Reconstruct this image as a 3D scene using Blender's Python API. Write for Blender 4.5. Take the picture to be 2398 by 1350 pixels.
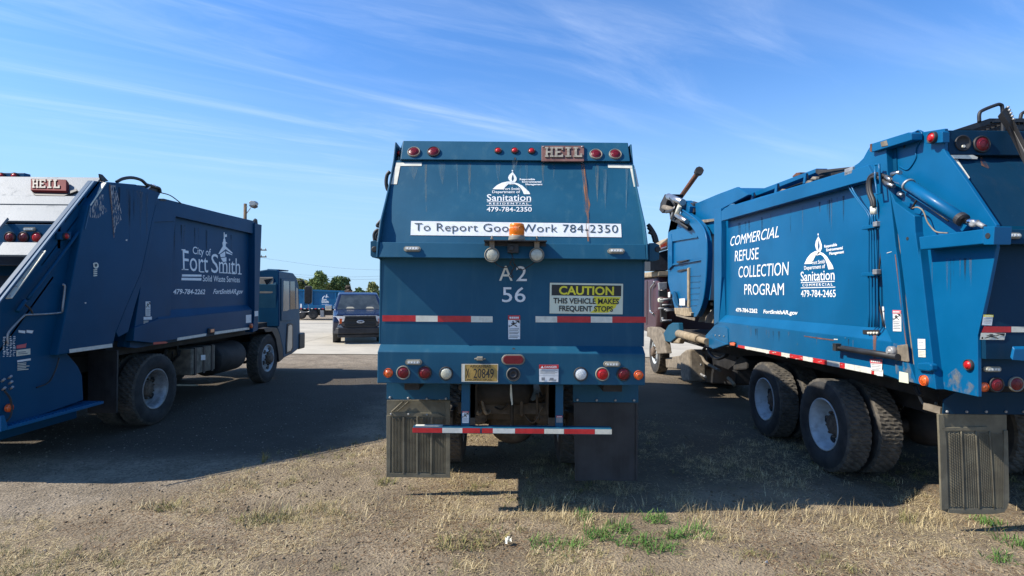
import bpy, bmesh, math, random
import numpy as np
from mathutils import Vector, Matrix, noise
random.seed(7); RNG = np.random.default_rng(7)
for o in list(bpy.data.objects): bpy.data.objects.remove(o)
SC = bpy.context.scene
COL = SC.collection
rad = math.radians

# ------------------------------------------------------------------ camera
EYE = 2.05                      # the phone was held about two metres up
FOC, CX, CY = 1300.0, 1199.0, 675.0
ROLL, PITCH = rad(0.5), math.atan(8.0 / 1300.0)
cam_data = bpy.data.cameras.new('camera')
cam_data.sensor_width = 36.0
cam_data.lens = 36.0 * FOC / 2398.0
cam_data.clip_start = 0.05
cam_data.clip_end = 3000
cam = bpy.data.objects.new('camera', cam_data)
COL.objects.link(cam)
_f = Vector((0, math.cos(PITCH), math.sin(PITCH)))
_u0 = Vector((0, -math.sin(PITCH), math.cos(PITCH)))
_r0 = Vector((1, 0, 0))
# scene appears turned clockwise in the photo, so the camera is turned counter-clockwise
_r = _r0 * math.cos(ROLL) + _u0 * math.sin(ROLL)
_u = -_r0 * math.sin(ROLL) + _u0 * math.cos(ROLL)
M = Matrix((( _r.x, _u.x, -_f.x, 0), (_r.y, _u.y, -_f.y, 0), (_r.z, _u.z, -_f.z, EYE), (0, 0, 0, 1)))
cam.matrix_world = M
SC.camera = cam

# ------------------------------------------------------------------ sun, sky, exposure
SUN_EL, SUN_AZ_BACK = rad(43.5), rad(9.0)     # sun to the left, a little behind the camera
sun_dir = Vector((-math.cos(SUN_EL) * math.cos(SUN_AZ_BACK), -math.cos(SUN_EL) * math.sin(SUN_AZ_BACK), math.sin(SUN_EL)))
sl = bpy.data.lights.new('sun', 'SUN')
sl.energy = 5.0
sl.angle = rad(0.53)
sl.color = (1.0, 0.94, 0.83)
so = bpy.data.objects.new('sun', sl)
so.rotation_euler = sun_dir.to_track_quat('Z', 'Y').to_euler()
so.location = (-20, -5, 30)
COL.objects.link(so)

world = bpy.data.worlds.new('World')
SC.world = world
world.use_nodes = True
wn = world.node_tree
wn.nodes.clear()
def wnode(t, **kw):
    n = wn.nodes.new(t)
    for k, v in kw.items(): setattr(n, k, v)
    return n
sky = wnode('ShaderNodeTexSky')
sky.sky_type = 'NISHITA'
sky.sun_disc = False
sky.sun_elevation = SUN_EL
sky.sun_rotation = math.atan2(sun_dir.x, sun_dir.y)
sky.air_density = 1.0
sky.dust_density = 0.0
sky.ozone_density = 3.0
sky.altitude = 120
hsv = wnode('ShaderNodeHueSaturation')
hsv.inputs['Saturation'].default_value = 1.06
hsv.inputs['Value'].default_value = 1.0
tint = wnode('ShaderNodeMixRGB', blend_type='MULTIPLY')
tint.inputs['Fac'].default_value = 1.0
tint.inputs['Color2'].default_value = (.76, .97, 1.22, 1)
wn.links.new(sky.outputs[0], tint.inputs['Color1'])
wn.links.new(tint.outputs[0], hsv.inputs['Color'])
tc = wnode('ShaderNodeTexCoord')
sep = wnode('ShaderNodeSeparateXYZ')
wn.links.new(tc.outputs['Generated'], sep.inputs[0])
def wmath(op, a, b=None):
    n = wnode('ShaderNodeMath', operation=op)
    for i, v in enumerate((a, b)):
        if v is None: continue
        if isinstance(v, (int, float)): n.inputs[i].default_value = v
        else: wn.links.new(v, n.inputs[i])
    return n.outputs[0]
zc = wmath('MAXIMUM', sep.outputs['Z'], 0.06)
cxp = wmath('DIVIDE', sep.outputs['X'], zc)
cyp = wmath('DIVIDE', sep.outputs['Y'], zc)
comb = wnode('ShaderNodeCombineXYZ')
wn.links.new(cxp, comb.inputs[0]); wn.links.new(cyp, comb.inputs[1])
def cloud_layer(rot, sx, sy, scale, detail, lo, hi, dist=0.6, off=(0, 0, 0)):
    mp = wnode('ShaderNodeMapping', vector_type='TEXTURE')
    mp.inputs['Rotation'].default_value = (0, 0, rad(rot))
    mp.inputs['Scale'].default_value = (1 / sx, 1 / sy, 1)
    mp.inputs['Location'].default_value = off
    wn.links.new(comb.outputs[0], mp.inputs[0])
    nz = wnode('ShaderNodeTexNoise')
    nz.inputs['Scale'].default_value = scale
    nz.inputs['Detail'].default_value = detail
    nz.inputs['Roughness'].default_value = 0.62
    nz.inputs['Distortion'].default_value = dist
    wn.links.new(mp.outputs[0], nz.inputs['Vector'])
    mr = wnode('ShaderNodeMapRange')
    mr.interpolation_type = 'SMOOTHSTEP'
    mr.inputs['From Min'].default_value = lo
    mr.inputs['From Max'].default_value = hi
    wn.links.new(nz.outputs['Fac'], mr.inputs['Value'])
    return mr.outputs['Result']
c1 = cloud_layer(25, 0.16, 1.5, 0.9, 7, 0.44, 0.80, 0.6, (21.7, 2.3, 0))
c2 = cloud_layer(36, 0.3, 1.4, 1.4, 11, 0.40, 0.85, 1.4, (14.1, 5.2, 0))
c3 = cloud_layer(30, 0.5, 0.8, 0.35, 3, 0.34, 0.62, 0.3, (17.7, 9.4, 0))
cl = wmath('MULTIPLY', wmath('ADD', wmath('MULTIPLY', c1, 0.16), wmath('MULTIPLY', c2, 0.30)), c3)
cf = wnode('ShaderNodeMapRange'); cf.interpolation_type = 'SMOOTHSTEP'
for k_, v_ in (('From Min', .07), ('From Max', .24), ('To Min', .0), ('To Max', 1.0)): cf.inputs[k_].default_value = v_
wn.links.new(sep.outputs['Z'], cf.inputs['Value'])
cl = wmath('MULTIPLY', cl, cf.outputs['Result'])
mix = wnode('ShaderNodeMixRGB')
mix.inputs['Color2'].default_value = (6.4, 7.0, 7.9, 1)
wn.links.new(wmath('MINIMUM', cl, 0.75), mix.inputs['Fac'])

hz = wnode('ShaderNodeMapRange')
for k_, v_ in (('From Min', -.02), ('From Max', .42), ('To Min', .80), ('To Max', 1.0)): hz.inputs[k_].default_value = v_
wn.links.new(sep.outputs['Z'], hz.inputs['Value'])
hb_ = wnode('ShaderNodeMapRange'); hb_.interpolation_type = 'SMOOTHSTEP'
for k_, v_ in (('From Min', .0), ('From Max', .40), ('To Min', .86), ('To Max', 0.0)): hb_.inputs[k_].default_value = v_
wn.links.new(sep.outputs['Z'], hb_.inputs['Value'])
lowmix = wnode('ShaderNodeMixRGB'); lowmix.inputs['Color2'].default_value = (2.9, 4.5, 6.3, 1)
wn.links.new(hb_.outputs[0], lowmix.inputs['Fac'])
hm = wnode('ShaderNodeMixRGB', blend_type='MULTIPLY'); hm.inputs['Fac'].default_value = 1.0
wn.links.new(mix.outputs[0], hm.inputs['Color1']); wn.links.new(hz.outputs[0], hm.inputs['Color2'])
wn.links.new(hsv.outputs[0], lowmix.inputs['Color1']); wn.links.new(lowmix.outputs[0], mix.inputs['Color1'])
bg = wnode('ShaderNodeBackground')
bg.inputs['Strength'].default_value = 0.132
wn.links.new(hm.outputs[0], bg.inputs['Color'])
wo = wnode('ShaderNodeOutputWorld')
wn.links.new(bg.outputs[0], wo.inputs['Surface'])
SC.view_settings.view_transform = 'Standard'
SC.view_settings.look = 'None'
SC.view_settings.gamma = 1
SC.view_settings.use_curve_mapping = False
SC.view_settings.exposure = 0.55
SC.render.engine = 'CYCLES'
SC.cycles.max_bounces = 6
SC.cycles.use_denoising = True

# ------------------------------------------------------------------ measuring helpers
# survey sheets: name -> (x origin, y origin, pixels per unit) of the enlarged photo crops the shapes were measured on
ZN = {'P': (0, 0, 1), 'A': (0, 380, .30025), 'B': (0, 700, .30025), 'C': (860, 310, .29191), 'D': (860, 560, .29191),
      'E': (860, 800, .29191), 'F': (1500, 380, .28152), 'G': (1500, 700, .28152), 'H': (560, 460, .2963),
      'I': (1940, 220, .2815), 'J': (1940, 580, .26659), 'K': (1940, 860, .29625), 'L': (1640, 380, .20017),
      'M': (1640, 620, .20017), 'N': (1500, 540, .17778), 'O': (0, 620, .17778), 'Q': (0, 830, .17778),
      'R': (880, 880, .19262), 'S': (1280, 880, .19259), 'T': (680, 620, .16293)}
EYEV = Vector((0, 0, EYE))
def ray(z, x, y):
    ox, oy, k = ZN[z]
    u, v = (ox + x * k - CX) / FOC, (CY - (oy + y * k)) / FOC
    return _r * u + _u * v + _f
def onX(X, z, x, y):
    d = ray(z, x, y); return EYEV + d * (X / d.x)
def onY(Y, z, x, y):
    d = ray(z, x, y); return EYEV + d * (Y / d.y)
def onZ(Zv, z, x, y):
    d = ray(z, x, y); return EYEV + d * ((Zv - EYE) / d.z)
def polyX(X, z, pts): return [onX(X, p[0], p[1], p[2]) if len(p) == 3 else onX(X, z, *p) for p in pts]
def polyY(Y, z, pts): return [onY(Y, p[0], p[1], p[2]) if len(p) == 3 else onY(Y, z, *p) for p in pts]

# ------------------------------------------------------------------ mesh builder
class MB:
    def __init__(s): s.v, s.f, s.sm, s.mi, s.cur = [], [], [], [], 0
    def face(s, idx, smooth=False): s.f.append(tuple(idx)); s.sm.append(smooth); s.mi.append(s.cur)
    def add(s, pts): b = len(s.v); s.v += [Vector(p) for p in pts]; return b
    def poly(s, pts): b = s.add(pts); s.face(range(b, b + len(pts))); return s
    def prism(s, pts, off):
        n = len(pts); off = Vector(off); b = s.add(pts); s.add([Vector(p) + off for p in pts])
        s.face(range(b, b + n)); s.face(range(b + 2 * n - 1, b + n - 1, -1))
        for i in range(n):
            j = (i + 1) % n; s.face((b + i, b + n + i, b + n + j, b + j))
        return s
    def loft(s, A, B):
        n = len(A); b = s.add(A); s.add(B)
        s.face(range(b, b + n)); s.face(range(b + 2 * n - 1, b + n - 1, -1))
        for i in range(n):
            j = (i + 1) % n; s.face((b + i, b + n + i, b + n + j, b + j))
        return s
    def box(s, x0, x1, y0, y1, z0, z1):
        return s.prism([(x0, y0, z0), (x1, y0, z0), (x1, y1, z0), (x0, y1, z0)], (0, 0, z1 - z0))
    def ring(s, c, ax, r, n, ph=0.0, ref=None):
        ax = Vector(ax).normalized()
        a = (Vector(ref) - ax * ax.dot(Vector(ref))).normalized() if ref else ax.orthogonal().normalized()
        b = ax.cross(a)
        return [Vector(c) + (a * math.cos(ph + 2 * math.pi * i / n) + b * math.sin(ph + 2 * math.pi * i / n)) * r for i in range(n)]
    def lathe(s, c, ax, prof, n=20, caps=True, smooth=True):
        c, ax = Vector(c), Vector(ax).normalized(); bs = []
        for r, h in prof: bs.append(s.add(s.ring(c + ax * h, ax, max(r, 1e-4), n)))
        for k in range(len(bs) - 1):
            for i in range(n):
                j = (i + 1) % n; s.face((bs[k] + i, bs[k] + j, bs[k + 1] + j, bs[k + 1] + i), smooth)
        if caps:
            s.face(range(bs[0] + n - 1, bs[0] - 1, -1)); s.face(range(bs[-1], bs[-1] + n))
        return s
    def tube(s, pts, r, n=8, smooth=True):
        pts = [Vector(p) for p in pts]; bs = []; ref = None
        for i, p in enumerate(pts):
            t = (pts[min(i + 1, len(pts) - 1)] - pts[max(i - 1, 0)]).normalized()
            if ref is None: ref = t.orthogonal()
            ref = (ref - t * t.dot(ref)).normalized()
            rr = r[i] if isinstance(r, (list, tuple)) else r
            bs.append(s.add(s.ring(p, t, rr, n, 0, ref)))
        for k in range(len(bs) - 1):
            for i in range(n):
                j = (i + 1) % n; s.face((bs[k] + i, bs[k] + j, bs[k + 1] + j, bs[k + 1] + i), smooth)
        s.face(range(bs[0] + n - 1, bs[0] - 1, -1)); s.face(range(bs[-1], bs[-1] + n))
        return s
def smooth_path(pts, n=6):
    pts = [Vector(p) for p in pts]; out = []
    P = [pts[0] * 2 - pts[1]] + pts + [pts[-1] * 2 - pts[-2]]
    for i in range(1, len(P) - 2):
        for k in range(n):
            t = k / n; a, b, c, d = P[i - 1], P[i], P[i + 1], P[i + 2]
            out.append(0.5 * ((2 * b) + (c - a) * t + (2 * a - 5 * b + 4 * c - d) * t * t + (3 * b - a - 3 * c + d) * t ** 3))
    out.append(pts[-1]); return out

def origin_of(o):
    p = Vector((0, 0, 0))
    while o is not None: p = p + o.location; o = o.parent
    return p
def link(name, mesh, parent=None, loc=(0, 0, 0)):
    o = bpy.data.objects.new(name, mesh); COL.objects.link(o); o.location = loc
    if parent is not None: o.parent = parent
    return o
def to_mesh(name, mb, mats, shift=Vector((0, 0, 0)), fixn=True):
    me = bpy.data.meshes.new(name)
    me.from_pydata([tuple(v - shift) for v in mb.v], [], mb.f)
    me.polygons.foreach_set('use_smooth', mb.sm)
    me.polygons.foreach_set('material_index', mb.mi)
    for m in (mats if isinstance(mats, (list, tuple)) else [mats]): me.materials.append(m)
    if fixn:
        bm = bmesh.new(); bm.from_mesh(me); bmesh.ops.recalc_face_normals(bm, faces=bm.faces); bm.to_mesh(me); bm.free()
    me.update()
    return me
def part(name, mb, mats, parent=None, bevel=0, label=None, fixn=True, seg=2):
    """mb holds world coordinates; the part hangs under its parent."""
    sh = origin_of(parent) if parent is not None else Vector((0, 0, 0))
    o = link(name, to_mesh(name, mb, mats, sh, fixn), parent)
    if bevel:
        b = o.modifiers.new('bevel', 'BEVEL'); b.width = bevel; b.segments = seg; b.limit_method = 'ANGLE'; b.angle_limit = rad(35)
        b.harden_normals = False
    if label: o['label'] = label
    return o
def thing(name, label, cat, loc=(0, 0, 0), group=None, mb=None, mats=None, bevel=0):
    if mb is None:
        o = bpy.data.objects.new(name, None); COL.objects.link(o); o.location = loc; o.empty_display_size = 0.3
    else:
        o = link(name, to_mesh(name, mb, mats, Vector(loc)), None, loc)
        if bevel:
            b = o.modifiers.new('bevel', 'BEVEL'); b.width = bevel; b.segments = 2; b.limit_method = 'ANGLE'
    o['label'] = label; o['category'] = cat
    if group: o['group'] = group
    return o
def inst(name, mesh, parent, pos, normal=(0, 0, 1), scale=1.0, upv=None):
    """a shared-mesh part whose local +Z looks along normal"""
    o = bpy.data.objects.new(name, mesh); COL.objects.link(o); o.parent = parent
    o.location = Vector(pos) - origin_of(parent)
    n = Vector(normal).normalized()
    o.rotation_mode = 'QUATERNION'; o.rotation_quaternion = n.to_track_quat('Z', 'Y')
    o.scale = (scale,) * 3 if isinstance(scale, (int, float)) else scale
    return o

# ------------------------------------------------------------------ materials
def mat(name, color, rough=0.5, metal=0.0, var=0.10, vscale=3.0, bump=0.0, bscale=20.0, dirt=0.0, dirtcol=(.20, .17, .13), dscale=(3, 3, .5),
        dlo=.5, dhi=.75, coat=0.0, spec=0.5, wave=0.0, speck=0.0, trans=0.0, alpha=1.0, obj=False, dirt2=0.0):
    m = bpy.data.materials.new(name); m.use_nodes = True
    nt = m.node_tree; N = nt.nodes; L = nt.links; bs = N['Principled BSDF']
    def nd(t, **kw):
        n = N.new(t)
        for k, v in kw.items(): n.inputs[k].default_value = v
        return n
    if obj: co = N.new('ShaderNodeTexCoord').outputs['Object']
    else: co = N.new('ShaderNodeNewGeometry').outputs['Position']
    def noi(scale, detail=4, rough_=.6, vec=None, dist=0):
        n = nd('ShaderNodeTexNoise', Scale=scale, Detail=detail, Roughness=rough_, Distortion=dist); L.new(vec or co, n.inputs['Vector']); return n.outputs['Fac']
    def rng(v, a, b, c=0, d=1):
        n = nd('ShaderNodeMapRange'); n.interpolation_type = 'SMOOTHSTEP'
        for i, q in zip(('From Min', 'From Max', 'To Min', 'To Max'), (a, b, c, d)): n.inputs[i].default_value = q
        L.new(v, n.inputs['Value']); return n.outputs['Result']
    def mixc(f, a, b, mode='MIX'):
        n = N.new('ShaderNodeMixRGB'); n.blend_type = mode
        for k, q in ((0, f), (1, a), (2, b)):
            if isinstance(q, (int, float)): n.inputs[k].default_value = q
            elif isinstance(q, tuple): n.inputs[k].default_value = (*q[:3], 1)
            else: L.new(q, n.inputs[k])
        return n.outputs[0]
    lo = tuple(c * (1 - var) for c in color); hi = tuple(min(1, c * (1 + var) + var * .02) for c in color)
    c = mixc(rng(noi(vscale), .3, .7), lo, hi)
    if speck: c = mixc(rng(noi(vscale * 40, 2), .62, .72, 0, speck), c, tuple(min(1, q * 1.8 + .05) for q in color))
    rg = rough
    if dirt:
        mp = nd('ShaderNodeMapping'); mp.inputs['Scale'].default_value = dscale; L.new(co, mp.inputs[0])
        df = rng(noi(2.2, 6, .65, mp.outputs[0]), dlo, dhi, 0, dirt)
        c = mixc(df, c, dirtcol)
        rg = rng(df, 0, 1, rough, min(1, rough + .35))
    if dirt2:
        c = mixc(rng(noi(1.1, 7, .7), .52, .74, 0, dirt2), c, dirtcol)
    if isinstance(c, tuple): bs.inputs['Base Color'].default_value = (*c, 1)
    else: L.new(c, bs.inputs['Base Color'])
    if isinstance(rg, float) or isinstance(rg, int): bs.inputs['Roughness'].default_value = rg
    else: L.new(rg, bs.inputs['Roughness'])
    bs.inputs['Metallic'].default_value = metal
    bs.inputs['Specular IOR Level'].default_value = spec
    bs.inputs['Coat Weight'].default_value = coat
    bs.inputs['Coat Roughness'].default_value = .12
    if trans: bs.inputs['Transmission Weight'].default_value = trans
    if alpha < 1: bs.inputs['Alpha'].default_value = alpha
    h = None
    if bump:
        b = nd('ShaderNodeBump', Strength=bump, Distance=.01); L.new(noi(bscale, 5), b.inputs['Height']); h = b.outputs[0]
    if wave:
        b2 = nd('ShaderNodeBump', Strength=wave, Distance=.05); L.new(noi(1.6, 1.5, .4), b2.inputs['Height'])
        if h: L.new(h, b2.inputs['Normal'])
        h = b2.outputs[0]
    if h: L.new(h, bs.inputs['Normal'])
    return m
MT = {}
def paint(key, col, **kw):
    a = dict(rough=.38, var=.10, vscale=1.1, dirt=.28, dirtcol=(.15, .17, .18), dscale=(4, 4, .35), dlo=.50, dhi=.80, wave=.09, bump=.03, bscale=60, speck=.10, coat=.15)
    a.update(kw); MT[key] = mat(key, col, **a)
paint('blue_chalky', (.007, .075, .136), rough=.52, dirt=.42, dirtcol=(.045, .13, .175), coat=.0, spec=.28, wave=.32, dirt2=.18, speck=.05)
paint('blue_bright', (.0002, .094, .225), rough=.38, dirt=.24, dirtcol=(.004, .10, .20), wave=.22, spec=.24, coat=.05, dirt2=.12, speck=.04)
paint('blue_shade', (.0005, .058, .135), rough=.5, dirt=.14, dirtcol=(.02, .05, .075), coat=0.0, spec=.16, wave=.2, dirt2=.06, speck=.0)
paint('blue_far', (.001, .090, .215), coat=.0, spec=.25)
paint('navy_car', (.006, .012, .042), rough=.25, coat=.5, dirt=.12, wave=.02)
paint('maroon', (.055, .018, .026), rough=.5, dirt=.4, dirtcol=(.12, .085, .06))
paint('blue_tail_shaded', (.002, .030, .066), rough=.55, dirt=.3, dirtcol=(.03, .045, .06), coat=0.0, spec=.15, wave=.15)  # right truck's blue darkened: shade on its rear faces put into the colour
paint('blue_dusty_glare', (.20, .225, .245), rough=.55, dirt=.6, dirtcol=(.13, .14, .14), dscale=(3, 3, 3), spec=.3, coat=0.0, bump=.15, speck=.2)  # dusty blue made pale grey: sun glare on the rear panels painted in
paint('rail_pale', (.06, .14, .23), rough=.6, spec=.25, coat=0.0)  # lighter blue; the edge rail's sunlit sheen is part of the colour
paint('panel_white', (.27, .30, .32), rough=.42, dirt=.45, dirtcol=(.36, .33, .27), dscale=(2, 2, 2), dlo=.42)
MT['dusty_steel'] = mat('dusty_steel', (.20, .165, .122), .8, var=.3, vscale=8, dirt=.5, dirtcol=(.12, .09, .06), dscale=(4, 4, 4))
MT['tan_dust'] = mat('tan_dust', (.31, .245, .16), .85, var=.25, vscale=9, dirt=.45, dirtcol=(.2, .12, .06), dscale=(5, 5, 5))
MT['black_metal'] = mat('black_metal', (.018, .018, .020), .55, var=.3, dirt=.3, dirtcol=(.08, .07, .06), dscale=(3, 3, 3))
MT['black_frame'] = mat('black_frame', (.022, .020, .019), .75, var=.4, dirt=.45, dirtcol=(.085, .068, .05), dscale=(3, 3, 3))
MT['frame_brown'] = mat('frame_brown', (.085, .066, .047), .85, var=.35, vscale=8, dirt=.5, dirtcol=(.03, .026, .022), dscale=(4, 4, 4))
MT['bright_vinyl'] = mat('bright_vinyl', (.84, .85, .85), .45, var=.04, vscale=20, dirt=.15, dirtcol=(.6, .6, .58), dscale=(6, 6, 6))
MT['gasket'] = mat('gasket', (.02, .02, .021), .6)
MT['rim_dust'] = mat('rim_dust', (.22, .20, .155), .6, var=.2)
MT['rubber'] = mat('rubber', (.028, .027, .027), .82, var=.3, vscale=6, bump=.15, bscale=80, dirt=.35, dirtcol=(.085, .075, .062), dscale=(5, 5, 5), dlo=.42)
MT['tread_dust'] = mat('tread_dust', (.07, .062, .052), .9, var=.3, vscale=9, bump=.2, bscale=60, dirt=.5, dirtcol=(.20, .165, .115), dscale=(6, 6, 6), dlo=.45)
MT['flap_dust'] = mat('flap_dust', (.155, .135, .09), .85, var=.22, vscale=7, bump=.15, bscale=90, dirt=.5, dirtcol=(.13, .115, .085), dscale=(4, 4, 1.2), dlo=.42)
MT['flap_black'] = mat('flap_black', (.020, .021, .024), .6, var=.3, vscale=4, dirt=.4, dirtcol=(.05, .05, .055), dscale=(14, 14, .6), dlo=.42)
MT['steel'] = mat('steel', (.42, .42, .42), .35, metal=.9, var=.2)
MT['galv'] = mat('galv', (.33, .33, .33), .5, metal=.4, var=.25, vscale=12, dirt=.5, dirtcol=(.2, .18, .15), dscale=(4, 4, 4))
MT['chrome'] = mat('chrome', (.7, .7, .7), .14, metal=1, var=.1)
MT['rim_white'] = mat('rim_white', (.46, .50, .52), .5, var=.15, vscale=6, dirt=.5, dirtcol=(.18, .15, .12), dscale=(4, 4, 4), dlo=.48)
MT['hub_rust'] = mat('hub_rust', (.12, .085, .06), .8, var=.4, vscale=14, dirt=.4, dirtcol=(.3, .24, .17), dscale=(5, 5, 5))
MT['white_vinyl'] = mat('white_vinyl', (.74, .75, .74), .45, var=.06, vscale=20, dirt=.45, dirtcol=(.46, .44, .38), dscale=(6, 6, 6))
MT['cream_tape'] = mat('cream_tape', (.70, .67, .55), .42, var=.08, vscale=15, dirt=.4, dirtcol=(.38, .33, .24), dscale=(10, 10, 6))
MT['red_tape'] = mat('red_tape', (.50, .018, .022), .36, var=.14, vscale=12, dirt=.2, dirtcol=(.3, .12, .1), dscale=(9, 9, 6))
MT['white_tape'] = mat('white_tape', (.66, .65, .58), .4, var=.1, vscale=15, dirt=.35, dirtcol=(.35, .32, .27), dscale=(9, 9, 9))
MT['letter_dark'] = mat('letter_dark', (.030, .055, .070), .5)
MT['black_vinyl'] = mat('black_vinyl', (.018, .018, .016), .5)
MT['yellow_vinyl'] = mat('yellow_vinyl', (.78, .66, .03), .5, var=.1)
MT['pale_vinyl'] = mat('pale_vinyl', (.66, .68, .52), .5, var=.06)
MT['grey_print'] = mat('grey_print', (.22, .23, .24), .6)
MT['pink_vinyl'] = mat('pink_vinyl', (.60, .12, .13), .5)
MT['rust'] = mat('rust', (.13, .048, .022), .85, var=.4, vscale=25)
MT['brown_plate'] = mat('brown_plate', (.15, .065, .052), .6, var=.3, vscale=12, dirt=.4, dirtcol=(.2, .15, .12), dscale=(8, 8, 8))
MT['worn_letter'] = mat('worn_letter', (.27, .24, .19), .6, var=.3, vscale=30)
MT['plate_gold'] = mat('plate_gold', (.40, .25, .06), .4, var=.25, vscale=12)
MT['lens_red'] = mat('lens_red', (.15, .006, .011), .28, coat=.1, spec=.35, var=.15, vscale=60, bump=.25, bscale=160)
MT['lens_scarlet'] = mat('lens_scarlet', (.46, .010, .012), .28, coat=.1, spec=.35, var=.1, vscale=60, bump=.25, bscale=160)
MT['lens_amber'] = mat('lens_amber', (.72, .12, .02), .2, coat=.6, var=.12, vscale=50, bump=.2, bscale=160)
MT['lens_clear'] = mat('lens_clear', (.48, .46, .35), .14, coat=.8, var=.12, vscale=50, bump=.3, bscale=140)
MT['lens_white'] = mat('lens_white', (.66, .68, .66), .2, coat=.7, var=.2, vscale=90, bump=.5, bscale=120)
MT['strobe_lens'] = mat('strobe_lens', (.44, .43, .36), .2, coat=.7, var=.3, vscale=40)
MT['beacon_lens'] = mat('beacon_lens', (.92, .215, .004), .3, coat=.15, var=.12, vscale=20)
MT['hose'] = mat('hose', (.020, .019, .019), .55, var=.3)
MT['glass_dark'] = mat('glass_dark', (.012, .016, .018), .04, coat=.6, var=.1, spec=.8)
MT['glass_film'] = mat('glass_film', (.045, .055, .055), .06, coat=.5, var=.3, vscale=2.5)
MT['window_pale'] = mat('window_pale', (.30, .28, .23), .1, coat=.5, var=.15)
MT['wood'] = mat('wood', (.13, .085, .05), .9, var=.3, dscale=(20, 20, 1), dirt=.4, dirtcol=(.06, .04, .03))
MT['seat_pale'] = mat('seat_pale', (.34, .31, .24), .8)

# ------------------------------------------------------------------ lettering
_glyph = {}
def glyphs(s, bold=0.0, spacing=1.0):
    """unit-height text: verts (x right 0..1 of its width, y with cap height 1) and faces"""
    k = (s, bold, spacing)
    if k in _glyph: return _glyph[k]
    def raw(t):
        cu = bpy.data.curves.new('lettering', 'FONT'); cu.body = t; cu.size = 1; cu.offset = bold; cu.space_character = spacing; cu.resolution_u = 3
        ob = bpy.data.objects.new('lettering', cu); COL.objects.link(ob)
        dg = bpy.context.evaluated_depsgraph_get(); dg.update()
        me = bpy.data.meshes.new_from_object(ob.evaluated_get(dg))
        v = [tuple(q.co) for q in me.vertices]; f = [tuple(p.vertices) for p in me.polygons]
        bpy.data.objects.remove(ob); bpy.data.curves.remove(cu); bpy.data.meshes.remove(me)
        return v, f
    if ('cap', bold) not in _glyph:
        hv, _h = raw('H'); _glyph[('cap', bold)] = max(q[1] for q in hv)
    cap = _glyph[('cap', bold)]
    v, f = raw(s)
    x0 = min(q[0] for q in v); x1 = max(q[0] for q in v)
    r = ([((q[0] - x0) / (x1 - x0), q[1] / cap) for q in v], f)
    _glyph[k] = r
    return r
def text_mb(mb, s, fn, bold=0.0, spacing=1.0):
    v, f = glyphs(s, bold, spacing); b = len(mb.v)
    mb.v += [fn(x, y) for x, y in v]
    for q in f: mb.face([b + i for i in q])
    return mb
def affine(P0, P1, P2, off=Vector((0, 0, 0))):
    P0, P1, P2 = Vector(P0) + off, Vector(P1) + off, Vector(P2) + off
    return lambda x, y: P0 + (P1 - P0) * x + (P2 - P0) * y

MT['badge_red'] = mat('badge_red', (.16, .02, .02), .7, var=.2, spec=.2)
# ================================================================== THE SETTING
def ground_z(x, y):
    z = 0.0
    if y > 26: t = min(1, (y - 26) / 26.0); z -= 0.95 * t * t * (3 - 2 * t)
    if y < 17 and abs(x) < 12:
        w = min(1, (17 - y) / 3, (12 - abs(x)) / 3)
        z += w * (0.022 * noise.noise((x * .55, y * .55, 3.1)) + 0.010 * noise.noise((x * 2.3, y * 2.3, 9.0)))
    return z
def terrain(xs, ys, lift=0.0):
    mb = MB(); nx = len(xs)
    for y in ys:
        for x in xs: mb.v.append(Vector((x, y, ground_z(x, y) + lift)))
    for j in range(len(ys) - 1):
        for i in range(nx - 1):
            a = j * nx + i; mb.face((a, a + 1, a + nx + 1, a + nx), True)
    return mb
def structure(name, mb, m):
    o = link(name, to_mesh(name, mb, m, fixn=False)); o['kind'] = 'structure'; return o

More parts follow.
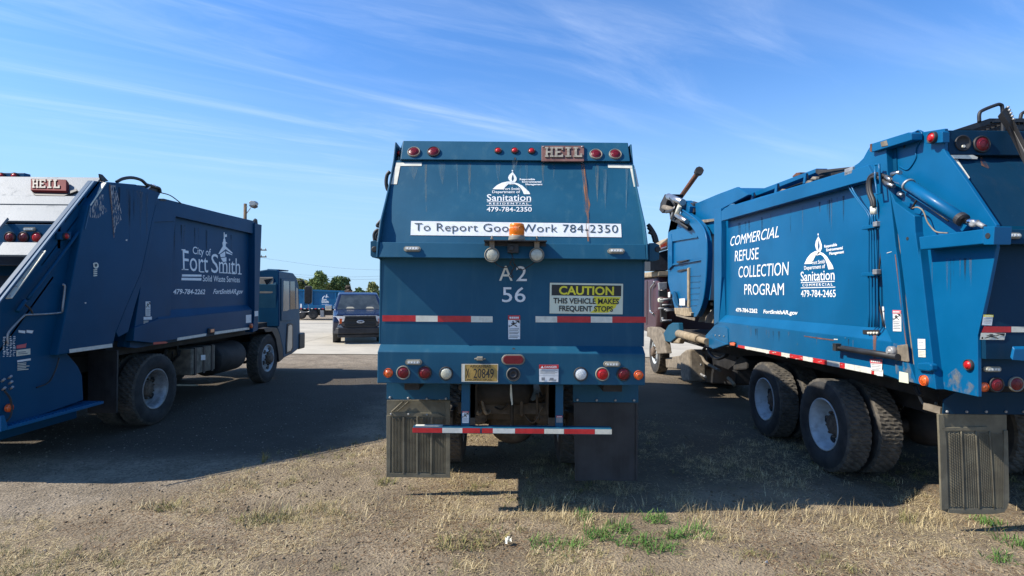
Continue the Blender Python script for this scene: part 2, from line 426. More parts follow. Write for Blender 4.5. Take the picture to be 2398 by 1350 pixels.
def ground_material():
    m = bpy.data.materials.new('dry_ground'); m.use_nodes = True
    nt = m.node_tree; N = nt.nodes; L = nt.links; bs = N['Principled BSDF']
    pos = N.new('ShaderNodeNewGeometry').outputs['Position']
    def noi(scale, detail=5, r=.6, dist=0):
        n = N.new('ShaderNodeTexNoise'); n.inputs['Scale'].default_value = scale; n.inputs['Detail'].default_value = detail
        n.inputs['Roughness'].default_value = r; n.inputs['Distortion'].default_value = dist; L.new(pos, n.inputs['Vector']); return n.outputs['Fac']
    def rng(v, a, b, c=0., d=1.):
        n = N.new('ShaderNodeMapRange'); n.interpolation_type = 'SMOOTHSTEP'
        for i, q in zip(('From Min', 'From Max', 'To Min', 'To Max'), (a, b, c, d)): n.inputs[i].default_value = q
        L.new(v, n.inputs['Value']); return n.outputs['Result']
    def mth(op, a, b):
        n = N.new('ShaderNodeMath'); n.operation = op
        for i, q in enumerate((a, b)):
            if isinstance(q, (int, float)): n.inputs[i].default_value = q
            else: L.new(q, n.inputs[i])
        return n.outputs[0]
    def mixc(f, a, b):
        n = N.new('ShaderNodeMixRGB')
        for k, q in ((0, f), (1, a), (2, b)):
            if isinstance(q, (int, float)): n.inputs[k].default_value = q
            elif isinstance(q, tuple): n.inputs[k].default_value = (*q, 1)
            else: L.new(q, n.inputs[k])
        return n.outputs[0]
    sep = N.new('ShaderNodeSeparateXYZ'); L.new(pos, sep.inputs[0])
    X, Y = sep.outputs['X'], sep.outputs['Y']
    # soil: grey-brown crumbly dirt with straw-coloured dust
    soil = mixc(rng(noi(1.3, 6), .35, .68), (.20, .155, .102), (.345, .272, .182))
    soil = mixc(rng(noi(34, 4, .7), .50, .74, 0, .75), soil, (.13, .098, .070))
    soil = mixc(rng(noi(90, 3, .7), .58, .75, 0, .7), soil, (.42, .33, .21))
    soil = mixc(rng(noi(.7, 5), .55, .75, 0, .55), soil, (.12, .092, .070))
    # worn asphalt and gravel: grey with pebbles
    vor = N.new('ShaderNodeTexVoronoi'); vor.inputs['Scale'].default_value = 42; L.new(pos, vor.inputs['Vector'])
    gra = mixc(rng(noi(2.2, 6), .3, .7), (.20, .160, .114), (.315, .258, .188))
    peb = N.new('ShaderNodeMixRGB'); peb.blend_type = 'MULTIPLY'; peb.inputs[0].default_value = .55
    bw = N.new('ShaderNodeRGBToBW'); L.new(vor.outputs['Color'], bw.inputs[0])
    cr = N.new('ShaderNodeCombineXYZ')
    v2 = rng(bw.outputs[0], .1, .9, .55, 1.45)
    for i in range(3): L.new(v2, cr.inputs[i])
    L.new(gra, peb.inputs[1]); L.new(cr.outputs[0], peb.inputs[2]); gra = peb.outputs[0]
    gra = mixc(rng(noi(70, 3, .7), .60, .76, 0, .6), gra, (.46, .42, .36))
    # gravel lies left of the line from (-4.6, 4.3) to (-1.9, 7.4) and everywhere beyond the trucks
    side = mth('ADD', mth('MULTIPLY', mth('ADD', X, 4.6), -.754), mth('MULTIPLY', mth('ADD', Y, -4.3), .657))
    side = mth('ADD', side, mth('MULTIPLY', mth('SUBTRACT', noi(1.1, 5), .5), 1.9))
    far = rng(Y, 12.5, 14.5)
    f = mth('MAXIMUM', rng(side, -.15, .35), far)
    left = rng(X, -.6, -1.6)
    f = mth('MAXIMUM', mth('MULTIPLY', f, left), far)
    # dark earth under the right-hand trucks, deepened to paint in their shadow
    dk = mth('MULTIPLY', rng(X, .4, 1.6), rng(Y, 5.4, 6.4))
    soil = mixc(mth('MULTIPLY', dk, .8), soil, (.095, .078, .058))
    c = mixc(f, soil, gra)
    # asphalt under and beside the left-hand truck; its shade is put into this darker colour
    left_shade = mth('MULTIPLY', mth('MULTIPLY', rng(Y, 6.2, 7.2), rng(Y, 15.5, 13.5)), rng(mth('ADD', X, mth('MULTIPLY', noi(.8, 4), 1.2)), -1.2, -2.2))
    c = mixc(mth('MULTIPLY', left_shade, .88), c, (.072, .060, .048))
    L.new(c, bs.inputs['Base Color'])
    bs.inputs['Roughness'].default_value = .95; bs.inputs['Specular IOR Level'].default_value = .2
    h = mth('ADD', mth('MULTIPLY', noi(38, 6, .7), 1.0), mth('MULTIPLY', vor.outputs['Distance'], .8))
    h = mth('ADD', h, mth('MULTIPLY', noi(150, 3, .7), .5))
    b = N.new('ShaderNodeBump'); b.inputs['Strength'].default_value = .95; b.inputs['Distance'].default_value = .02
    L.new(h, b.inputs['Height']); L.new(b.outputs[0], bs.inputs['Normal'])
    return m
xs = [-900, -400, -200, -120, -80, -50, -30, -20, -16, -14] + [x * .2 for x in range(-60, 61)] + [14, 16, 20, 30, 50, 80, 120, 200, 400, 900]
ys = [-60, -30, -10, -3, 0, 1.5] + [2.2 + .2 * i for i in range(76)] + [18, 20, 22, 24, 26, 28, 30, 33, 36, 39, 42, 45, 48, 52, 58, 70, 100, 160, 300, 600, 1500]
structure('ground', terrain(xs, ys), ground_material())
MT['concrete'] = mat('concrete', (.43, .385, .30), .9, var=.14, vscale=.35, dirt=.5, dirtcol=(.26, .235, .20), dscale=(.5, 1.6, 1), dlo=.5, dhi=.72, speck=.25, bump=.2, bscale=25)
# concrete yard: slabs with shallow joints; the ragged front edge follows the gravel
def concrete_yard():
    mb = MB(); ysl = [17.6, 20.2, 23.2, 26.2, 29.5, 33, 37, 41, 46, 54]; xsl = [-60, -50, -42, -36] + [-32 + 4 * i for i in range(17)] + [36, 42, 50, 60]
    for j in range(len(ysl) - 1):
        for i in range(len(xsl) - 1):
            x0, x1, y0, y1 = xsl[i] + .012, xsl[i + 1] - .012, ysl[j] + .012, ysl[j + 1] - .012
            if j == 0: y0 += .25 * noise.noise((x0 * .4, 1, 0))
            mb.poly([(x0, y0, ground_z(x0, y0) + .02), (x1, y0, ground_z(x1, y0) + .02), (x1, y1, ground_z(x1, y1) + .02), (x0, y1, ground_z(x0, y1) + .02)])
    return mb
structure('concrete_yard', concrete_yard(), MT['concrete'])
# ================================================================== SHARED TRUCK PARTS
def tyre_mesh(r, w, rim_r, n=160):
    mb = MB(); h = w / 2; t = .014
    prof = [(rim_r, -h * .72), (rim_r + .02, -h * .82), (rim_r + (r - rim_r) * .35, -h), (r - .085, -h * .98), (r - .035, -h * .90)]
    rows = [-.80, -.52, -.48, -.20, -.16, .16, .20, .48, .52, .80]
    prof += [(r - .012, -h * .84)] + [(r, h * q) for q in rows] + [(r - .012, h * .84)]
    prof += [(r - .035, h * .90), (r - .085, h * .98), (rim_r + (r - rim_r) * .35, h), (rim_r + .02, h * .82), (rim_r, h * .72)]
    m = len(prof)
    for i in range(n):
        for k, (rr, x) in enumerate(prof):
            a = 2 * math.pi * i / n; q = rr
            if 5 <= k <= 16:
                row = (k - 5) // 2; cut = ((i + (row % 2) * 2) % 4) == 0
                if cut: q -= t
                a += (.5 - abs(((k - 5) % 2) - .5)) * .02 + (row % 2) * .015
                if k in (7, 8) and False: q -= t
            mb.v.append(Vector((x, q * math.cos(a), q * math.sin(a))))
    for i in range(n):
        j = (i + 1) % n
        for k in range(m - 1):
            mb.cur = 1 if 4 <= k <= 16 else 0
            mb.face((i * m + k, i * m + k + 1, j * m + k + 1, j * m + k), not (5 <= k <= 15))
    return to_mesh('tyre', mb, [MT['rubber'], MT['tread_dust']])
def rim_mesh(rim_r, w, dish, col, hub_r=.13):
    """outer face at local +X; dish = how deep the wheel disc sits behind the flange"""
    mb = MB(); h = w / 2; rr = rim_r
    mb.lathe((0, 0, 0), (1, 0, 0), [(rr, -h * .75), (rr - .015, -h * .5), (rr - .04, 0), (rr - .015, h * .5), (rr + .012, h * .78), (rr + .012, h * .84), (rr - .004, h * .84),
              (rr - .024, h * .6), (rr - .045, h * .3), (rr - .055, h - dish), (rr - .075, h - dish - .012), (rr * .62, h - dish + .01), (hub_r + .03, h - dish + .02), (.02, h - dish + .02)], 40, caps=False)
    mb.cur = 1
    for i in range(5):
        a = 2 * math.pi * i / 5 + .3; c = Vector((h - dish + .012, math.cos(a) * rr * .70, math.sin(a) * rr * .70))
        mb.lathe(c, (1, 0, 0), [(.045, -.02), (.045, .006)], 12)
    return to_mesh('wheel', mb, [col, MT['gasket']])
def hub_mesh(h, dish, hub_r=.12, proud=.06):
    mb = MB(); x = h - dish + .02
    mb.lathe((0, 0, 0), (1, 0, 0), [(hub_r, x - .02), (hub_r, x + proud * .6), (hub_r * .8, x + proud), (.02, x + proud)], 20)
    for i in range(10):
        a = 2 * math.pi * i / 10; mb.lathe((x, math.cos(a) * .143, math.sin(a) * .143), (1, 0, 0), [(.018, -.01), (.018, .03), (.010, .042)], 6, smooth=False)
    return to_mesh('hub', mb, MT['hub_rust'])
TY = tyre_mesh(.53, .285, .292)
RIM_DEEP_G = rim_mesh(.292, .285, .20, MT['galv']); RIM_DEEP_W = rim_mesh(.292, .285, .20, MT['rim_white'])
RIM_FRONT = rim_mesh(.292, .285, .05, MT['rim_white'])
HUB_DEEP, HUB_FRONT = hub_mesh(.1425, .20), hub_mesh(.1425, .05, .12, .09)
def wheel(parent, x, y, out, kind, r=.53):
    """one wheel: rim disc with tyre and hub as sub-parts; out = -1 / +1 tells which way it faces"""
    rim, hub = {'dual_galv': (RIM_DEEP_G, HUB_DEEP), 'dual_white': (RIM_DEEP_W, HUB_DEEP), 'front': (RIM_FRONT, HUB_FRONT)}[kind]
    o = link('wheel', rim, parent, Vector((x, y, r)) - origin_of(parent))
    o.rotation_euler = (random.uniform(0, 6.28), 0, 0 if out > 0 else math.pi)
    link('tyre', TY, o); link('hub', hub, o)
    return o
def axle_set(parent, xc, y, kind, half=1.2):
    """dual wheels both sides plus the axle beam"""
    for s in (-1, 1):
        wheel(parent, xc + s * (half - .1425), y, s, kind); wheel(parent, xc + s * (half - .1425 - .335), y, -s, kind)
    mb = MB(); mb.lathe((xc - half + .2, y, .53), (1, 0, 0), [(.09, 0), (.09, 2 * half - .4)], 14)
    mb.lathe((xc, y - .02, .55), (0, 1, 0), [(.05, -.30), (.15, -.26), (.23, -.12), (.25, 0), (.22, .15), (.10, .3)], 18)
    part('axle', mb, MT['black_frame'], parent)

def lamp_meshes(tag_, r, lens, rimw=.014, dome=.012, rimmat='gasket', extra=None):
    mb = MB(); mb.lathe((0, 0, 0), (0, 0, 1), [(r, .0), (r, .010), (r * .93, .010 + dome * .35), (r * .6, .010 + dome * .8), (.0, .010 + dome)], 24)
    if extra:
        for rr in extra: mb.lathe((0, 0, 0), (0, 0, 1), [(r * rr + .003, .006), (r * rr + .002, .013 + dome * (1 - rr * rr)), (r * rr - .004, .013 + dome * (1 - rr * rr))], 24, caps=False)
    a = to_mesh('lens', mb, MT[lens])
    mb = MB(); R = r + rimw; mb.lathe((0, 0, 0), (0, 0, 1), [(R, -.004), (R, .010), (R - .003, .016), (r + .003, .017), (r - .002, .008)], 24, caps=False)
    b = to_mesh('lamp_rim', mb, MT[rimmat])
    return a, b
LM = {'red': lamp_meshes('r', .052, 'lens_red', .011, rimmat='rim_dust', extra=(.55,)), 'scarlet': lamp_meshes('s', .052, 'lens_scarlet', .011, rimmat='rim_dust', extra=(.55,)),
      'red_black': lamp_meshes('rb', .052, 'lens_red', .011, extra=(.55,)), 'scarlet_black': lamp_meshes('sb', .052, 'lens_scarlet', .011, extra=(.55,)),
      'clear': lamp_meshes('c', .052, 'lens_clear', .011, rimmat='gasket', extra=(.7,)), 'white': lamp_meshes('w', .052, 'lens_white', .011),
      'small_red': lamp_meshes('sr', .026, 'lens_scarlet', .008, .014, extra=(.6,)), 'small_amber': lamp_meshes('sa', .036, 'lens_amber', .004, .010, 'lens_amber', extra=(.3, .7))}
def lamp(kind, parent, pos, normal, s=1.0, name=None):
    a, b = LM[kind]
    nm = name or ('marker_lamp' if kind.startswith('small') else 'tail_lamp' if 'red' in kind or 'scarlet' in kind else 'reversing_lamp')
    o = inst(nm, a, parent, pos, normal, s); link('lamp_rim', b, o); return o
def strobe_mesh():
    mb = MB(); n = 20; L_, H_ = .052, .0185
    def stad(l, h, z): return [Vector((l * (1 if math.cos(t) > 0 else -1) + h * math.cos(t), h * math.sin(t), z)) for t in [2 * math.pi * (i + .5) / n for i in range(n)]]
    mb.cur = 0; mb.loft(stad(L_, H_ * 1.35, 0), stad(L_, H_ * 1.3, .014)); mb.cur = 1; mb.loft(stad(L_ * .9, H_ * .85, .012), stad(L_ * .9, H_ * .75, .028))
    for i in range(4):
        x = (-.75 + .5 * i) * L_; mb.cur = 2; mb.box(x - .007, x + .007, -.007, .007, .026, .030)
    return to_mesh('strobe_light', mb, [MT['rim_dust'], MT['strobe_lens'], MT['white_vinyl']])
STROBE = strobe_mesh()
BOLT = to_mesh('bolt', MB().lathe((0, 0, 0), (0, 0, 1), [(.013, 0), (.013, .009), (.008, .014)], 6, smooth=False), MT['galv'])
def decal(parent, pts, m, name='sticker', thick=None):
    o = part(name, MB().poly(pts), MT[m] if isinstance(m, str) else m, parent, fixn=False); return o
def arrange(fn, boxes):
    """flat printed shapes: list of polygons given in (x,y) mapped by fn"""
    mb = MB()
    for b in boxes: mb.poly([fn(*p) for p in b])
    return mb
def rect(x0, y0, x1, y1): return [(x0, y0), (x1, y0), (x1, y1), (x0, y1)]
PERSON = [[(.30, .80), (.36, .88), (.45, .88), (.50, .80), (.45, .72), (.36, .72)], [(.20, .62), (.45, .70), (.62, .62), (.72, .74), (.78, .68), (.66, .50), (.55, .50), (.50, .40), (.68, .30), (.80, .10), (.70, .06), (.58, .24), (.38, .34), (.18, .10), (.10, .16), (.32, .42), (.34, .54), (.24, .50)]]
HAZ = [[(.55, 1), (1, 1), (1, .55), (.80, .75)], [(0, 0), (.0, .35), (.06, .35), (.08, 0)]]
def warn_sticker(parent, c, head=.16, pic=(.42, .84), lines=(.38, .30, .23, .16, .09), base='white_vinyl', headm='red_tape', lift=Vector((0, 0, 0))):
    """small safety sticker on four corners c: lower left, lower right, upper right, upper left"""
    ll, lr, ur, ul = [Vector(q) for q in c]
    f = lambda x, y, k=0: (ll * (1 - x) + lr * x) * (1 - y) + (ul * (1 - x) + ur * x) * y + lift * k
    st = part('warning_sticker', MB().poly([f(0, 0), f(1, 0), f(1, 1), f(0, 1)]), MT[base], parent, fixn=False)
    if head:
        part('sticker_heading', arrange(lambda x, y: f(x, y, 1), [rect(0, 1 - head, 1, 1)]), MT[headm], st, fixn=False)
        part('heading_print', arrange(lambda x, y: f(x, y, 2), [rect(.12 + .16 * i, 1 - head * .72, .24 + .16 * i, 1 - head * .3) for i in range(5)]), MT['white_vinyl'], st, fixn=False)
    if pic:
        a, b = pic; part('pictogram', arrange(lambda x, y: f(.05 + .9 * x, a + (b - a) * y, 1), PERSON + HAZ), MT['black_vinyl'], st, fixn=False)
    if lines: part('print', arrange(lambda x, y: f(x, y, 1), [rect(.08, y, .92 - .1 * (i % 2), y + .028) for i, y in enumerate(lines)]), MT['grey_print'], st, fixn=False)
    return st
# the sanitation emblem, measured on crop C
LOGO_ARC = [(1005, 460), (1040, 428), (1080, 408), (1125, 398), (1150, 397), (1165, 399), (1135, 418), (1110, 440), (1088, 462)]
LOGO_ROAD = [(1160, 405), (1185, 407), (1210, 414), (1245, 432), (1275, 460), (1297, 480), (1308, 500), (1256, 500), (1248, 478), (1232, 452), (1208, 430), (1185, 420), (1160, 420), (1140, 422)]
LOGO_FLAME = [(1166, 322), (1185, 345), (1199, 370), (1198, 388), (1186, 402), (1170, 412), (1150, 418), (1128, 420), (1150, 408), (1170, 392), (1178, 375), (1172, 352), (1166, 343), (1160, 362), (1158, 380), (1164, 396), (1150, 398), (1136, 384), (1130, 366), (1138, 346), (1156, 330)]
LOGO_DROP = [(1158, 310), (1164, 305), (1170, 311), (1169, 318), (1161, 318)]
def emblem(parent, fn, word, phone, m):
    part('emblem', arrange(fn, [LOGO_ARC, LOGO_ROAD, LOGO_FLAME, LOGO_DROP]), m, parent, fixn=False)
    part('emblem_seam', arrange(lambda x, y: fn(x, y), [[(1218, 425), (1226, 433), (1222, 437), (1214, 429)]]), m, parent, fixn=False) if False else None
    def line(s, x0, x1, y, cap, bold=0.0, sp=1.0):
        mb = MB(); text_mb(mb, s, lambda u, v: fn(x0 + (x1 - x0) * u, y - cap * v), bold, sp); part('lettering', mb, m, parent, fixn=False)
    line('Fort Smith', 1093, 1226, 466, 19, .012); line('Department of', 1003, 1226, 491, 20, .012)
    line('Sanitation', 960, 1314, 553, 52, .008); line(word, 978, 1294, 582, 14, .02, 1.5); line(phone, 958, 1320, 639, 36, .010)
    for s, x0, x1, y in (('Responsible', 1223, 1345, 387), ('Environmental', 1242, 1396, 407), ('Management', 1270, 1405, 427)): line(s, x0, x1, y, 14, .03)
    part('emblem_rule', arrange(fn, [rect(960, 559, 1314, 563), rect(958, 588, 1318, 592)]), m, parent, fixn=False)

# ================================================================== CENTRE TRUCK
TC = thing('garbage_truck', 'blue garbage truck seen square from behind, amber beacon and yellow caution sign on its tailgate', 'garbage truck', (0.0, 5.0, 0), 'parked garbage trucks')
PB = MT['blue_chalky']
SURF = [(0.5, 5.03), (1.495, 5.03), (1.552, 5.12), (2.346, 5.12), (2.3461, 4.98), (2.486, 5.02), (2.4861, 5.09), (2.69, 5.185), (2.90, 5.335), (3.10, 5.485), (3.378, 5.655), (3.379, 5.615), (3.60, 5.735), (4.5, 6.2)]
FLANGE = [(1.552, 5.12), (2.33, 5.115), (2.346, 4.975), (2.486, 5.0), (2.69, 5.105), (2.90, 5.29), (3.10, 5.455), (3.37, 5.635), (3.58, 5.72)]
def prof_at(P, z):
    for (a, b), (c, d) in zip(P, P[1:]):
        if z <= c: return b + (d - b) * (z - a) / (c - a) if c > a else d
    return P[-1][1]
def tail(z, x, y, off=0.004):
    d = ray(z, x, y); s = d.z / d.y; Y = 5.2
    for _ in range(30): Y = prof_at(SURF, EYE + s * Y)
    zz = EYE + s * Y
    sl = (prof_at(SURF, zz + .01) - prof_at(SURF, zz - .01)) / .02
    if abs(sl) > 2: sl = 0
    n = Vector((0, -1, sl)).normalized()
    return EYEV + d * (Y / d.y) + n * off
def tailn(z, x, y):
    p = tail(z, x, y, 0); sl = (prof_at(SURF, p.z + .02) - prof_at(SURF, p.z - .02)) / .04
    if abs(sl) > 2: sl = 0
    return p, Vector((0, -1, sl)).normalized()
HW = 1.205
def strip_mb(rows, hw, thick=.02):
    """sheet bent along a side profile, extruded across the truck"""
    mb = MB()
    A = [Vector((-hw, y, z)) for z, y in rows]; B = [Vector((hw, y, z)) for z, y in rows]
    a = mb.add(A); b = mb.add(B)
    for i in range(len(rows) - 1): mb.face((a + i, b + i, b + i + 1, a + i + 1), False)
    return mb
# tailgate shell
sheet = [(2.486, 5.092)] + [(z, prof_at(SURF, z)) for z in (2.58, 2.69, 2.80, 2.90, 3.0, 3.10, 3.24, 3.377)]
o = part('tailgate', strip_mb(sheet, HW), PB, TC, fixn=False)
for p_ in o.data.polygons: p_.use_smooth = True
for s in (-1, 1):
    pts = [Vector((s * 1.222, y, z)) for z, y in FLANGE] + [Vector((s * 1.222, 6.0, 3.58)), Vector((s * 1.222, 6.0, 1.552))]
    part('side_plate', MB().prism(pts, (-s * .016, 0, 0)), PB, TC, .004)
lo = MB().box(-1.205, 1.205, 5.12, 5.18, 1.552, 2.346)
part('lower_panel', lo, PB, TC)
bm_ = MB().prism([(-1.205, 4.98, 2.346), (-1.205, 5.02, 2.486), (-1.205, 5.20, 2.486), (-1.205, 5.20, 2.346)], (2.41, 0, 0))
part('cross_beam', bm_, PB, TC, .006)
bp = MB().prism([(-1.213, 5.03, 1.208), (-1.213, 5.03, 1.495), (-1.213, 5.118, 1.552), (-1.213, 5.16, 1.552), (-1.213, 5.16, 1.24), (-1.213, 5.09, 1.208)], (2.426, 0, 0))
part('rear_bumper', bp, PB, TC, .008)
# header with angled ends
hx = [onY(5.69, 'C', 280, 90).x, onY(5.69, 'C', 2098, 100).x]
hd = MB().prism([(hx[0], 5.615, 3.379), (hx[0], 5.735, 3.60), (hx[0], 6.0, 3.60), (hx[0], 6.0, 3.379)], (hx[1] - hx[0], 0, 0))
part('header', hd, PB, TC, .006)
for s in (0, 1):
    e = hx[s]; w = -1.2 if s == 0 else 1.2
    part('header_end', MB().poly([(e, 5.615, 3.379), (e, 5.735, 3.60), (w, 5.90, 3.56), (w, 5.80, 3.33)]), PB, TC)
    q = Vector(((e + w) / 2, 5.765, 3.47)); nn = Vector(((-.75 if s == 0 else .75), -.62, .2))
    lamp('small_red', TC, q + nn.normalized() * .012, nn, 1.0)
# lamps of the header
for x, y, k in ((375, 162, 'red'), (533, 160, 'red_black'), (1835, 180, 'red'), (1990, 180, 'red')):
    p, n = tailn('C', x, y); lamp(k, TC, p, n, 1.05)
for x, y in ((1050, 152), (1183, 152), (1318, 155)):
    p, n = tailn('C', x, y); lamp('small_red', TC, p, n, 1.15)
part('drain_hole', MB().poly([tail('C', 1185 + 9 * math.cos(i * .6283), 213 + 9 * math.sin(i * .6283)) for i in range(10)]), MT['gasket'], TC)
# maker's plate
def plate_fn(z, x0, y0, x1, y1, off): return lambda u, v: tail(z, x0 + (x1 - x0) * u, y1 + (y0 - y1) * v, off)
def head(z, x, y, off):
    d = ray(z, x, y); n = Vector((0, -.879, .477)); o_ = Vector((0, 5.615, 3.379)); t = n.dot(o_ - EYEV) / n.dot(d); return EYEV + d * t + n * off
def plate_fn(z, x0, y0, x1, y1, off): return lambda u, v: head(z, x0 + (x1 - x0) * u, y1 + (y0 - y1) * v, off)
f = plate_fn('C', 1398, 118, 1738, 243, .003)
pl = part('maker_plate', MB().prism([f(0, 0), f(1, 0), f(1, 1), f(0, 1)], (0, -.018, .006)), MT['brown_plate'], TC, .004)
def slab_letters(parent, fn, word, m, off):
    """heavy slab-serif capitals of H E I L on a unit rectangle"""
    G = {'H': [rect(.05, 0, .42, .16), rect(.58, 0, .95, .16), rect(.05, .84, .42, 1), rect(.58, .84, .95, 1), rect(.14, .16, .34, .84), rect(.66, .16, .86, .84), rect(.34, .42, .66, .58)],
         'E': [rect(.05, 0, .95, .16), rect(.05, .84, .95, 1), rect(.14, .16, .36, .84), rect(.36, .42, .68, .58), rect(.80, .16, .95, .30), rect(.80, .70, .95, .84)],
         'I': [rect(.2, 0, .8, .16), rect(.2, .84, .8, 1), rect(.38, .16, .62, .84)],
         'L': [rect(.05, 0, .95, .16), rect(.05, .84, .55, 1), rect(.16, .16, .40, .84), rect(.76, .16, .95, .36)]}
    for i, c in enumerate(word):
        mb = MB()
        for q in G[c]: mb.prism([fn((i + x) / len(word), y) for x, y in q], off)
        part('raised_letter', mb, m, parent)
slab_letters(pl, plate_fn('C', 1420, 136, 1725, 216, .024), 'HEIL', MT['worn_letter'], (0, -.010, .003))
for x, y in ((1413, 130), (1722, 130), (1412, 232), (1722, 234)):
    p, n = tailn('C', x, y); inst('bolt', BOLT, TC, p + n * .02, n, .8)
# corner marks of white tape
for pts in ([(234, 247), (437, 247), (437, 273), (228, 273)], [(228, 274), (266, 274), (238, 420), (190, 420)], [(1930, 262), (2140, 266), (2148, 292), (1932, 287)], [(2108, 293), (2150, 294), (2181, 440), (2138, 440)]):
    decal(TC, [tail('C', *p) for p in pts], 'cream_tape', 'corner_tape')
# emblem and slogan
emblem(TC, lambda x, y: tail('C', x, y, .004), 'RESIDENTIAL', '479-784-2350', MT['white_vinyl'])
bn = []
for i in range(13): bn.append((352 + (2035 - 352) * i / 12, 715 + 23 * i / 12))
for i in range(13): bn.append((2040 + (348 - 2040) * i / 12, 845 - 17 * i / 12))
decal(TC, [tail('C', *p) for p in bn], 'white_vinyl', 'banner')
mb = MB(); text_mb(mb, 'To Report Good Work 784-2350', lambda u, v: tail('C', 380 + 1630 * u, 794 + 17 * u - 62 * v, .008), -.004, 1.06); part('lettering', mb, MT['letter_dark'], TC, fixn=False)
ck = MB()
for i in range(30):
    x = 380 + 1620 * random.random(); y = 735 + 15 * (x - 352) / 1680 + 70 * random.random(); a = random.choice((.5, 1.4, 2.2, 2.8)) + random.uniform(-.3, .3)
    l = random.uniform(10, 26)
    ck.poly([tail('C', x, y, .0065), tail('C', x + 2.2, y, .0065), tail('C', x + l * math.cos(a) + 2, y + l * math.sin(a) * .8, .0065), tail('C', x + l * math.cos(a), y + l * math.sin(a) * .8, .0065)])
part('banner_crack', ck, MT['grey_print'], TC, fixn=False)['kind'] = 'stuff'
# rust run below the maker's plate, and pale water runs
def run_material(name, col, dens):
    m = bpy.data.materials.new(name); m.use_nodes = True; nt = m.node_tree; N, L = nt.nodes, nt.links; b = N['Principled BSDF']
    b.inputs['Base Color'].default_value = (*col, 1); b.inputs['Roughness'].default_value = .8
    g = N.new('ShaderNodeNewGeometry'); mp = N.new('ShaderNodeMapping'); mp.inputs['Scale'].default_value = (60, 8, 4); n = N.new('ShaderNodeTexNoise'); n.inputs['Scale'].default_value = 1; n.inputs['Detail'].default_value = 5
    r = N.new('ShaderNodeMapRange'); r.inputs['From Min'].default_value = .32; r.inputs['From Max'].default_value = .62; r.inputs['To Max'].default_value = dens
    L.new(g.outputs['Position'], mp.inputs[0]); L.new(mp.outputs[0], n.inputs['Vector']); L.new(n.outputs['Fac'], r.inputs['Value']); L.new(r.outputs[0], b.inputs['Alpha'])
    return m
RUST_RUN = run_material('rust_run', (.27, .105, .035), .72); PALE_RUN = run_material('pale_run', (.20, .26, .27), .20); YEL_RUN = run_material('yellow_run', (.32, .27, .15), .20)
def run(zone, pts, wid, m, fn, name='rust_run'):
    L_ = [(x - w, y) for (x, y), w in zip(pts, wid)]; R_ = [(x + w, y) for (x, y), w in zip(pts, wid)]
    part(name, MB().poly([fn(zone, *p) for p in L_] + [fn(zone, *p) for p in reversed(R_)]), m, TC, fixn=False)
tl = lambda z, x, y: tail(z, x, y, .0025)
run('C', [(1727, 252), (1738, 340), (1748, 430), (1758, 520), (1765, 580), (1763, 640)], [14, 15, 13, 14, 24, 15], RUST_RUN, tl)
run('C', [(1763, 640), (1768, 700), (1766, 760), (1772, 880)], [12, 8, 14, 6], RUST_RUN, lambda z, x, y: tail(z, x, y, .0095))
for x, t, b, w in ((1183, 225, 330, 22), (1410, 255, 420, 12), (1050, 250, 400, 20), (600, 245, 420, 30), (1842, 260, 560, 14), (370, 270, 380, 40), (1905, 300, 620, 16), (820, 250, 500, 14), (470, 262, 640, 10)):
    run('C', [(x, t), (x, (t + b) / 2), (x + 4, b)], [w, w * .7, 2], YEL_RUN if w < 15 else PALE_RUN, tl, 'water_run')
for i in range(9):
    x = random.uniform(280, 2120); t = random.choice((250, 252, 255, random.uniform(270, 600))); w = random.uniform(4, 16); l = random.uniform(60, 420)
    run('C', [(x, t), (x + random.uniform(-5, 5), t + l * .5), (x + random.uniform(-8, 8), min(t + l, 840))], [w, w * .6, 1.5], PALE_RUN, lambda z, x, y: tail(z, min(max(x, 215), 2225), y, .0018), 'water_run')
# strobes, shelf, beacon, work lamps
for z, x, y in (('C', 362, 940), ('C', 1995, 957), ('E', 373, 166), ('E', 1962, 182)):
    p, n = tailn(z, x, y); inst('strobe_light', STROBE, TC, p, n, (1, 1, 1))
s0, s1 = onY(4.9, 'C', 936, 890), onY(4.9, 'C', 1440, 893)
sh = MB().box(s0.x, s1.x, 4.86, 5.06, 2.492, 2.500)
sh.box(s0.x, s1.x, 5.012, 5.02, 2.36, 2.492)
part('beacon_shelf', sh, MT['black_metal'], TC)
bc = onY(4.95, 'C', 1199, 885); bx, by = bc.x, 4.95
lens = part('beacon', MB().lathe((bx, by, 2.545), (0, 0, 1), [(.070, 0), (.069, .006), (.065, .010), (.069, .014), (.065, .06), (.064, .085), (.066, .09), (.062, .105), (.055, .110), (.001, .111)], 28), MT['beacon_lens'], TC)
rb = MB()
for i in range(36):
    a = i * math.pi / 18; c = Vector((bx + .066 * math.cos(a), by + .066 * math.sin(a), 2.56)); rb.tube([c, c + Vector((0, 0, .07))], .0028, 4)
part('lens_rib', rb, MT['beacon_lens'], lens)
part('beacon_base', MB().lathe((bx, by, 2.500), (0, 0, 1), [(.076, 0), (.076, .016), (.072, .030), (.072, .046)], 28), MT['rim_dust'], TC)
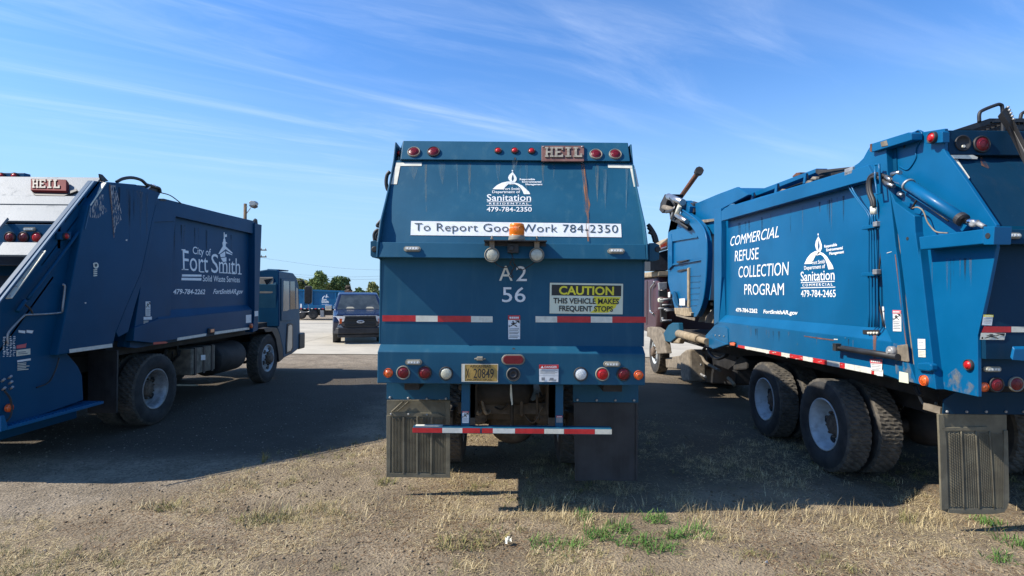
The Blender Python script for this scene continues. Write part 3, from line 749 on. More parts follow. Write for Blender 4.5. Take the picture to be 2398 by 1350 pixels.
for x in (1000, 1360):
    p = onY(4.93, 'C', x, 985); c = Vector((p.x, 4.93, p.z))
    wl = part('work_lamp', MB().lathe(c + Vector((0, .05, 0)), (0, -1, 0), [(.02, -.05), (.045, -.03), (.060, .0), (.064, .05), (.066, .056), (.062, .062), (.056, .058)], 24, caps=True), MT['black_metal'], TC)
    part('lamp_lens', MB().lathe(c + Vector((0, -.006, 0)), (0, -1, 0), [(.055, 0), (.05, .006), (.03, .012), (.001, .014)], 24), MT['lens_clear'], wl)
    part('lamp_rim', MB().lathe(c + Vector((0, -.002, 0)), (0, -1, 0), [(.066, 0), (.067, .006), (.062, .014), (.056, .008)], 24, caps=False), MT['rim_dust'], wl)
    k = MB().box(c.x - .022, c.x + .022, 4.92, 4.96, c.z + .062, 2.492); k.tube([(c.x, 4.94, 2.5), (c.x, 4.94, 2.545)], .007, 6); k.lathe((c.x, 4.94, 2.515), (0, 0, 1), [(.014, 0), (.014, .012)], 6, smooth=False)
    part('lamp_bracket', k, MT['dusty_steel'], wl)
cam_p = onY(4.97, 'C', 1165, 960)
part('rear_camera', MB().box(cam_p.x - .045, cam_p.x + .055, 4.95, 5.01, cam_p.z - .01, cam_p.z + .075).lathe((cam_p.x - .01, 4.952, cam_p.z + .03), (0, -1, 0), [(.024, 0), (.024, .022), (.012, .022)], 14), MT['black_metal'], TC, .004)
cb = MB()
for pts in ([(1150, 960), (1168, 1010), (1145, 1050), (1172, 1090), (1150, 1130), (1165, 1150)], [(1190, 990), (1175, 1040), (1185, 1080), (1160, 1120)], [(1010, 1035), (1060, 1075), (1120, 1085), (1160, 1040)], [(1355, 1035), (1290, 1080), (1230, 1105), (1175, 1050)], [(1150, 1100), (1163, 1128), (1142, 1150), (1160, 1168), (1170, 1150)]):
    cb.tube(smooth_path([onY(4.98 + .02 * random.random(), 'C', *p) for p in pts]), .0045, 6)
part('cable', cb, MT['hose'], TC)
# numbers
for s, x0, x1, y, cap in (('A', 1058, 1166, 335, 118), ('2', 1195, 1280, 338, 118), ('56', 1082, 1270, 506, 118)):
    mb = MB(); text_mb(mb, s, lambda u, v: tail('D', x0 + (x1 - x0) * u, y - cap * v, .004), .004); part('lettering', mb, MT['cream_tape'] if s == 'A' else MT['white_vinyl'], TC, fixn=False)
# caution sign
def quad_fn(zone, ul, ur, lr, ll, off):
    def f(u, v):
        x = (ll[0] * (1 - u) + lr[0] * u) * (1 - v) + (ul[0] * (1 - u) + ur[0] * u) * v
        y = (ll[1] * (1 - u) + lr[1] * u) * (1 - v) + (ul[1] * (1 - u) + ur[1] * u) * v
        return tail(zone, x, y, off)
    return f
Q = ((1465, 352), (2052, 360), (2048, 605), (1462, 598))
f = quad_fn('D', *Q, .004)
sg = part('caution_sign', MB().prism([f(0, 0), f(1, 0), f(1, 1), f(0, 1)], (0, -.002, 0)), MT['pale_vinyl'], TC)
f = quad_fn('D', *Q, .0075)
part('sign_header', arrange(f, [rect(.025, .59, .975, .94)]), MT['black_vinyl'], sg, fixn=False)
part('sign_patch', arrange(f, [[(.60, .575), (.975, .56), (.93, .40), (.90, .22), (.80, .05), (.55, .04), (.60, .12), (.645, .30), (.60, .48)]]), MT['yellow_vinyl'], sg, fixn=False)
f = quad_fn('D', *Q, .0105)
for s, x0, x1, y, cap, m, b in (('CAUTION', .125, .875, .63, .27, 'yellow_vinyl', .028), ('THIS VEHICLE MAKES', .05, .945, .335, .175, 'black_vinyl', .022), ('FREQUENT STOPS', .13, .865, .085, .175, 'black_vinyl', .022)):
    mb = MB(); text_mb(mb, s, lambda u, v: f(x0 + (x1 - x0) * u, y + cap * v), b); part('lettering', mb, MT[m], sg, fixn=False)
# reflective strip
for a, b, c, side in ((122, 390, 'red_tape', 0), (390, 565, 'cream_tape', 0), (565, 833, 'red_tape', 0), (833, 1006, 'cream_tape', 0), (1350, 1523, 'cream_tape', 1), (1523, 1793, 'red_tape', 1), (1793, 1965, 'cream_tape', 1), (1965, 2234, 'red_tape', 1)):
    y0 = 612 + 9 * (a - 122) / 900 if side == 0 else 620 + 4 * (a - 1350) / 900
    decal(TC, [tail('D', a, y0), tail('D', b, y0 + 2), tail('D', b, y0 + 50), tail('D', a, y0 + 49)], c, 'reflective_tape')
warn_sticker(TC, [tail('D', 1132, 804), tail('D', 1226, 804), tail('D', 1227, 613), tail('D', 1130, 613)], .19, (.50, .79), (.42, .36, .28, .22, .12, .06), lift=Vector((0, -.003, 0)))
# rear bumper lights
for x, y, k, s in ((170, 252, 'small_amber', 1.05), (290, 250, 'red', 1.0), (463, 250, 'red_black', 1.0), (633, 257, 'clear', 1.0), (1712, 262, 'white', 1.02), (1885, 262, 'scarlet', 1.0), (2055, 262, 'red_black', 1.0), (2175, 270, 'small_amber', 1.05)):
    p, n = tailn('E', x, y); lamp(k, TC, p, (0, -1, 0), s)
def stadium(cx, cy, hl, h, n=24):
    return [(cx + hl * (1 if math.cos(t) > 0 else -1) + h * math.cos(t), cy + h * math.sin(t)) for t in [2 * math.pi * (i + .5) / n for i in range(n)]]
sl_ = part('stop_lamp', MB().loft([tail('E', *p, .004) for p in stadium(1172, 147, 50, 34)], [tail('E', *p, .018) for p in stadium(1172, 147, 48, 31)]), MT['lens_red'], TC)
part('lamp_rim', MB().loft([tail('E', *p, .002) for p in stadium(1172, 147, 52, 42)], [tail('E', *p, .010) for p in stadium(1172, 147, 51, 39)]), MT['rim_dust'], sl_)
p, n = tailn('E', 1172, 262)
br_ = part('reversing_buzzer', MB().lathe(p, n, [(.058, 0), (.060, .012), (.050, .018), (.048, .006), (.040, .006), (.038, .014), (.022, .014), (.020, .008), (.001, .010)], 28), MT['black_metal'], TC)
part('lamp_rim', MB().lathe(p, n, [(.062, -.002), (.063, .010), (.060, .014), (.056, .012)], 28, caps=False), MT['rim_dust'], br_)
# licence plate
Q = ((757, 180), (1050, 181), (1048, 326), (757, 322)); f = quad_fn('E', *Q, .004)
lp = part('licence_plate', MB().prism([f(0, 0), f(1, 0), f(1, 1), f(0, 1)], (0, -.004, 0)), MT['plate_gold'], TC)
f = quad_fn('E', *Q, .0105)
part('plate_edge', arrange(f, [rect(0, 0, 1, .03), rect(0, .97, 1, 1), rect(0, .03, .012, .97), rect(.988, .03, 1, .97), rect(.02, .03, .09, .97)]), MT['cream_tape'], lp, fixn=False)
for s, x0, x1, y, cap in (('X', .12, .215, .22, .52), ('20849', .33, .885, .22, .52), ('ARKANSAS', .23, .80, .80, .13), ('PERMANENT TRAILER', .16, .86, .07, .09)):
    if s.startswith('PERM'): s = 'FORESTRY  GOVERNMENT' if False else 'MUNICIPAL'
    mb = MB(); text_mb(mb, s, lambda u, v: f(x0 + (x1 - x0) * u, y + cap * v), .006); part('lettering', mb, MT['black_vinyl'], lp, fixn=False)
p = tail('E', 905, 140, 0); k = MB().box(p.x - .028, p.x + .028, p.y - .045, p.y, p.z - .012, p.z + .022).box(p.x - .05, p.x + .05, p.y - .012, p.y, p.z - .008, p.z + .008)
part('plate_lamp', k, MT['rim_dust'], TC, .006)
# danger sticker
Q = ((1378, 186), (1535, 186), (1532, 325), (1380, 324)); f = quad_fn('E', *Q, .004)
ds = part('danger_sticker', arrange(f, [rect(0, 0, 1, 1)]), MT['white_vinyl'], TC, fixn=False); f = quad_fn('E', *Q, .0075)
part('sticker_heading', arrange(f, [rect(0, .76, 1, 1)]), MT['red_tape'], ds, fixn=False)
part('print', arrange(f, [rect(.06, .66 - .065 * i, .94 - .12 * (i % 2), .685 - .065 * i) for i in range(4)] + [rect(0, .345, 1, .36)] + [rect(.12, .08, .3, .26), rect(.5, .08, .9, .14), rect(.55, .14, .75, .24)]), MT['grey_print'], ds, fixn=False)
f = quad_fn('E', *Q, .0105); mb = MB(); text_mb(mb, 'DANGER', lambda u, v: f(.28 + .64 * u, .81 + .12 * v), .02); part('lettering', mb, MT['white_vinyl'], ds, fixn=False)
part('warning_triangle', arrange(f, [[(.08, .80), (.24, .80), (.16, .94)]]), MT['white_vinyl'], ds, fixn=False)
part('bumper_hole', MB().lathe(tail('E', 1175, 62, 0), (0, -1, .6), [(.014, 0), (.013, .003)], 10), MT['gasket'], TC)
# ears at the sides with pins
for s, pts in ((-1, [(25, 875), (60, 868), (105, 880), (105, 1018), (40, 1005), (25, 990)]), (1, [(2262, 890), (2310, 888), (2345, 905), (2342, 1020), (2318, 1032), (2262, 1035)])):
    P_ = polyY(5.2, 'C', pts)
    part('hinge_ear', MB().prism(P_, (0, .03, 0)).prism([p + Vector((0, .10, 0)) for p in P_], (0, .03, 0)), PB, TC, .005)
    c = onY(5.2, 'C', 58 if s < 0 else 2330, 940)
    part('hinge_pin', MB().lathe(c + Vector((0, .2, 0)), (0, -1, 0), [(.028, 0), (.028, .205), (.02, .207)], 16), MT['gasket'], TC)
for Y_, r_, pts in ((5.45, .016, [(60, 880), (55, 820), (80, 785), (108, 800)]), (5.45, .016, [(85, 870), (70, 835), (90, 800)]), (5.45, .016, [(118, 700), (80, 745), (95, 755), (112, 735)]),
                    (5.75, .020, [(183, 315), (160, 345), (152, 400), (160, 450), (175, 470)]), (5.4, .020, [(2255, 760), (2285, 800), (2300, 850), (2318, 890)]),
                    (5.4, .020, [(2250, 740), (2275, 770), (2310, 830), (2325, 885)]), (5.4, .018, [(2258, 800), (2290, 820), (2305, 880)])):
    part('hydraulic_hose', MB().tube(smooth_path([onY(Y_, 'C', *p) for p in pts]), r_, 8), MT['hose'], TC)
# underneath: mud flap hangers, flaps, uprights, guard bar
def bar_plate(name, zone, Y, pts, m, t=.01, bevel=.002): return part(name, MB().prism(polyY(Y, zone, pts), (0, t, 0)), m, TC, bevel)
for zone, pts, bolts in (('E', [(155, 325), (665, 325), (662, 468), (155, 464)], [(184, 450), (330, 455), (478, 460), (632, 458)]), ('E', [(1650, 330), (2176, 335), (2176, 490), (1650, 488)], [(1685, 468), (1840, 470), (1990, 472), (2140, 472)])):
    bar_plate('flap_hanger', zone, 5.48, pts, PB, .012)
    for q in bolts: inst('bolt', BOLT, TC, onY(5.478, zone, *q), (0, -1, 0), 1.0)
fl = bar_plate('mud_flap', 'R', 5.56, [(135, 300), (185, 300), (185, 320), (900, 300), (905, 1240), (130, 1232)][0:1] + [(905, 298), (905, 1240), (130, 1232)], MT['flap_dust'], .012)
fr = MB()
for q in ([(133, 480), (185, 480), (178, 1180), (130, 1232)], [(850, 300), (905, 300), (905, 1240), (850, 1195)], [(178, 1178), (850, 1196), (905, 1240), (130, 1232)], [(185, 440), (760, 455), (850, 500), (850, 470), (850, 505), (185, 492)][0:2] + [(850, 500), (185, 494)]):
    fr.prism(polyY(5.558, 'R', q), (0, -.012, 0))
part('flap_border', fr, MT['flap_dust'], fl, .003)
rb = MB()
for x0, x1 in ((340, 340), (508, 506), (682, 676)):
    a, b = onY(5.555, 'R', x0, 496), onY(5.555, 'R', x1, 1192); rb.prism([a + Vector((-.010, 0, 0)), a + Vector((.010, 0, 0)), b + Vector((.010, 0, 0)), b + Vector((-.010, 0, 0))], (0, -.012, 0))
part('flap_rib', rb, MT['flap_dust'], fl, .003)
# herringbone studs moulded into the flap
hb = MB()
for col in range(4):
    xa, xb = [(190, 333), (350, 500), (517, 669), (690, 838)][col]
    for i in range(52):
        for j in range(8):
            x = xa + (xb - xa) * (j + .5) / 8; y = 512 + (1172 - 512) * (i + .5 + (.5 if j % 2 else 0)) / 52
            if y > 1176: continue
            c = onY(5.556, 'R', x, y); d = .0075
            sg_ = 1 if col % 2 == 0 else -1
            hb.poly([c + Vector((-d, -.001, -d * .9 * sg_ - .0035)), c + Vector((d, -.011, d * .9 * sg_ - .0035)), c + Vector((d, -.011, d * .9 * sg_ + .0035)), c + Vector((-d, -.001, -d * .9 * sg_ + .0035))]); hb.poly([c + Vector((d, -.011, d * .9 * sg_ - .0035)), c + Vector((d + .001, -.001, d * .9 * sg_ - .0035)), c + Vector((d + .001, -.001, d * .9 * sg_ + .0035)), c + Vector((d, -.011, d * .9 * sg_ + .0035))])
o = part('flap_stud', hb, MT['flap_dust'], fl, fixn=False); o['kind'] = 'stuff'
st = MB()
for a, b in (((195, 440), (330, 320)), ((262, 432), (400, 318))): st.tube([onY(5.54, 'R', *a), onY(5.54, 'R', *b)], .010, 6)
part('flap_stay', st, MT['flap_dust'], fl)
for x, y in ((400, 470), (624, 474), (185, 466)): inst('bolt', BOLT, fl, onY(5.545, 'R', x, y), (0, -1, 0), .8)
fb = MB(); P_ = polyY(5.56, 'S', [(335, 325), (1112, 332), (1105, 1278), (900, 1286), (620, 1272), (345, 1285)]); fb.prism(P_, (0, .012, 0))
fb2 = part('mud_flap', fb, MT['flap_black'], TC, .003)
part('flap_border', MB().prism(polyY(5.558, 'S', [(1082, 332), (1112, 332), (1105, 1280), (1080, 1280)]), (0, -.008, 0)).prism(polyY(5.558, 'S', [(328, 325), (350, 325), (360, 1283), (345, 1283)]), (0, -.006, 0)), MT['flap_black'], fb2, .002)
for x0, x1, y0, y1 in ((757, 822, 335, 692), (1512, 1570, 345, 690)):
    a, b = onY(5.12, 'E', x0, y0), onY(5.12, 'E', x1, y1); part('guard_upright', MB().box(a.x, b.x, 5.11, 5.16, b.z, a.z), PB, TC, .004)
for x0, x1 in ((826, 866), (1455, 1508)):
    a, b = onY(5.3, 'E', x0, 335), onY(5.3, 'E', x1, 700); part('frame_rail', MB().box(a.x, b.x, 5.3, 11.5, b.z + .1, 1.3).box(a.x, b.x, 5.3, 5.33, b.z - .02, 1.3), MT['frame_brown'], TC, .004)
warn_sticker(TC, [onY(5.106, 'E', 762, 655), onY(5.106, 'E', 815, 655), onY(5.106, 'E', 815, 560), onY(5.106, 'E', 762, 560)], .12, (.45, .86), (.35, .25, .15), lift=Vector((0, -.003, 0)))
warn_sticker(TC, [onY(5.106, 'E', 1516, 652), onY(5.106, 'E', 1566, 652), onY(5.106, 'E', 1566, 596), onY(5.106, 'E', 1516, 596)], .25, None, (.55, .38, .2), base='grey_print', lift=Vector((0, -.003, 0)))
g0, g1 = onY(5.06, 'E', 362, 720), onY(5.06, 'E', 1965, 722)
gz0, gz1 = onY(5.06, 'E', 1199, 746).z, onY(5.06, 'E', 1199, 694).z
gb = part('guard_bar', MB().box(g0.x, g1.x, 5.063, 5.16, gz0, gz1), PB, TC, .010)
for a, b, c in ((362, 602, 'red_tape'), (602, 763, 'white_tape'), (763, 905, 'red_tape'), (920, 1008, 'red_tape'), (1008, 1185, 'white_tape'), (1187, 1418, 'red_tape'), (1420, 1578, 'cream_tape'), (1580, 1825, 'red_tape'), (1827, 1962, 'cream_tape')):
    x0, x1 = onY(5.06, 'E', a, 720).x, onY(5.06, 'E', b, 720).x
    decal(gb, [(x0, 5.060, gz0 + .008), (x1, 5.060, gz0 + .008), (x1, 5.060, gz1 - .006), (x0, 5.060, gz1 - .006)], c, 'reflective_tape')
decal(gb, [(g0.x + .02, 5.085, gz1 + .003), (onY(5.06, 'E', 600, 700).x, 5.085, gz1 + .003), (onY(5.06, 'E', 600, 700).x, 5.15, gz1 + .003), (g0.x + .02, 5.15, gz1 + .003)], 'white_tape', 'reflective_tape')
# small scraps hanging below the bumper ends
part('bumper_bracket', MB().box(-1.0, -.86, 5.2, 5.5, 1.12, 1.20), MT['black_frame'], TC, .006)
part('bumper_bracket', MB().box(.86, 1.04, 5.2, 5.5, 1.12, 1.20), MT['black_frame'], TC, .006)
part('hanging_strap', MB().prism([onY(5.4, 'E', 1147, 345), onY(5.4, 'E', 1158, 345), onY(5.4, 'E', 1168, 508), onY(5.4, 'E', 1158, 512), onY(5.4, 'E', 1145, 430)], (0, .01, 0)), MT['cream_tape'], TC)
# chassis, body and cab further on
for y in (6.75,): axle_set(TC, 0, y, 'dual_galv', 1.17)
for s in (-1, 1): wheel(TC, s * 1.0, 11.6, s, 'front')
cr = MB()
for z0, y in ((.78, 5.75), (.62, 6.2), (.95, 7.2)): cr.box(-.55, .55, y, y + .08, z0, z0 + .12)
for s in (-1, 1): cr.tube([(s * .5, 5.5, 1.1), (s * .15, 6.4, .7)], .03, 8); cr.box(s * .42 - .05, s * .42 + .05, 6.1, 7.4, .62, .72)
part('crossmember', cr, MT['frame_brown'], TC, .006)
for x in (-.75, .62): part('spring_pack', MB().box(x, x + .13, 6.0, 7.5, .55, .75), MT['black_frame'], TC, .01)
for x_ in (-.34, .34):
    part('brake_chamber', MB().lathe((x_, 5.95, .72), (0, -1, .25), [(.03, -.16), (.08, -.15), (.095, -.05), (.098, 0), (.095, .04), (.08, .10), (.02, .11)], 18), MT['frame_brown'], TC)
for k_ in range(9):
    x_ = random.uniform(-.48, .48); z_ = random.uniform(.85, 1.18); d_ = random.uniform(-.35, .35)
    part('brake_hose', MB().tube(smooth_path([(x_, 5.62, z_), (x_ + d_ * .4, 5.7, z_ - random.uniform(.1, .3)), (x_ + d_, 5.9, z_ - random.uniform(.0, .35))]), random.choice((.010, .014, .018)), 6), random.choice((MT['hose'], MT['frame_brown'], MT['dusty_steel'])), TC)
part('differential', MB().lathe((.02, 6.55, .56), (0, -1, 0), [(.30, -.1), (.29, .05), (.24, .16), (.15, .22), (.03, .24)], 24), MT['frame_brown'], TC)
part('air_tank', MB().lathe((-.42, 5.75, 1.05), (1, 0, 0), [(.05, -.05), (.15, 0), (.17, .05), (.17, .55), (.15, .60), (.05, .65)], 20), MT['black_frame'], TC)
part('hopper_floor', MB().box(-1.2, 1.2, 5.165, 5.94, 1.215, 1.54), PB, TC, .01)
part('collection_body', MB().prism([(-1.2, 5.95, 1.25), (-1.2, 5.95, 3.30), (-1.2, 10.4, 3.26), (-1.2, 10.4, 1.25)], (2.4, 0, 0)), PB, TC, .03)
cabm = part('cab', MB().prism([(-1.15, 10.5, .75), (-1.15, 10.5, 2.97), (-1.15, 12.0, 2.97), (-1.15, 12.3, 1.9), (-1.15, 12.35, .6), (-1.15, 12.1, .45)], (2.3, 0, 0)), PB, TC, .05)
part('windscreen', MB().poly([(-1.0, 12.08, 2.75), (1.0, 12.08, 2.75), (1.0, 12.32, 1.95), (-1.0, 12.32, 1.95)]), MT['glass_dark'], cabm)
for s in (-1, 1): part('side_window', MB().poly([(s * 1.155, 11.0, 1.75), (s * 1.155, 11.9, 1.75), (s * 1.155, 11.75, 2.5), (s * 1.155, 11.0, 2.5)]), MT['glass_dark'], cabm)
# ================================================================== LEFT TRUCK (rear loader seen along its right side)
XL = -5.3
TL = thing('garbage_truck', 'dark blue rear loader at the left, white clock tower emblem on its shaded side', 'garbage truck', (-6.5, 6.0, 0), 'parked garbage trucks')
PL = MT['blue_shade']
NL = Vector((1, 0, 0))
def sideL(z, pts, off=0.0): return polyX(XL + off, z, pts)
def plateL(name, z, pts, off, depth, m=None, bevel=.006, parent=None):
    """plate whose outer face lies off metres outside the side plane, depth metres thick"""
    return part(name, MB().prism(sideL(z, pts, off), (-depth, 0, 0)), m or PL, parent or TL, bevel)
# collection body: inner sheet, top rail, front post, sloped sill
plateL('body_side', 'A', [(1245, 285), (1990, 462), (2000, 960), ('B', 1985, 235), ('B', 1060, 385), ('B', 1010, 380), (1150, 560)], -.09, .05, bevel=0)
plateL('top_rail', 'A', [(1215, 290), (1280, 285), (2000, 468), (1990, 562), (1372, 424), (1362, 462), (1190, 470)], 0, .12)
plateL('front_post', 'A', [(1988, 478), (2042, 490), (2030, 830), ('B', 2012, 245), ('B', 1972, 262), ('B', 1986, 100)], .03, .16)
sill_o = [('B', 1040, 330), ('B', 1190, 345), ('B', 1945, 232), ('B', 1962, 205), ('B', 1968, 85), ('B', 1230, 160), ('B', 1050, 225)]
plateL('sill', 'B', sill_o, 0, .12)
a_ = sideL('B', [('B', 1230, 160), ('B', 1968, 85)], 0); b_ = sideL('B', [('B', 1925, 48), ('B', 1235, 92)], -.088)
part('sill_slope', MB().poly([a_[0], a_[1], b_[0], b_[1]]), PL, TL)
plateL('rear_post', 'A', [(1215, 300), (1372, 424), (1345, 700), (1330, 1199), ('B', 1235, 160), ('B', 1050, 225), (1110, 880), (1160, 640)], -.02, .09)
body = MB().prism([(-7.68, 10.0, 1.3), (-7.68, 10.0, 3.42), (-7.68, 13.9, 3.42), (-7.68, 13.9, 1.3)][0:0] + [Vector((XL - .14, p.y, p.z)) for p in sideL('A', [(1245, 290), (1990, 470), ('B', 1985, 232), ('B', 1050, 380)], 0)], (-2.26, 0, 0))
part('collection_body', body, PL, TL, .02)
# tailgate raised side panel
PAN = [(838, 155), (1060, 175), (1250, 242), (1215, 330), (1180, 480), (1150, 640), (1100, 860), (1062, 950), ('B', 985, 60), ('B', 905, 260), ('B', 880, 372), ('B', 445, 442), (510, 1190), (575, 850), (640, 520), (690, 340)]
plateL('tailgate_panel', 'A', PAN, .06, .10, bevel=.01)
plateL('panel_fold', 'A', [(1215, 330), (1180, 480), (1150, 640), (1100, 860), (1062, 950), ('B', 985, 60), ('B', 905, 260), ('B', 925, 300), ('B', 1000, 260), ('B', 1052, 60), (1120, 900), (1180, 600), (1230, 330)], .02, .10)
part('tailgate_shell', MB().prism(sideL('A', PAN, -.06), (-2.22, 0, 0)), PL, TL, .01)
# white bent edge plate at the top rear of that panel
ep = lambda i, o_, m, nm: part(nm, MB().prism([onX(XL - .085, 'A', *p) for p in i] + [onX(XL + .068, 'A', *p) for p in reversed(o_)], (0, .01, -.01)), m, TL, fixn=True)
ep([(742, 182), (637, 338)], [(832, 152), (705, 335)], MT['cream_tape'], 'edge_plate')
ep([(637, 342), (652, 500)], [(705, 338), (664, 520)], MT['rail_pale'], 'edge_plate')
# hull side plate of the hopper
HULL = [(720, 145), (860, 160), (700, 400), (620, 700), ('B', 500, 400), ('B', 610, 530), ('B', 640, 600), ('B', 650, 790), ('B', 100, 985), ('B', -60, 1010), ('B', -120, 600), ('A', -90, 1150)]
plateL('hopper_side', 'A', HULL, -.03, .06)
plateL('edge_rail', 'A', [(738, 146), (750, 150), (0, 1105), (-160, 1300), (-170, 1290), (0, 1088)], .035, .03, MT['rail_pale'], .003)
part('edge_tape', MB().prism([onX(XL - .05, 'A', *p) for p in ((318, 688), (28, 1064))] + [onX(XL + .04, 'A', *p) for p in ((90, 1058), (357, 690))], (0, .008, -.008)), MT['cream_tape'], TL)
for x, y in ((330, 705), (283, 768), (232, 835), (180, 902), (125, 968), (72, 1040)): inst('bolt', BOLT, TL, sideL('A', [(x, y)], .047)[0], NL, .8)
# rods, hose and lamp on the hopper side
rd = lambda pts, r, m, nm: part(nm, MB().tube(smooth_path([sideL(p[0], [p[1:]], .02)[0] for p in pts], 5), r, 8), m, TL)
rd([('A', 632, 520), ('A', 430, 790), ('A', 215, 1070)], .018, PL, 'stay_rod')
rd([('O', 330, 470), ('O', 225, 620)], .022, PL, 'stay_rod')
rd([('O', 830, 260), ('O', 855, 300), ('O', 835, 480), ('O', 820, 625)], .012, MT['galv'], 'pipe')
rd([('O', 820, 630), ('O', 660, 648), ('O', 330, 662)], .010, MT['galv'], 'pipe')
rd([('O', 330, 662), ('O', 210, 780), ('O', 105, 910), ('O', 105, 1050)], .010, MT['galv'], 'pipe')
rd([('O', 900, 380), ('O', 865, 440), ('O', 868, 500), ('O', 850, 600)], .012, MT['hose'], 'hydraulic_hose')
rd([('O', 300, 500), ('O', 400, 590), ('O', 430, 650)], .010, MT['hose'], 'hydraulic_hose')
rd([('Q', 780, 50), ('Q', 730, 210), ('Q', 640, 370), ('Q', 480, 440)], .008, MT['hose'], 'cable')
rd([('Q', 60, 480), ('Q', 140, 600), ('Q', 145, 800), ('Q', 60, 910)], .010, MT['hose'], 'cable')
br = plateL('lamp_bracket', 'A', [(470, 545), (555, 545), (555, 605), (470, 605)], .03, .05)
lamp('small_red', TL, sideL('A', [(510, 577)], .032)[0], NL, 1.25)
lamp('small_amber', TL, sideL('B', [(66, 852)], .0)[0], NL, 1.1)
# stickers on the hopper side
def stickL(z, pts, m='white_vinyl', name='sticker', off=-.026, parent=None): return decal(parent or TL, sideL(z, pts, off), m, name)
stickL('O', [(242, 865), (335, 872), (330, 908), (245, 895)]); stickL('O', [(350, 862), (442, 870), (425, 908), (348, 897)])
stickL('O', [(220, 1065), (330, 1045), (350, 1035), (340, 1095), (218, 1108)], 'pink_vinyl')
def stick_lines(z, x0, x1, y0, y1, n, off=-.0235, m='grey_print', slope=-.08):
    mb = MB()
    for i in range(n):
        y = y0 + (y1 - y0) * (i + .25) / n; h = (y1 - y0) / n * .5; xx = x1 - (x1 - x0) * random.uniform(0, .35)
        mb.poly(sideL(z, [(x0, y), (xx, y + slope * (xx - x0)), (xx, y + h + slope * (xx - x0)), (x0, y + h)], off))
    return part('print', mb, MT[m], TL, fixn=False)
stickL('O', [(215, 1130), (400, 1105), (400, 1185), (215, 1210)], 'cream_tape'); stick_lines('O', 240, 370, 1145, 1190, 2)
stickL('O', [(228, 1262), (405, 1235), (405, 1262), (228, 1288)]); stick_lines('O', 230, 400, 1295, 1400, 5, m='cream_tape')
tt = MB()
for c in range(4):
    for i in range(12):
        x = 40 + c * 44 + random.uniform(-4, 4); y = 955 + i * 23 - c * 3; w = random.uniform(18, 36); h = random.uniform(5, 10)
        tt.poly(sideL('O', [(x, y), (x + w, y + random.uniform(-6, 2)), (x + w, y + h), (x, y + h + random.uniform(0, 6))], -.026))
part('print', tt, MT['white_vinyl'], TL, fixn=False)['kind'] = 'stuff'
lv = MB()
for x, y in ((110, 320), (120, 390), (130, 460), (30, 470), (20, 360)):
    p = sideL('Q', [(x, y)], 0)[0]; lv.tube([p, p + Vector((.05, -.02, .03))], .012, 6)
part('control_levers', lv, MT['galv'], TL)['kind'] = 'stuff'
# rear step
sp = [onX(XL, 'Q', *p) for p in ((20, 1072), (265, 1070), (1305, 770), (1305, 735), (975, 780), (110, 1000))]
y0, y1, zz = 5.80, onX(XL, 'Q', 1305, 770).y, .56
stp = part('side_step', MB().box(XL - .18, XL + .06, y0, y1, zz, zz + .035), MT['blue_bright'], TL, .004)
gr = MB()
for i in range(26):
    y = y0 + .06 + (y1 - y0 - .1) * i / 26; gr.box(XL - .16, XL + .045, y, y + .022, zz + .035, zz + .045)
part('step_tread', gr, MT['blue_bright'], stp)['kind'] = 'stuff'
part('step_bracket', MB().prism([(XL + .055, 5.72, zz + .001), (XL + .055, 5.80, zz), (XL + .055, 5.80, zz + .034), (XL + .055, 5.76, zz + .16), (XL + .055, 5.72, zz + .16)], (-.2, 0, 0)), MT['blue_bright'], TL, .004)
# hopper tub below, chamfered underside
tub = MB().prism([Vector((XL - .10, p.y, p.z)) for p in sideL('B', [('A', 640, 900), ('B', 480, 430), ('B', 600, 540), ('B', 640, 640), ('B', 640, 780), ('B', 110, 965), ('B', -20, 980), ('B', -60, 700)], 0)], (-2.2, 0, 0))
part('hopper_tub', tub, PL, TL, .02)
# rear face between the side plates: stepped pale panels leaning with the edge rail
R0, R1 = onX(XL, 'A', 730, 150), onX(XL, 'A', 0, 1090)
def rear(zone, x, y, off=0.0):
    d = ray(zone, x, y); dr = (R1 - R0); n = Vector((0, dr.z, -dr.y)).normalized()
    if n.y > 0: n = -n
    q = R0 + Vector((0, .12, 0)); t = n.dot(q - EYEV) / n.dot(d); return EYEV + d * t + n * off
def rear_band(name, y0, y1, m, off, slope=.035, thick=.03, x0=-260):
    """full-width bent panel between two heights of crop A measured at its left picture edge"""
    a, b = rear('A', 0, y0, off), rear('A', 0, y1, off)
    n = Vector((0, (R1 - R0).z, -(R1 - R0).y)).normalized(); n = n if n.y < 0 else -n
    P_ = [Vector((XL - .03, a.y, a.z)), Vector((XL - .03, b.y, b.z)), Vector((XL - 2.4, b.y, b.z)), Vector((XL - 2.4, a.y, a.z))]
    return part(name, MB().prism(P_, -n * thick), m, TL, .004)
rear_band('rear_panel', 122, 278, MT['blue_dusty_glare'], .02)
rear_band('rear_panel', 284, 350, MT['blue_dusty_glare'], .05)
rear_band('rear_panel', 362, 486, MT['blue_dusty_glare'], .06)
a_, b_ = rear('A', 0, 498), rear('A', 0, 652); YLP = b_.y + .10
part('lamp_panel', MB().box(XL - 2.4, XL - .03, YLP, YLP + .05, b_.z - .02, a_.z + .01), PL, TL, .004)
rear_band('rear_panel', 662, 762, MT['blue_dusty_glare'], .08)
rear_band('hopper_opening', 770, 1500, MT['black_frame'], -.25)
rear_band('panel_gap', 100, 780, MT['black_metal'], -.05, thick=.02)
nR = (rear('A', 100, 300, 1) - rear('A', 100, 300, 0))
mp_ = [rear('A', *p, .03) for p in ((275, 262), (550, 268), (550, 180), (275, 172))]
mpl = part('maker_plate', MB().prism(mp_, nR * .06), MT['badge_red'], TL, .004)
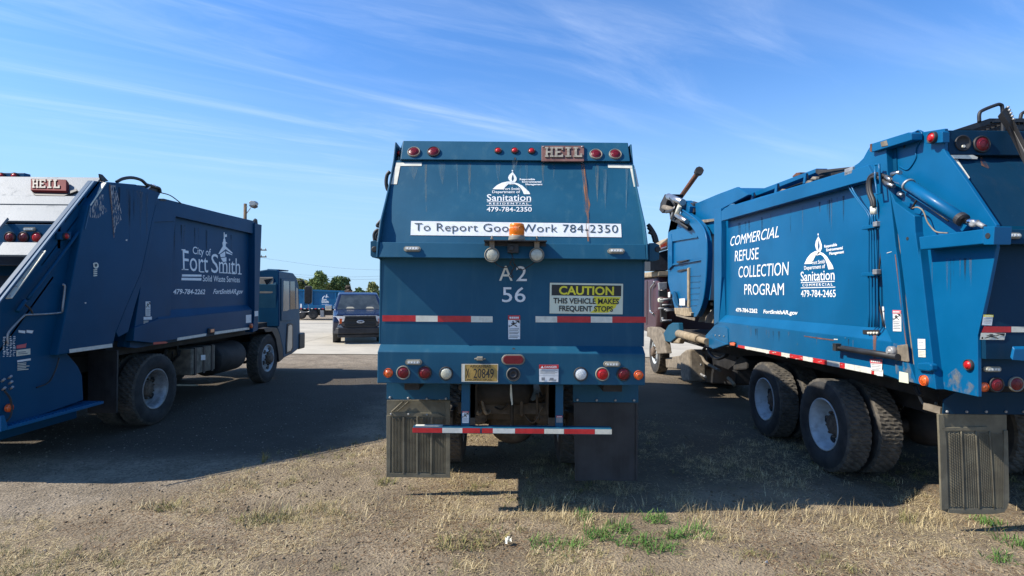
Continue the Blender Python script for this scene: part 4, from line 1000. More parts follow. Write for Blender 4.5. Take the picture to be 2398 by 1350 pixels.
slab_letters(mpl, lambda u, v: rear('A', 288 + 218 * u, 250 - 66 * v + 2 * u, .094), 'HEIL', MT['worn_letter'], nR * .008)
part('plate_backing', MB().prism([rear('A', *p, .025) for p in ((272, 262), (300, 285), (520, 290), (620, 250), (615, 235), (540, 262))], nR * .03), MT['black_metal'], TL)
for x, k in ((80, 'red_black'), (185, 'red_black'), (290, 'scarlet_black')):
    lamp(k, TL, onY(YLP - .003, 'A', x, 588), (0, -1, 0), 1.05)
inst('strobe_light', STROBE, TL, onY(YLP - .003, 'A', 235, 524), (0, -1, 0), .95)
part('stay_bar', MB().prism([rear('A', *p, .12) for p in ((-60, 690), (-20, 690), (128, 505), (88, 505))], nR * .03), MT['blue_dusty_glare'], TL, .004)
hb0 = onY(7.55, 'A', 185, 150); 
part('lamp_bar', MB().prism([onY(7.5, 'A', *p) for p in ((-500, 150), (190, 150), (190, 85), (-500, 80))], (0, .1, 0)), PL, TL, .006)
part('lamp_bar_foot', MB().prism([onY(7.5, 'A', *p) for p in ((150, 152), (226, 152), (222, 126), (188, 126))], (0, .1, 0)), PL, TL, .004)
for x in (16, 118): lamp('small_red', TL, onY(7.49, 'A', x, 112), (0, -1, 0), 1.5)
part('roof_sheet', MB().prism([onX(XL, 'A', 830, 180), onX(XL, 'A', 1240, 255), onX(XL, 'A', 1230, 290), onX(XL, 'A', 830, 205)], (-2.3, 0, 0)), MT['blue_dusty_glare'], TL, .004)
# top fittings of the tailgate
plateL('lifting_lug', 'A', [(778, 92), (800, 98), (848, 150), (800, 152), (782, 120)], .0, .02, MT['black_metal'], .002)
rd([('A', 910, 155), ('A', 960, 130), ('A', 1030, 122), ('A', 1100, 140), ('A', 1140, 175)], .022, MT['hose'], 'hydraulic_hose')
rd([('A', 1140, 175), ('A', 1190, 190), ('A', 1240, 205), ('A', 1250, 240)], .022, MT['hose'], 'hydraulic_hose')
rd([('A', 1250, 238), ('A', 1330, 262), ('A', 1412, 322)], .008, MT['hose'], 'cable')
rd([('A', 1180, 178), ('A', 1120, 232)], .016, MT['steel'], 'hose_fitting'); rd([('A', 1195, 182), ('A', 1215, 195)], .02, MT['steel'], 'hose_fitting')
plateL('hinge_block', 'A', [(1060, 178), (1235, 195), (1252, 240), (1245, 260), (1060, 210)], .01, .3, MT['black_metal'])
plateL('hinge_block', 'A', [(1250, 285), (1290, 288), (1300, 305), (1250, 300)], .01, .2, MT['black_metal'])
plateL('lifting_ring', 'A', [(1982, 490), (1985, 452), (1996, 440), (2008, 450), (2012, 490), (2003, 490), (2000, 460), (1993, 458), (1991, 490)], .0, .03, MT['black_metal'], .002)
# scraped bare patches on the tailgate panel
SCR = run_material('scrape', (.50, .45, .42), .9)
scr_n = SCR.node_tree.nodes
for n_ in scr_n:
    if n_.type == 'MAPPING': n_.inputs['Scale'].default_value = (1, 70, 16)
    if n_.type == 'MAP_RANGE': n_.inputs['From Min'].default_value = .50; n_.inputs['From Max'].default_value = .58
part('scrape_mark', MB().poly(sideL('A', [(855, 175), (905, 185), (935, 330), (955, 440), (905, 500), (888, 600), (875, 420), (862, 300)], .064)), SCR, TL, fixn=False)
part('scrape_mark', MB().poly(sideL('A', [(770, 260), (810, 250), (800, 330), (840, 380), (760, 440), (695, 430), (700, 370)], .064)), SCR, TL, fixn=False)
part('rust_edge', MB().poly(sideL('A', [(850, 172), (862, 176), (882, 400), (893, 600), (884, 560), (870, 380), (852, 240)], .066)), RUST_RUN, TL, fixn=False)
decal(TL, sideL('A', [(726, 790), (738, 784), (756, 783), (768, 796), (770, 815), (760, 830), (742, 832), (729, 818)], .066), 'cream_tape', 'round_sticker'); decal(TL, sideL('A', [(738, 800), (746, 792), (757, 794), (760, 806), (752, 818), (742, 816)], .069), 'letter_dark', 'print')
tv = MB()
for i in range(4): tv.poly(sideL('A', [(728, 838 + 15 * i), (757, 835 + 15 * i), (760, 843 + 15 * i), (730, 847 + 15 * i)], .066))
part('print', tv, MT['cream_tape'], TL, fixn=False)
for x, y in ((660, 1095), (980, 605)): decal(TL, sideL('A', [(x, y), (x + 14, y - 2), (x + 12, y + 10), (x + 2, y + 9)], .066), 'white_tape', 'chip')
decal(TL, sideL('B', [(540, 395), (875, 350), (878, 378), (542, 424)], .066), 'white_tape', 'reflective_tape')
DUST_RUN = run_material('dust_run', (.13, .14, .16), .30); DARK_RUN = run_material('dark_run', (.012, .020, .030), .55)
def runsX(parent, X, zone, n, xr, ytop, lr, mats_, wr=(3, 12)):
    for i in range(n):
        x = random.uniform(*xr); y = ytop(x) + random.uniform(0, 12); l = random.uniform(*lr); w = random.uniform(*wr)
        part('dirt_run', MB().poly([onX(X, zone, x - w, y), onX(X, zone, x - w * .5, y + l * .6), onX(X, zone, x, y + l), onX(X, zone, x + w * .5, y + l * .6), onX(X, zone, x + w, y)]), random.choice(mats_), parent, fixn=False)
runsX(TL, XL + .063, 'A', 12, (880, 1180), lambda x: 175 + (x - 840) * .18, (120, 520), (DUST_RUN, DARK_RUN))
runsX(TL, XL - .0875, 'A', 10, (1360, 1950), lambda x: 470 + (x - 1372) * .22, (60, 330), (DUST_RUN, DARK_RUN), (3, 8))
# body tape, lamps, stickers
for pts, m in (([(1385, 305), (1610, 270), (1608, 290), (1380, 328)], 'white_tape'), ([(1675, 258), (1945, 222), (1945, 240), (1672, 280)], 'white_tape'), ([(1197, 340), (1285, 334), (1310, 340), (1300, 348), (1197, 358)], 'red_tape')):
    decal(TL, sideL('B', pts, .004), m, 'reflective_tape')
p = sideL('B', [(1642, 250)], .004)[0]; ml = part('side_marker', MB().box(p.x - .01, p.x + .03, p.y - .10, p.y + .10, p.z - .05, p.z + .05), MT['black_metal'], TL, .02); part('lens', MB().box(p.x + .03, p.x + .036, p.y - .06, p.y + .06, p.z - .028, p.z + .028), MT['lens_amber'], ml, .003)
lamp('small_amber', TL, sideL('B', [(1958, 212)], .032)[0], NL, 1.2)
c = sideL('B', [(1135, 135), (1173, 135), (1173, 22), (1135, 22)], -.017); warn_sticker(TL, c, 0, (.55, .95), (.45, .38, .3, .22, .14, .06), lift=NL * .003)
stickL('B', [(1120, 142), (1184, 140), (1184, 163), (1120, 165)], off=-.017); stick_lines('B', 1120, 1178, 170, 205, 4, -.017, m='cream_tape', slope=0)
stickL('B', [(1918, 128), (1960, 124), (1960, 186), (1918, 190)], off=.004); stickL('B', [(1985, 98), (2014, 95), (2014, 135), (1987, 138)], off=.033)
# side lettering
def side_text(parent, X, zone, s, p0, p1, ptop, m, bold=0.0, sp=1.0, serif=False):
    P0, P1, P2 = onX(X, zone, *p0), onX(X, zone, *p1), onX(X, zone, *ptop); f = affine(P0, P1, P2)
    mb = MB(); text_mb(mb, s, f, bold, sp); return part('lettering', mb, m, parent, fixn=False)
W = MT['bright_vinyl']; XP = XL - .086
side_text(TL, XP, 'A', 'City of', (1503, 715), (1645, 732), (1503, 658), W, .006)
side_text(TL, XP, 'A', 'Fort', (1428, 842), (1624, 862), (1425, 686), W, .0)
side_text(TL, XP, 'A', 'S', (1648, 862), (1702, 866), (1648, 715), W, .0)
side_text(TL, XP, 'A', 'mith', (1708, 862), (1872, 874), (1708, 734), W, .0)
side_text(TL, XP, 'A', 'Solid Waste Services', (1582, 930), (1870, 938), (1582, 882), W, .010)
side_text(TL, XP, 'A', '479-784-2262', (1348, 1030), (1598, 1030), (1356, 990), W, .022)
side_text(TL, XP, 'A', 'FortSmithAR.gov', (1662, 1028), (1890, 1026), (1672, 990), W, .022)
fnL = lambda x, y: onX(XP, 'A', x, y)
serifs = []
for x, y, w in ((1418, 842, 52), (1416, 688, 30), (1560, 860, 34), (1708, 866, 30), (1740, 868, 30), (1775, 870, 30), (1808, 874, 30), (1855, 876, 30)): serifs.append([(x, y), (x + w, y + 1), (x + w, y - 7), (x, y - 8)])
part('letter_serif', arrange(fnL, serifs), W, TL, fixn=False)['kind'] = 'stuff'
part('emblem_stripe', arrange(fnL, [[(1420, 876), (1572, 878), (1572, 894), (1418, 893)]]), W, TL, fixn=False)
part('emblem_stripe', arrange(fnL, [[(1416, 903), (1572, 905), (1570, 925), (1414, 922)]]), W, TL, fixn=False)
tower = [[(1745, 548), (1752, 548), (1754, 600), (1745, 600)], [(1754, 566), (1768, 562), (1770, 582), (1755, 586)], [(1742, 600), (1757, 600), (1760, 622), (1776, 634), (1762, 634), (1760, 655), (1738, 655), (1734, 630), (1740, 620)],
         [(1738, 655), (1758, 655), (1818, 712), (1806, 712), (1760, 680), (1715, 716), (1702, 716)], [(1715, 722), (1757, 695), (1757, 738), (1722, 744)], [(1764, 695), (1812, 722), (1812, 726), (1764, 712)], [(1722, 750), (1766, 742), (1766, 776), (1740, 780)]]
part('clock_tower_emblem', arrange(fnL, tower), W, TL, fixn=False)
# chassis, wheels, tanks
WL = XL - .05
axle_set(TL, -6.5, 8.41, 'dual_galv', 1.2 - .05)
yF = onX(-5.4, 'P', 626, 836).y
for s in (-1, 1): wheel(TL, -6.5 + s * 1.0, yF, s, 'front')
part('frame_rail', MB().box(-6.95, -6.87, 7.2, 13.2, .85, 1.1), MT['black_frame'], TL); part('frame_rail', MB().box(-6.13, -6.05, 7.2, 13.2, .85, 1.1), MT['black_frame'], TL)
part('subframe', MB().box(-7.4, XL - .25, 7.6, 12.6, 1.1, 1.3), MT['black_frame'], TL)
part('mud_guard', MB().box(-5.75, XL - .06, 7.55, 7.58, .35, 1.2), MT['flap_black'], TL)
a, b = onX(-5.42, 'B', 1490, 600), onX(-5.42, 'B', 1680, 380)
bt = part('battery_box', MB().box(-5.85, -5.42, a.y, b.y, a.z, b.z + .05), MT['dusty_steel'], TL, .02)
for t in (.15, .5, .85): part('box_strap', MB().box(-5.86, -5.408, a.y + (b.y - a.y) * t - .03, a.y + (b.y - a.y) * t + .03, a.z - .01, b.z + .06), MT['black_metal'], bt)
decal(bt, [onX(-5.405, 'B', *p) for p in ((1567, 480), (1602, 478), (1602, 438), (1567, 440))], 'white_vinyl', 'sticker')
a, b = onX(-5.42, 'B', 1720, 600), onX(-5.42, 'B', 1930, 330)
part('fuel_tank', MB().lathe((-5.72, a.y, (a.z + b.z) / 2), (0, 1, 0), [(.2, 0), (.29, .03), (.30, .06), (.30, b.y - a.y - .06), (.29, b.y - a.y - .03), (.2, b.y - a.y)], 28), MT['black_frame'], TL)
mb = MB()
for i in range(14):
    x, y = random.uniform(1240, 1960), random.uniform(380, 470); p = onX(-5.6, 'B', x, y); q = p + Vector((random.uniform(-.4, .1), random.uniform(-.3, .5), random.uniform(-.25, .1)))
    mb.tube(smooth_path([p, (p + q) / 2 + Vector((0, 0, -.12)), q]), random.choice((.014, .02, .03)), 6)
part('chassis_lines', mb, MT['black_frame'], TL)['kind'] = 'stuff'
for y0_, y1_ in ((7.3, 7.95), (8.98, 11.6)): part('sun_block_box', MB().box(-7.7, -7.25, y0_, y1_, .28, 1.28), PL, TL, .01)  # unseen boxes, added to stop sun leaking under the truck
part('sun_block_pan', MB().box(-7.6, -5.62, 6.05, 7.2, .36, .7), PL, TL, .01)  # added slab that keeps sunlight off the ground beneath the hopper
# cab
XCB = -5.34
cab = part('cab', MB().prism([onX(XCB, 'H', *p) for p in ((312, 590), (430, 608), (455, 640), (472, 700), (480, 900), (484, 1120), (480, 1200), (430, 1240), (352, 1282), (345, 1200), (318, 1080), (300, 1035), (300, 700))], (-2.3, 0, 0)), MT['blue_chalky'], TL, .03)
yB = onX(XCB, 'H', 305, 700).y
part('cab_rear', MB().prism([onY(yB - .02, 'H', *p) for p in ((150, 590), (225, 578), (300, 580), (314, 596), (316, 1030), (150, 1040))], (0, .05, 0)), PL, TL, .02)
rw = part('rear_window', MB().prism([onY(yB - .03, 'H', *p) for p in ((160, 640), (268, 640), (270, 650), (268, 765), (255, 770), (160, 770))], (0, .02, 0)), MT['window_pale'], TL, .01)
part('window_dark', MB().prism([onY(yB - .034, 'H', *p) for p in ((195, 660), (262, 650), (232, 690), (215, 700))], (0, .004, 0)), MT['glass_dark'], rw)
part('roof_vent', MB().prism([onY(yB + .2, 'H', *p) for p in ((220, 585), (305, 588), (312, 578), (222, 574))], (0, .6, 0)), PL, TL, .01)
sw = lambda nm, pts, m, off: part(nm, MB().prism([onX(XCB + off, 'H', *p) for p in pts], (-.02, 0, 0)), m, cab, .004)
door = sw('door', [(335, 650), (440, 655), (448, 700), (455, 915), (435, 980), (335, 985)], MT['blue_chalky'], .022)
sw('door_window', [(352, 668), (396, 672), (398, 895), (380, 905), (348, 910)], MT['window_pale'], .028)
sw('door_window', [(404, 672), (440, 672), (446, 890), (404, 895)], MT['glass_dark'], .028)
sw('quarter_window', [(452, 720), (464, 730), (470, 890), (450, 892)], MT['window_pale'], .028)
sw('lower_window', [(382, 1010), (410, 1002), (428, 1012), (428, 1200), (415, 1235), (372, 1248), (372, 1180)], MT['black_metal'], .014)
sw('lower_window', [(390, 1025), (408, 1015), (420, 1022), (420, 1195), (408, 1222), (380, 1232), (382, 1180)], MT['window_pale'], .024)
part('wheel_arch', MB().prism([onX(XCB + .02, 'H', *p) for p in ((195, 1048), (240, 1035), (300, 1040), (318, 1080), (345, 1195), (352, 1282), (316, 1312), (310, 1240), (292, 1130), (262, 1070), (210, 1075))], (-.5, 0, 0)), MT['black_metal'], TL, .01)
part('front_bumper', MB().box(-7.6, XCB + .03, onX(XCB, 'H', 482, 1150).y - .1, onX(XCB, 'H', 484, 1150).y + .25, .55, .95), MT['black_metal'], TL, .03)
yM = onX(XCB, 'H', 500, 900).y + .2
mr = part('mirror', MB().prism([onY(yM, 'H', *p) for p in ((515, 720), (525, 708), (560, 708), (572, 720), (570, 835), (560, 850), (525, 850), (514, 838))], (0, .10, 0)), MT['black_metal'], TL, .02)
part('mirror_arm', MB().tube(smooth_path([onY(yM + .05, 'H', *p) for p in ((545, 850), (552, 900), (545, 915), (480, 918))]), .012, 8), MT['steel'], mr)
part('mirror_arm', MB().tube([onY(yM + .05, 'H', *p) for p in ((530, 708), (500, 668), (440, 664))], .012, 8), MT['black_metal'], mr)
# ================================================================== RIGHT TRUCK (front loader seen along its left side)
XR = 3.6
TR = thing('garbage_truck', 'bright blue front loader at the right, its sunlit side lettered COMMERCIAL REFUSE', 'garbage truck', (4.8, 5.0, 0), 'parked garbage trucks')
PR = MT['blue_bright']; NRT = Vector((-1, 0, 0))
def sideR(z, pts, off=0.0): return polyX(XR - off, z, pts)
def plateR(name, z, pts, off, depth, m=None, bevel=.006, parent=None):
    return part(name, MB().prism(sideR(z, pts, off), (depth, 0, 0)), m or PR, parent or TR, bevel)
# --- collection body
plateR('body_side', 'L', [(240, 560), (1740, 100), (2050, 190), ('M', 2240, 760), ('M', 2240, 960), ('M', 200, 700)], -.085, .03, bevel=0)
plateR('top_rail', 'L', [(245, 575), (345, 500), (480, 490), (1745, 100), (1960, 35), (2040, 190), (1750, 265), (245, 690)], .04, .14)
plateR('front_post', 'L', [(160, 560), (240, 540), (244, 700), (246, 1349), ('M', 215, 690), ('M', 160, 720), ('M', 160, 200), (160, 900)], 0, .10)
plateR('sill', 'M', [(160, 700), (212, 668), (2238, 905), (2240, 1000), (2330, 1349), (2150, 1290), (420, 965), (330, 940), (160, 930)], 0, .10)
i_ = [onX(XR + .078, 'M', 300, 590), onX(XR + .078, 'M', 1960, 740), onX(XR + .078, 'M', 2228, 756)]; o_ = [onX(XR, 'M', 2240, 905), onX(XR, 'M', 212, 668)]
part('sill_slope', MB().poly([i_[0], i_[2], o_[0], o_[1]]), PR, TR)
part('post_slope', MB().poly([onX(XR, 'L', 246, 690), onX(XR, 'M', 215, 668), onX(XR + .078, 'M', 298, 590), onX(XR + .078, 'L', 300, 745)]), PR, TR)
# curved stiffener edge on the panel
part('panel_edge', MB().tube(smooth_path([onX(XR + .080, *p) for p in (('L', 300, 748), ('L', 270, 1000), ('L', 262, 1349), ('M', 275, 300), ('M', 298, 588))]), .007, 6), PR, TR)
bx_ = MB().prism([onX(XR + .13, *p) for p in (('L', 200, 560), ('L', 480, 470), ('L', 1745, 90), ('I', 470, 390), ('J', 700, 1180), ('M', 420, 965), ('M', 165, 930))], (2.3, 0, 0))
part('collection_body', bx_, PR, TR, .02)
# gusset plate low at the front with bolts, rounded corner
plateR('gusset', 'M', [(60, 830), (160, 720), (290, 725), (318, 750), (325, 930), (180, 985), (60, 960)], .012, .02, bevel=.004)
for x, y in ((180, 828), (228, 833), (280, 840)): inst('bolt', BOLT, TR, sideR('M', [(x, y)], .012)[0], NRT, 1.1)
mk = plateR('side_marker', 'M', [(330, 910), (350, 900), (400, 905), (412, 925), (405, 960), (340, 955)], .02, .03, MT['black_metal'], .006)
plateR('lens', 'M', [(342, 915), (385, 910), (400, 925), (398, 952), (348, 946)], .035, .02, MT['lens_amber'], .006, mk)
# --- rear post, hinge frame
POST = [('I', 185, 640), ('I', 215, 598), ('I', 250, 575), ('I', 290, 535), ('I', 325, 470), ('I', 345, 440), ('I', 478, 385), ('I', 480, 460), ('I', 490, 655), ('I', 505, 790), ('J', 590, 0), ('J', 620, 200), ('J', 650, 500), ('J', 690, 860), ('J', 706, 1000), ('J', 770, 1195), ('J', 600, 1160), ('J', 555, 830), ('J', 500, 710), ('J', 450, 0), ('I', 395, 770), ('I', 385, 700)]
plateR('rear_post', 'I', POST, .015, .11)
plateR('post_seam', 'I', [('I', 500, 790), ('I', 545, 920), ('I', 560, 1000), ('I', 600, 1349), ('J', 640, 130), ('J', 735, 900), ('J', 770, 1195), ('J', 752, 1195), ('J', 706, 1000), ('J', 650, 500), ('J', 590, 0)], -.02, .05, MT['dusty_steel'], .004)
# --- tailgate: base plate, proud front plate, horizontal arm, upper flange
BASE = [('I', 478, 385), ('I', 690, 322), ('I', 745, 302), ('I', 778, 320), ('I', 968, 290), ('I', 966, 470), ('I', 985, 505), ('I', 1030, 560), ('I', 1160, 740), ('I', 1395, 1090), ('I', 1392, 1250), ('J', 1475, 0), ('J', 1400, 380), ('J', 1310, 780), ('J', 1315, 1312), ('J', 1012, 1246), ('J', 770, 1195), ('J', 690, 860), ('J', 640, 450), ('I', 560, 900), ('I', 500, 700)]
plateR('tailgate_side', 'I', BASE, -.055, .03, bevel=.004)
FRONT = [('I', 505, 790), ('I', 555, 900), ('I', 715, 1018), ('I', 722, 1150), ('I', 752, 1349), ('J', 800, 0), ('J', 870, 620), ('J', 945, 1248), ('J', 770, 1195), ('J', 735, 880), ('J', 640, 130), ('I', 590, 1240)]
plateR('front_plate', 'I', FRONT, .015, .075, bevel=.006)
plateR('tailgate_arm', 'I', [(752, 1192), (1290, 1125), (1290, 1248), (765, 1298)], .06, .13, bevel=.006)
ab = plateR('arm_end', 'I', [(1288, 1105), (1382, 1105), (1372, 1256), (1288, 1256)], .065, .13, bevel=.004)
part('pin_hole', MB().lathe(sideR('I', [(1326, 1182)], .066)[0], (-1, 0, 0), [(.022, 0), (.021, .003)], 16), MT['gasket'], ab)
plateR('upper_flange', 'I', [(345, 420), (660, 322), (690, 330), (692, 385), (360, 486)], .06, .10, bevel=.006)
part('flange_end', MB().prism(sideR('I', [(345, 420), (362, 415), (360, 486), (345, 478)], .062), (.02, 0, 0)), MT['rust'], TR)
plateR('flange_weld', 'I', [(430, 402), (480, 388), (492, 432), (440, 442)], .066, .02, MT['dusty_steel'], .004)
plateR('post_return_shade', 'I', [(478, 455), (562, 440), (570, 640), (490, 655)], -.045, .01, MT['blue_shade'], 0)  # flat strip in darker blue, painting the shade on the post's return face
# hooks, lugs and small seams on the tailgate
part('lug_edge', MB().tube(smooth_path([onX(XR + .05, 'I', *p) for p in ((700, 400), (705, 345), (745, 306), (778, 330), (770, 385), (740, 430), (725, 480), (728, 530), (690, 600), (650, 632), (590, 605))]), .007, 6), PR, TR)
for x, y, r in ((742, 335, .02), (632, 440, .014), (657, 1205, .016)): part('plate_hole', MB().lathe(onX(XR + (.054 if y < 1000 else -.016), 'I', x, y), (-1, 0, 0), [(r, 0), (r * .98, .002)], 14), MT['gasket'], TR)
lb = plateR('lamp_bracket', 'I', [(808, 345), (930, 312), (950, 318), (950, 405), (808, 415)], .0, .06, bevel=.004)
lamp('small_red', TR, sideR('I', [(872, 366)], .002)[0], NRT, 1.5)
lamp('small_red', TR, sideR('J', [(1240, 1033)], -.053)[0], NRT, 1.35); lamp('small_amber', TR, sideR('J', [(846, 1168)], .017)[0], NRT, 1.15)
plateR('latch_lug', 'J', [(780, 1015), (870, 1010), (905, 1030), (905, 1080), (885, 1090), (790, 1080), (775, 1060)], .05, .06, bevel=.012)
# lift cylinder with collar, end cap, rod
c0, c1 = onX(XR - .05, 'I', 575, 700), onX(XR - .05, 'I', 1120, 1052); ax = (c1 - c0).normalized()
cyl = part('lift_cylinder', MB().tube([c0, c1], .046, 20), PR, TR)
part('cylinder_collar', MB().lathe(c0 + ax * .17, ax, [(.056, -.008), (.058, 0), (.056, .012)], 20), MT['galv'], cyl)
part('cylinder_gland', MB().lathe(c1 - ax * .01, ax, [(.046, -.03), (.052, -.028), (.052, .012), (.046, .014), (.02, .015)], 20, smooth=False), MT['black_metal'], cyl)
part('cylinder_rod', MB().tube([c1, onX(XR - .05, 'I', 1235, 1075)], .022, 12), MT['chrome'], cyl)
part('rod_eye', MB().lathe(onX(XR - .02, 'I', 1245, 1080), (-1, 0, 0), [(.028, 0), (.028, .05), (.014, .052)], 16), MT['galv'], cyl)
part('rod_link', MB().tube([onX(XR - .04, 'I', 1245, 1080), onX(XR - .04, 'I', 1300, 1110)], .018, 10), MT['galv'], TR)
part('cylinder_lug', MB().prism(sideR('I', [(1060, 1085), (1120, 1040), (1150, 1100), (1110, 1150)], .05), (.06, 0, 0)), PR, TR, .004)
part('hose_guard', MB().prism(sideR('I', [(1120, 1085), (1175, 1075), (1240, 1105), (1248, 1150), (1130, 1160), (1105, 1140)], -.01), (.04, 0, 0)), PR, TR, .004)
def pipe(pts, r, m, nm='hydraulic_pipe', off=.02, par=None): return part(nm, MB().tube(smooth_path([onX(XR - off, *p) for p in pts], 4), r, 8), m, par or TR)
pipe([('I', 620, 800), ('I', 760, 890), ('I', 1000, 1040), ('I', 1050, 1070)], .010, PR, off=.03)
pipe([('I', 700, 850), ('I', 1000, 1060)], .007, MT['hose'], off=.03)
pipe([('I', 690, 955), ('I', 745, 945), ('I', 790, 980), ('I', 820, 1060), ('I', 855, 1110), ('I', 900, 1150), ('I', 995, 1160)], .006, MT['dusty_steel'], 'cable')
pipe([('I', 738, 880), ('I', 710, 925), ('I', 690, 960)], .009, MT['hose'], 'cable')
# hoses looping out of the post, steel lines down the body
pipe([('I', 530, 740), ('I', 470, 690), ('I', 400, 668), ('I', 352, 685), ('I', 330, 740), ('I', 335, 820), ('I', 360, 890), ('I', 366, 945)], .019, MT['hose'], 'hydraulic_hose', .05)
pipe([('I', 520, 770), ('I', 450, 720), ('I', 400, 690), ('I', 358, 702), ('I', 345, 750), ('I', 352, 820), ('I', 378, 890), ('I', 382, 945)], .019, MT['hose'], 'hydraulic_hose', .06)
pipe([('I', 545, 720), ('I', 480, 690), ('I', 420, 665)], .017, MT['hose'], 'hydraulic_hose', .06)
for x in (366, 384): part('hose_fitting', MB().tube([onX(XR - .05, 'I', x, 940), onX(XR - .05, 'I', x + 2, 1002)], .022, 8), MT['cream_tape'], TR)
for (x0, y0), (x1, y1) in (((480, 690), (530, 725)), ((475, 740), (545, 772)), ((530, 670), (600, 655)), ((585, 830), (620, 850))): part('hose_fitting', MB().tube([onX(XR - .06, 'I', x0, y0), onX(XR - .06, 'I', x1, y1)], .020, 8), MT['steel'], TR)
for k, (xt, xb) in enumerate(((333, 352), (351, 377), (366, 402), (386, 428))):
    if k < 2: pipe([('I', 172 + 22 * k, 650), ('I', 172 + 22 * k, 770), ('I', 240 + 14 * k, 880), ('I', xt, 1010), ('I', xt + 2, 1120), ('J', xb, 235), ('J', xb + 4, 700)], .009, PR, off=.0)
    else: pipe([('I', xt, 1000), ('I', xt + 6, 1120), ('J', xb, 235), ('J', xb + 4, 700)], .009, PR, off=.0)
pipe([('J', 468, 20), ('J', 445, 200), ('J', 440, 450), ('J', 490, 700)], .008, MT['hose'], 'cable', off=-.02)
for z, x, y in (('I', 365, 1105), ('J', 385, 235)):
    p = onX(XR - .01, z, x, y); part('pipe_clamp', MB().box(p.x - .02, p.x + .06, p.y - .10, p.y + .14, p.z - .018, p.z + .018), PR, TR, .004)
    q = onX(XR - .03, z, x + 35, y - 20); part('pipe_clamp', MB().box(q.x - .02, q.x + .03, q.y - .03, q.y + .03, q.z - .025, q.z + .025), MT['galv'], TR, .006)
p = onX(XR - .01, 'I', 188, 640); part('pipe_clamp', MB().box(p.x - .03, p.x + .03, p.y - .07, p.y + .07, p.z - .045, p.z + .03), MT['galv'], TR, .006)
part('pipe_port', MB().prism(sideR('M', [(1898, 765), (2090, 765), (2095, 800), (2080, 825), (1900, 812)], -.02), (.004, 0, 0)), MT['black_metal'], TR)
for x in (1965, 1995, 2030, 2065): part('pipe_union', MB().tube([onX(XR + .01, 'M', x, 790), onX(XR + .01, 'M', x + 4, 815)], .012, 6), MT['cream_tape'], TR)
part('pull_handle', MB().tube([onX(XR - .09, 'I', *p) for p in ((390, 600), (395, 588), (422, 588), (424, 640), (440, 830), (405, 835), (388, 700), (390, 600))], .010, 8), PR, TR)
# latch bar
t0, t1 = onX(XR - .06, 'J', 75, 880), onX(XR - .06, 'J', 610, 962)
lb_ = part('latch_bar', MB().tube([onX(XR - .06, 'J', 120, 885), t1], .030, 10), MT['black_metal'], TR)
part('latch_eye', MB().tube([t0, onX(XR - .06, 'J', 130, 890)], .016, 8).box(t0.x - .03, t0.x + .03, t0.y - .03, t0.y + .03, t0.z - .035, t0.z + .045), MT['black_metal'], lb_)
part('latch_pin', MB().lathe(onX(XR - .02, 'J', 582, 915), (-1, 0, 0), [(.05, 0), (.05, .05), (.04, .055), (.02, .055), (.02, .07)], 16), MT['galv'], lb_)
plateR('latch_bracket', 'J', [(590, 990), (600, 860), (690, 850), (706, 1000), (700, 1008)], .028, .012, MT['dusty_steel'])
# tape along the bottom edge
def quadM(x0, x1, m, y0=None):
    yt = lambda x: 938 + (x - 430) * .1725 + 0; h = lambda x: 30 + (x - 430) * .026
    decal(TR, sideR('M', [(x0, yt(x0) + h(x0)), (x1, yt(x1) + h(x1)), (x1, yt(x1)), (x0, yt(x0))], .004), m, 'reflective_tape')
TAPES = [(440, 520, 'red_tape'), (520, 640, 'white_tape'), (640, 805, 'white_tape'), (805, 945, 'red_tape'), (947, 1045, 'white_tape'), (1047, 1198, 'red_tape'), (1200, 1315, 'white_tape'), (1317, 1480, 'red_tape'), (1482, 1630, 'white_tape'), (1632, 1690, 'red_tape'), (1692, 1800, 'white_tape'), (1802, 2000, 'white_tape'), (2002, 2032, 'red_tape'), (2034, 2138, 'white_tape')]
for a, b, m in TAPES: quadM(a, b, m)
# worn-off flecks on the tape
fk = MB()
for i in range(46):
    x = random.uniform(445, 2120); y = 938 + (x - 430) * .1725 + random.uniform(4, 30 + (x - 430) * .024); w, h = random.uniform(8, 34), random.uniform(3, 10)
    fk.poly(sideR('M', [(x, y), (x + w, y + w * .17 - random.uniform(0, 5)), (x + w * .8, y + w * .17 + h), (x + w * .3, y + h * .6)], .0065))
part('tape_wear', fk, MT['white_tape'], TR, fixn=False)['kind'] = 'stuff'
# stickers
st = decal(TR, sideR('M', [(2165, 745), (2228, 750), (2200, 488), (2122, 492)], -.08), 'white_vinyl', 'sticker'); decal(TR, sideR('M', [(2135, 552), (2192, 552), (2192, 540), (2135, 540)], -.076), 'grey_print', 'print')
warn_sticker(TR, sideR('J', [(567, 735), (641, 738), (638, 552), (565, 550)], .019), .16, (.52, .82), (.44, .36, .28, .2, .12), headm='pink_vinyl', lift=NRT * .003)
warn_sticker(TR, sideR('J', [(786, 890), (852, 890), (850, 805), (783, 803)], .019), 0, None, (.8, .65, .3), lift=NRT * .003); warn_sticker(TR, sideR('J', [(790, 962), (854, 966), (853, 900), (788, 898)], .019), 0, None, (.8, .6, .4, .2), base='cream_tape', lift=NRT * .003)
warn_sticker(TR, sideR('J', [(378, 1080), (468, 1085), (475, 985), (365, 980)], .010), .36, None, (.5, .36, .22, .08), headm='pink_vinyl', lift=NRT * .003); decal(TR, sideR('J', [(425, 1125), (478, 1132), (480, 1095), (425, 1088)], .010), 'white_vinyl', 'sticker')
decal(TR, sideR('J', [(620, 1180), (704, 1195), (700, 1105), (622, 1088)], .019), 'pale_vinyl', 'sticker')
